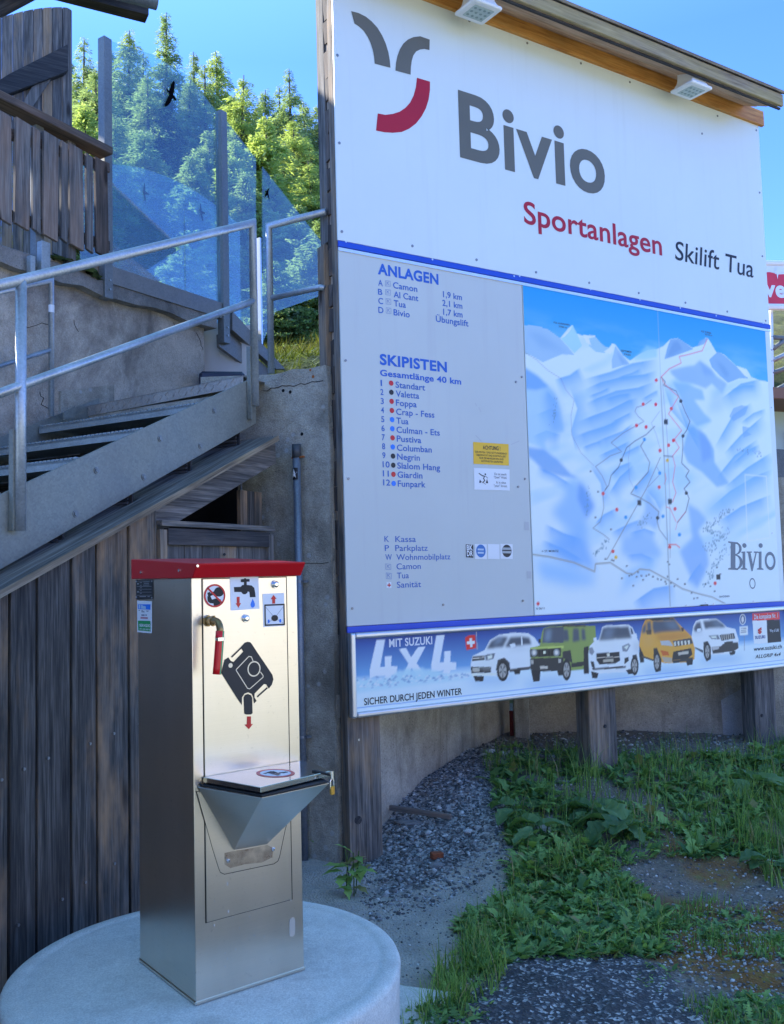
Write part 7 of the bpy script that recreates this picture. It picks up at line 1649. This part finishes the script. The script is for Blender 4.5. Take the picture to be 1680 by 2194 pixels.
def make_small_plants():
    rg = np.random.RandomState(9)
    for x, y, h, n, lab in ((752, 1918, .20, 26, 'leafy weed at the foot of the left timber post beside the pedestal'), (655, 1830, .19, 22, 'green weed behind the dump station against the concrete wall')):
        b = gpt(x, y); root = thing('leafy_weed', b, lab, 'plant', 'weeds along the wall foot'); mb = MB()
        P = b + np.stack([rg.randn(n)*.03, rg.randn(n)*.03, h*rg.rand(n)**.8], 1); V, f, t = leaves(P, rg.rand(n)*6.28, .05+.07*rg.rand(n), .2+.7*rg.rand(n), 'lobed', rg, .9); fastmesh('foliage', V, f, M['weed'], root, {'tone': ('FLOAT', .5+.5*t)}, True)
        for k in range(4): mb.tube([b+np.array([rg.randn()*.02, rg.randn()*.02, -.02]), b+np.array([rg.randn()*.03, rg.randn()*.03, h])], .003, 5, False)
        mb.build('stem', M['stem'], root)
make_small_plants()

# ------------------------------------------------------------------ loose stone
def make_gravel():
    rg = np.random.RandomState(41)
    bm = bmesh.new(); bmesh.ops.create_icosphere(bm, subdivisions=1, radius=1); base = np.array([v.co[:] for v in bm.verts]); Fb = np.array([[v.index for v in f.verts] for f in bm.faces]); bm.free()
    def stones(P, r, tone):
        n = len(P); k = len(base); V = base[None]*(1+.42*(rg.rand(n, k, 1)-.5)); V = V*(np.array([1, .8, .55])*(.75+.5*rg.rand(n, 1, 3))); a = rg.rand(n)*6.28; c, s = np.cos(a)[:, None], np.sin(a)[:, None]
        t = (rg.rand(n)-.5)[:, None]*.9; x, y, z = V[..., 0], V[..., 1], V[..., 2]; y, z = y*np.cos(t)-z*np.sin(t), y*np.sin(t)+z*np.cos(t); x, y = x*c-y*s, x*s+y*c
        V = np.stack([x, y, z], 2)*r[:, None, None] + P[:, None, :] + np.array([0, 0, 1.])*r[:, None, None]*.2
        return V.reshape(-1, 3), (Fb[None]+(np.arange(n)*k)[:, None, None]).reshape(-1, 3), np.repeat(tone, k)
    P = []; Rr = []
    for poly, n, r0, r1 in (([(795, 1700), (900, 1640), (1060, 1640), (1130, 1720), (1120, 1800), (1000, 1840), (900, 1870), (800, 1890), (770, 1850)], 5600, .004, .013), ([(800, 1720), (1080, 1650), (1100, 1780), (820, 1850)], 110, .014, .026),
                            ([(860, 1660), (1040, 1600), (1300, 1590), (1640, 1570), (1640, 1640), (1300, 1650), (1060, 1680)], 1500, .006, .018), ([(1000, 1660), (1300, 1610), (1300, 1650), (1050, 1670)], 60, .02, .04), ([(760, 1860), (1180, 1810), (1180, 1880), (1000, 2010), (900, 2090)], 500, .003, .008),
                            ([(900, 2180), (990, 2100), (1040, 2000), (1250, 1990), (1390, 2060), (1560, 2200), (1500, 2320), (900, 2320)], 5200, .003, .008), ([(1000, 1650), (1280, 1650), (1280, 1990), (1000, 2000)], 2200, .003, .011), ([(1180, 1700), (1760, 1660), (1760, 1960), (1240, 1960)], 3500, .003, .011), ([(1280, 1900), (1760, 1850), (1760, 2060), (1450, 2060), (1330, 1990)], 1800, .004, .010)):
        q = scatter(poly, n, rg); P.append(q); Rr.append(r0+(r1-r0)*rg.rand(n)**2.2)
    P = np.concatenate(P); Rr = np.concatenate(Rr); V, Fq, t = stones(P, Rr, rg.rand(len(P)))
    m, tt, b = newmat('stone'); c = ramp(tt, attr(tt, 'tone'), [(0, (.07, .07, .07)), (.45, (.19, .186, .18)), (.8, (.36, .355, .34)), (1, (.62, .62, .59))]); tt.links.new(mix(tt, 1.0, c, ramp(tt, noise(tt, pos(tt), 120, 3), [(.3, (.75,)*3), (.7, (1.2,)*3)]), 'MULTIPLY'), b.inputs['Base Color']); b.inputs['Roughness'].default_value = .85
    M['stone'] = m
    kind(fastmesh('gravel', V, Fq, m, None, {'tone': ('FLOAT', t)}), 'stuff')
    def rock(px, py, r, mat, lab, name, squash=(1, 1, 1), cat='stone'):
        g = gpt(px, py); bm = bmesh.new(); bmesh.ops.create_icosphere(bm, subdivisions=3, radius=r)
        for v in bm.verts: k = 1+.28*(float(fbm(v.co.x/r*1.7+9, v.co.y/r*1.7+v.co.z/r*1.3, 3, int(px)))-.5)*2; v.co = Vector((v.co.x*k*squash[0], v.co.y*k*squash[1], v.co.z*k*squash[2]))
        me = bpy.data.meshes.new(name); bm.to_mesh(me); bm.free(); me.materials.append(mat); o = bpy.data.objects.new(name, me); COL.objects.link(o); o.location = g + ZV*r*squash[2]*.35; tag(o, lab, cat)
    w = mat_concrete('pale_rock', (.42, .42, .41), (.62, .62, .60), (.3, .3, .29), 6, pits=False); gr = mat_concrete('grey_rock', (.16, .16, .16), (.32, .32, .31), (.1, .1, .1), 6, pits=False)
    rock(1411, 1692, .035, w, 'pale round stone lying in the grass right of the butterburs', 'stone', (1, .9, .75)); rock(1080, 1632, .03, gr, 'pale angular stone on the gravel near the wall corner', 'stone', (1.2, .8, .7)); rock(1077, 1722, .024, w, 'white stone at the right edge of the gravel heap', 'stone', (1, .8, .8)); rock(1002, 1722, .020, w, 'small white stone on top of the gravel heap', 'stone', (1.1, .8, .7))
    rock(885, 1762, .045, gr, 'flat grey stone slab in the middle of the gravel heap', 'stone', (1.4, .7, .3)); rock(866, 1716, .04, gr, 'flat pale stone beside the left timber post', 'stone', (1.4, .8, .3)); rock(935, 1858, .035, gr, 'grey stone at the foot of the gravel heap', 'stone', (1.2, .8, .5)); rock(1070, 2015, .05, gr, 'flat stone at the edge of the broken asphalt', 'stone', (1.5, .8, .3))
    # brick shard
    g = gpt(936, 1838); mb = MB(); a = az(70); mb.obox(g+ZV*.012, (a, np.cross(ZV, a), ZV), (.032, .02, .016), jit=.003); tag(mb.build('brick_shard', mat_concrete('brick', (.25, .06, .02), (.36, .10, .04), (.15, .05, .03), 8, pits=False), None, .003), 'orange-red brick shard lying on the gravel', 'brick')
    # loose board against the post
    a = gpt(806, 1738)+ZV*.05; b = gpt(965, 1712)+ZV*.055; mb = MB(); mb.beam(a, b, ZV, .028, .02); tag(mb.build('loose_board', M['wood_weather'], None, .002), 'loose weathered board lying on gravel against the left timber post', 'board')
    # asphalt crumbs edge slab (pale curb corner near pedestal)
    g = hitz(905, 2185, -.30); mb = MB(); k = az(20); mb.obox(np.array([g[0]-.02, g[1], -.285]), (k, np.cross(ZV, k), ZV), (.14, .12, .035)); tag(mb.build('footing_slab', M['concrete_new'], None, .01), 'low concrete footing edge beside the round pedestal', 'footing')
make_gravel()

# ------------------------------------------------------------------ right of the billboard: drink banner on scaffold, low building
def make_right():
    p0 = at_depth(1660, 13.0); f = Fr(p0, az(75)); D = f.D; U = f.u
    root = thing('drinks_banner', f.W(1665, 900), 'red and white drinks banner on a steel truss right of the billboard', 'banner')
    a = D(1632, 578); b = D(1690, 655)
    def rect(pts, mat, off, name, par): return MB().prism([f.W(*p, off) for p in pts], -f.n*.02).build(name, mat, par)
    body = rect([(1622, 566), (1790, 566), (1790, 658), (1622, 658)], M['sticker_white'], 0, 'banner_sheet', root)
    MB().flat([f.W(*p, .004) for p in ((1622, 583), (1650, 583), (1668, 588), (1790, 580), (1790, 650), (1622, 655))]).build('red_field', mat_paint('banner_red', s2l((214, 40, 62)), .5), body)
    mb = MB(); write(mb, f, 'Rive', (1600, 632), (1683, 632), (1600, 598), .008, .035); mb.build('lettering', M['sticker_white'], body)
    mb = MB(); c = (1666, 582)
    for k in range(8):
        q = k*math.pi/4; r_ = 16 if k % 2 == 0 else 8; mb.flat([f.W(c[0]+3*math.cos(q+1.57), c[1]+3*math.sin(q+1.57), .010+.0005*k), f.W(c[0]+r_*math.cos(q), c[1]+r_*math.sin(q), .010+.0005*k), f.W(c[0]-3*math.cos(q+1.57), c[1]-3*math.sin(q+1.57), .010+.0005*k)])
    mb.build('star_print', M['sticker_white'], body)
    mb = MB()
    mb.tube([f.W(1618, 563, .0), f.W(1800, 566, .0)], .04, 8); mb.tube([f.W(1612, 657, .0), f.W(1800, 660, .0)], .05, 8)
    mb.build('banner_bar', M['white_paint'], root)
    mb = MB(); fz = f.shift(-.1); mb.tube([fz.W(1651, 655), fz.W(1654, 960)], .035, 10); mb.build('truss_post', M['white_paint'], root, 0, True)
    for (x0, y0, x1, y1) in ((1650, 722, 1800, 735), (1650, 775, 1720, 742), (1652, 800, 1740, 770), (1655, 840, 1730, 800), (1650, 752, 1700, 715)):
        mb = MB(); mb.tube([fz.W(x0, y0), fz.W(x1, y1)], .035, 8); mb.build('truss_bar', M['galv_light' if y0 % 2 else 'galv_post'], root, 0, True)
    # low building
    p1 = at_depth(1690, 11.5); g = Fr(p1, az(70)); 
    r2 = thing('low_building', g.W(1700, 1300), 'pale green low building with brown eaves at the right picture edge', 'building')
    zt = g.D(1660, 880)[1]; s0 = g.D(1657, 950)[0]
    mb = MB(); mb.obox(g.P(s0+2.5, (zt-.6)/2, -1.5), (U if False else g.u, g.n, ZV), (2.5, 1.5, (zt+.6)/2)); mb.build('wall', mat_paint('green_wall', (.50, .58, .52), .7, .3), r2)
    e0, e1 = g.D(1655, 845), g.D(1655, 882); mb = MB(); mb.obox(g.P(s0+2.2, zt+.06, -1.2), (g.u, g.n, ZV), (2.9, 1.9, .07)); mb.build('eaves', mat_paint('eaves_brown', (.24, .10, .05), .6), r2, .01)
    mb = MB(); q0, q1 = g.D(1667, 925), g.D(1679, 1090); mb.obox(g.P(s0+.33, (q0[1]+q1[1])/2, .02), (g.u, g.n, ZV), (.14, .03, abs(q0[1]-q1[1])/2)); w = mb.build('window_frame', M['white_paint'], r2)
    mb = MB(); mb.obox(g.P(s0+.33, (q0[1]+q1[1])/2, .05), (g.u, g.n, ZV), (.10, .012, abs(q0[1]-q1[1])/2-.05)); mb.build('pane', mat_paint('pane_dark', (.02, .025, .03), .08, .6), w)
    # dark grey screen wall in front of it
    p2 = at_depth(1690, 9.0); h = Fr(p2, az(65)); z1 = h.D(1668, 962)[1]; s = h.D(1669, 1100)[0]
    mb = MB(); mb.prism([h.P(s, -.4), h.P(s+2.5, -.4), h.P(s+2.5, z1), h.P(s, z1)], -h.n*.08); tag(mb.build('grey_screen_wall', mat_concrete('dark_screen', (.10, .105, .11), (.15, .155, .16), (.25, .25, .25), 1, pits=False, stain_amt=.25), None, .005), 'dark grey screen wall right of the billboard post', 'wall')
    # pale wall seen through the gap under the terrace
    p3 = at_depth(470, 6.9); d3 = az(70); mb = MB(); mb.obox(p3 + ZV*2.9, (d3, np.cross(ZV, d3), ZV), (.30, .08, .26)); tag(mb.build('rendered_wall', mat_paint('render_white', (.72, .70, .66), .8), None), 'small white rendered wall glimpsed under the outer stairs', 'wall')
    p4 = at_depth(482, 6.6); mb = MB(); mb.obox(p4 + ZV*2.62, (az(80), az(-10), ZV), (.16, .10, .10)); tag(mb.build('storage_bin', mat_paint('bin_blue', (.015, .02, .05), .4), None, .02), 'dark blue bin glimpsed under the outer stairs', 'bin')
make_right()
# neighbours across the forecourt, behind the viewer: seen only in the reflections of the steel
def make_opposite():
    for (x, y, a, w, hgt, c, lab) in ((9, -13, 128, 5, 4.5, (.62, .55, .44), 'cream rendered house across the forecourt'), (22, -4, 104, 6, 5, (.66, .60, .50), 'pale house with timber gable beyond the forecourt'), (-6, -16, 190, 5, 5, (.40, .30, .22), 'timber house behind the viewer')):
        d = az(a-90); n = az(a); r = thing('village_house', (x, y, -.3), lab, 'house'); p = np.array([x, y, 0.]); mb = MB(); mb.obox(p+ZV*hgt/2-ZV*.3, (d, n, ZV), (w, 3.5, hgt/2)); mb.build('wall', mat_paint('house_%d' % x, c, .9, .2), r)
        q = p + ZV*(hgt-.3); mb = MB(); mb.prism([q-d*(w+.6)-n*4.2, q-d*(w+.6)+n*4.2, q-d*(w+.6)+ZV*2.4], d*(2*w+1.2)); mb.build('roof', M['wood_dark'], r)
        for k in range(3): mb = MB(); mb.obox(p-n*3.52+d*(-w+.9+k*(w-.9))+ZV*1.6, (d, n, ZV), (.5, .03, .65)); mb.build('window', mat_paint('house_pane', (.03, .035, .04), .1), r); mb = MB(); mb.obox(p+n*3.52+d*(-w+.9+k*(w-.9))+ZV*1.6, (d, n, ZV), (.5, .03, .65)); mb.build('window', bpy.data.materials['house_pane'], r)
make_opposite()
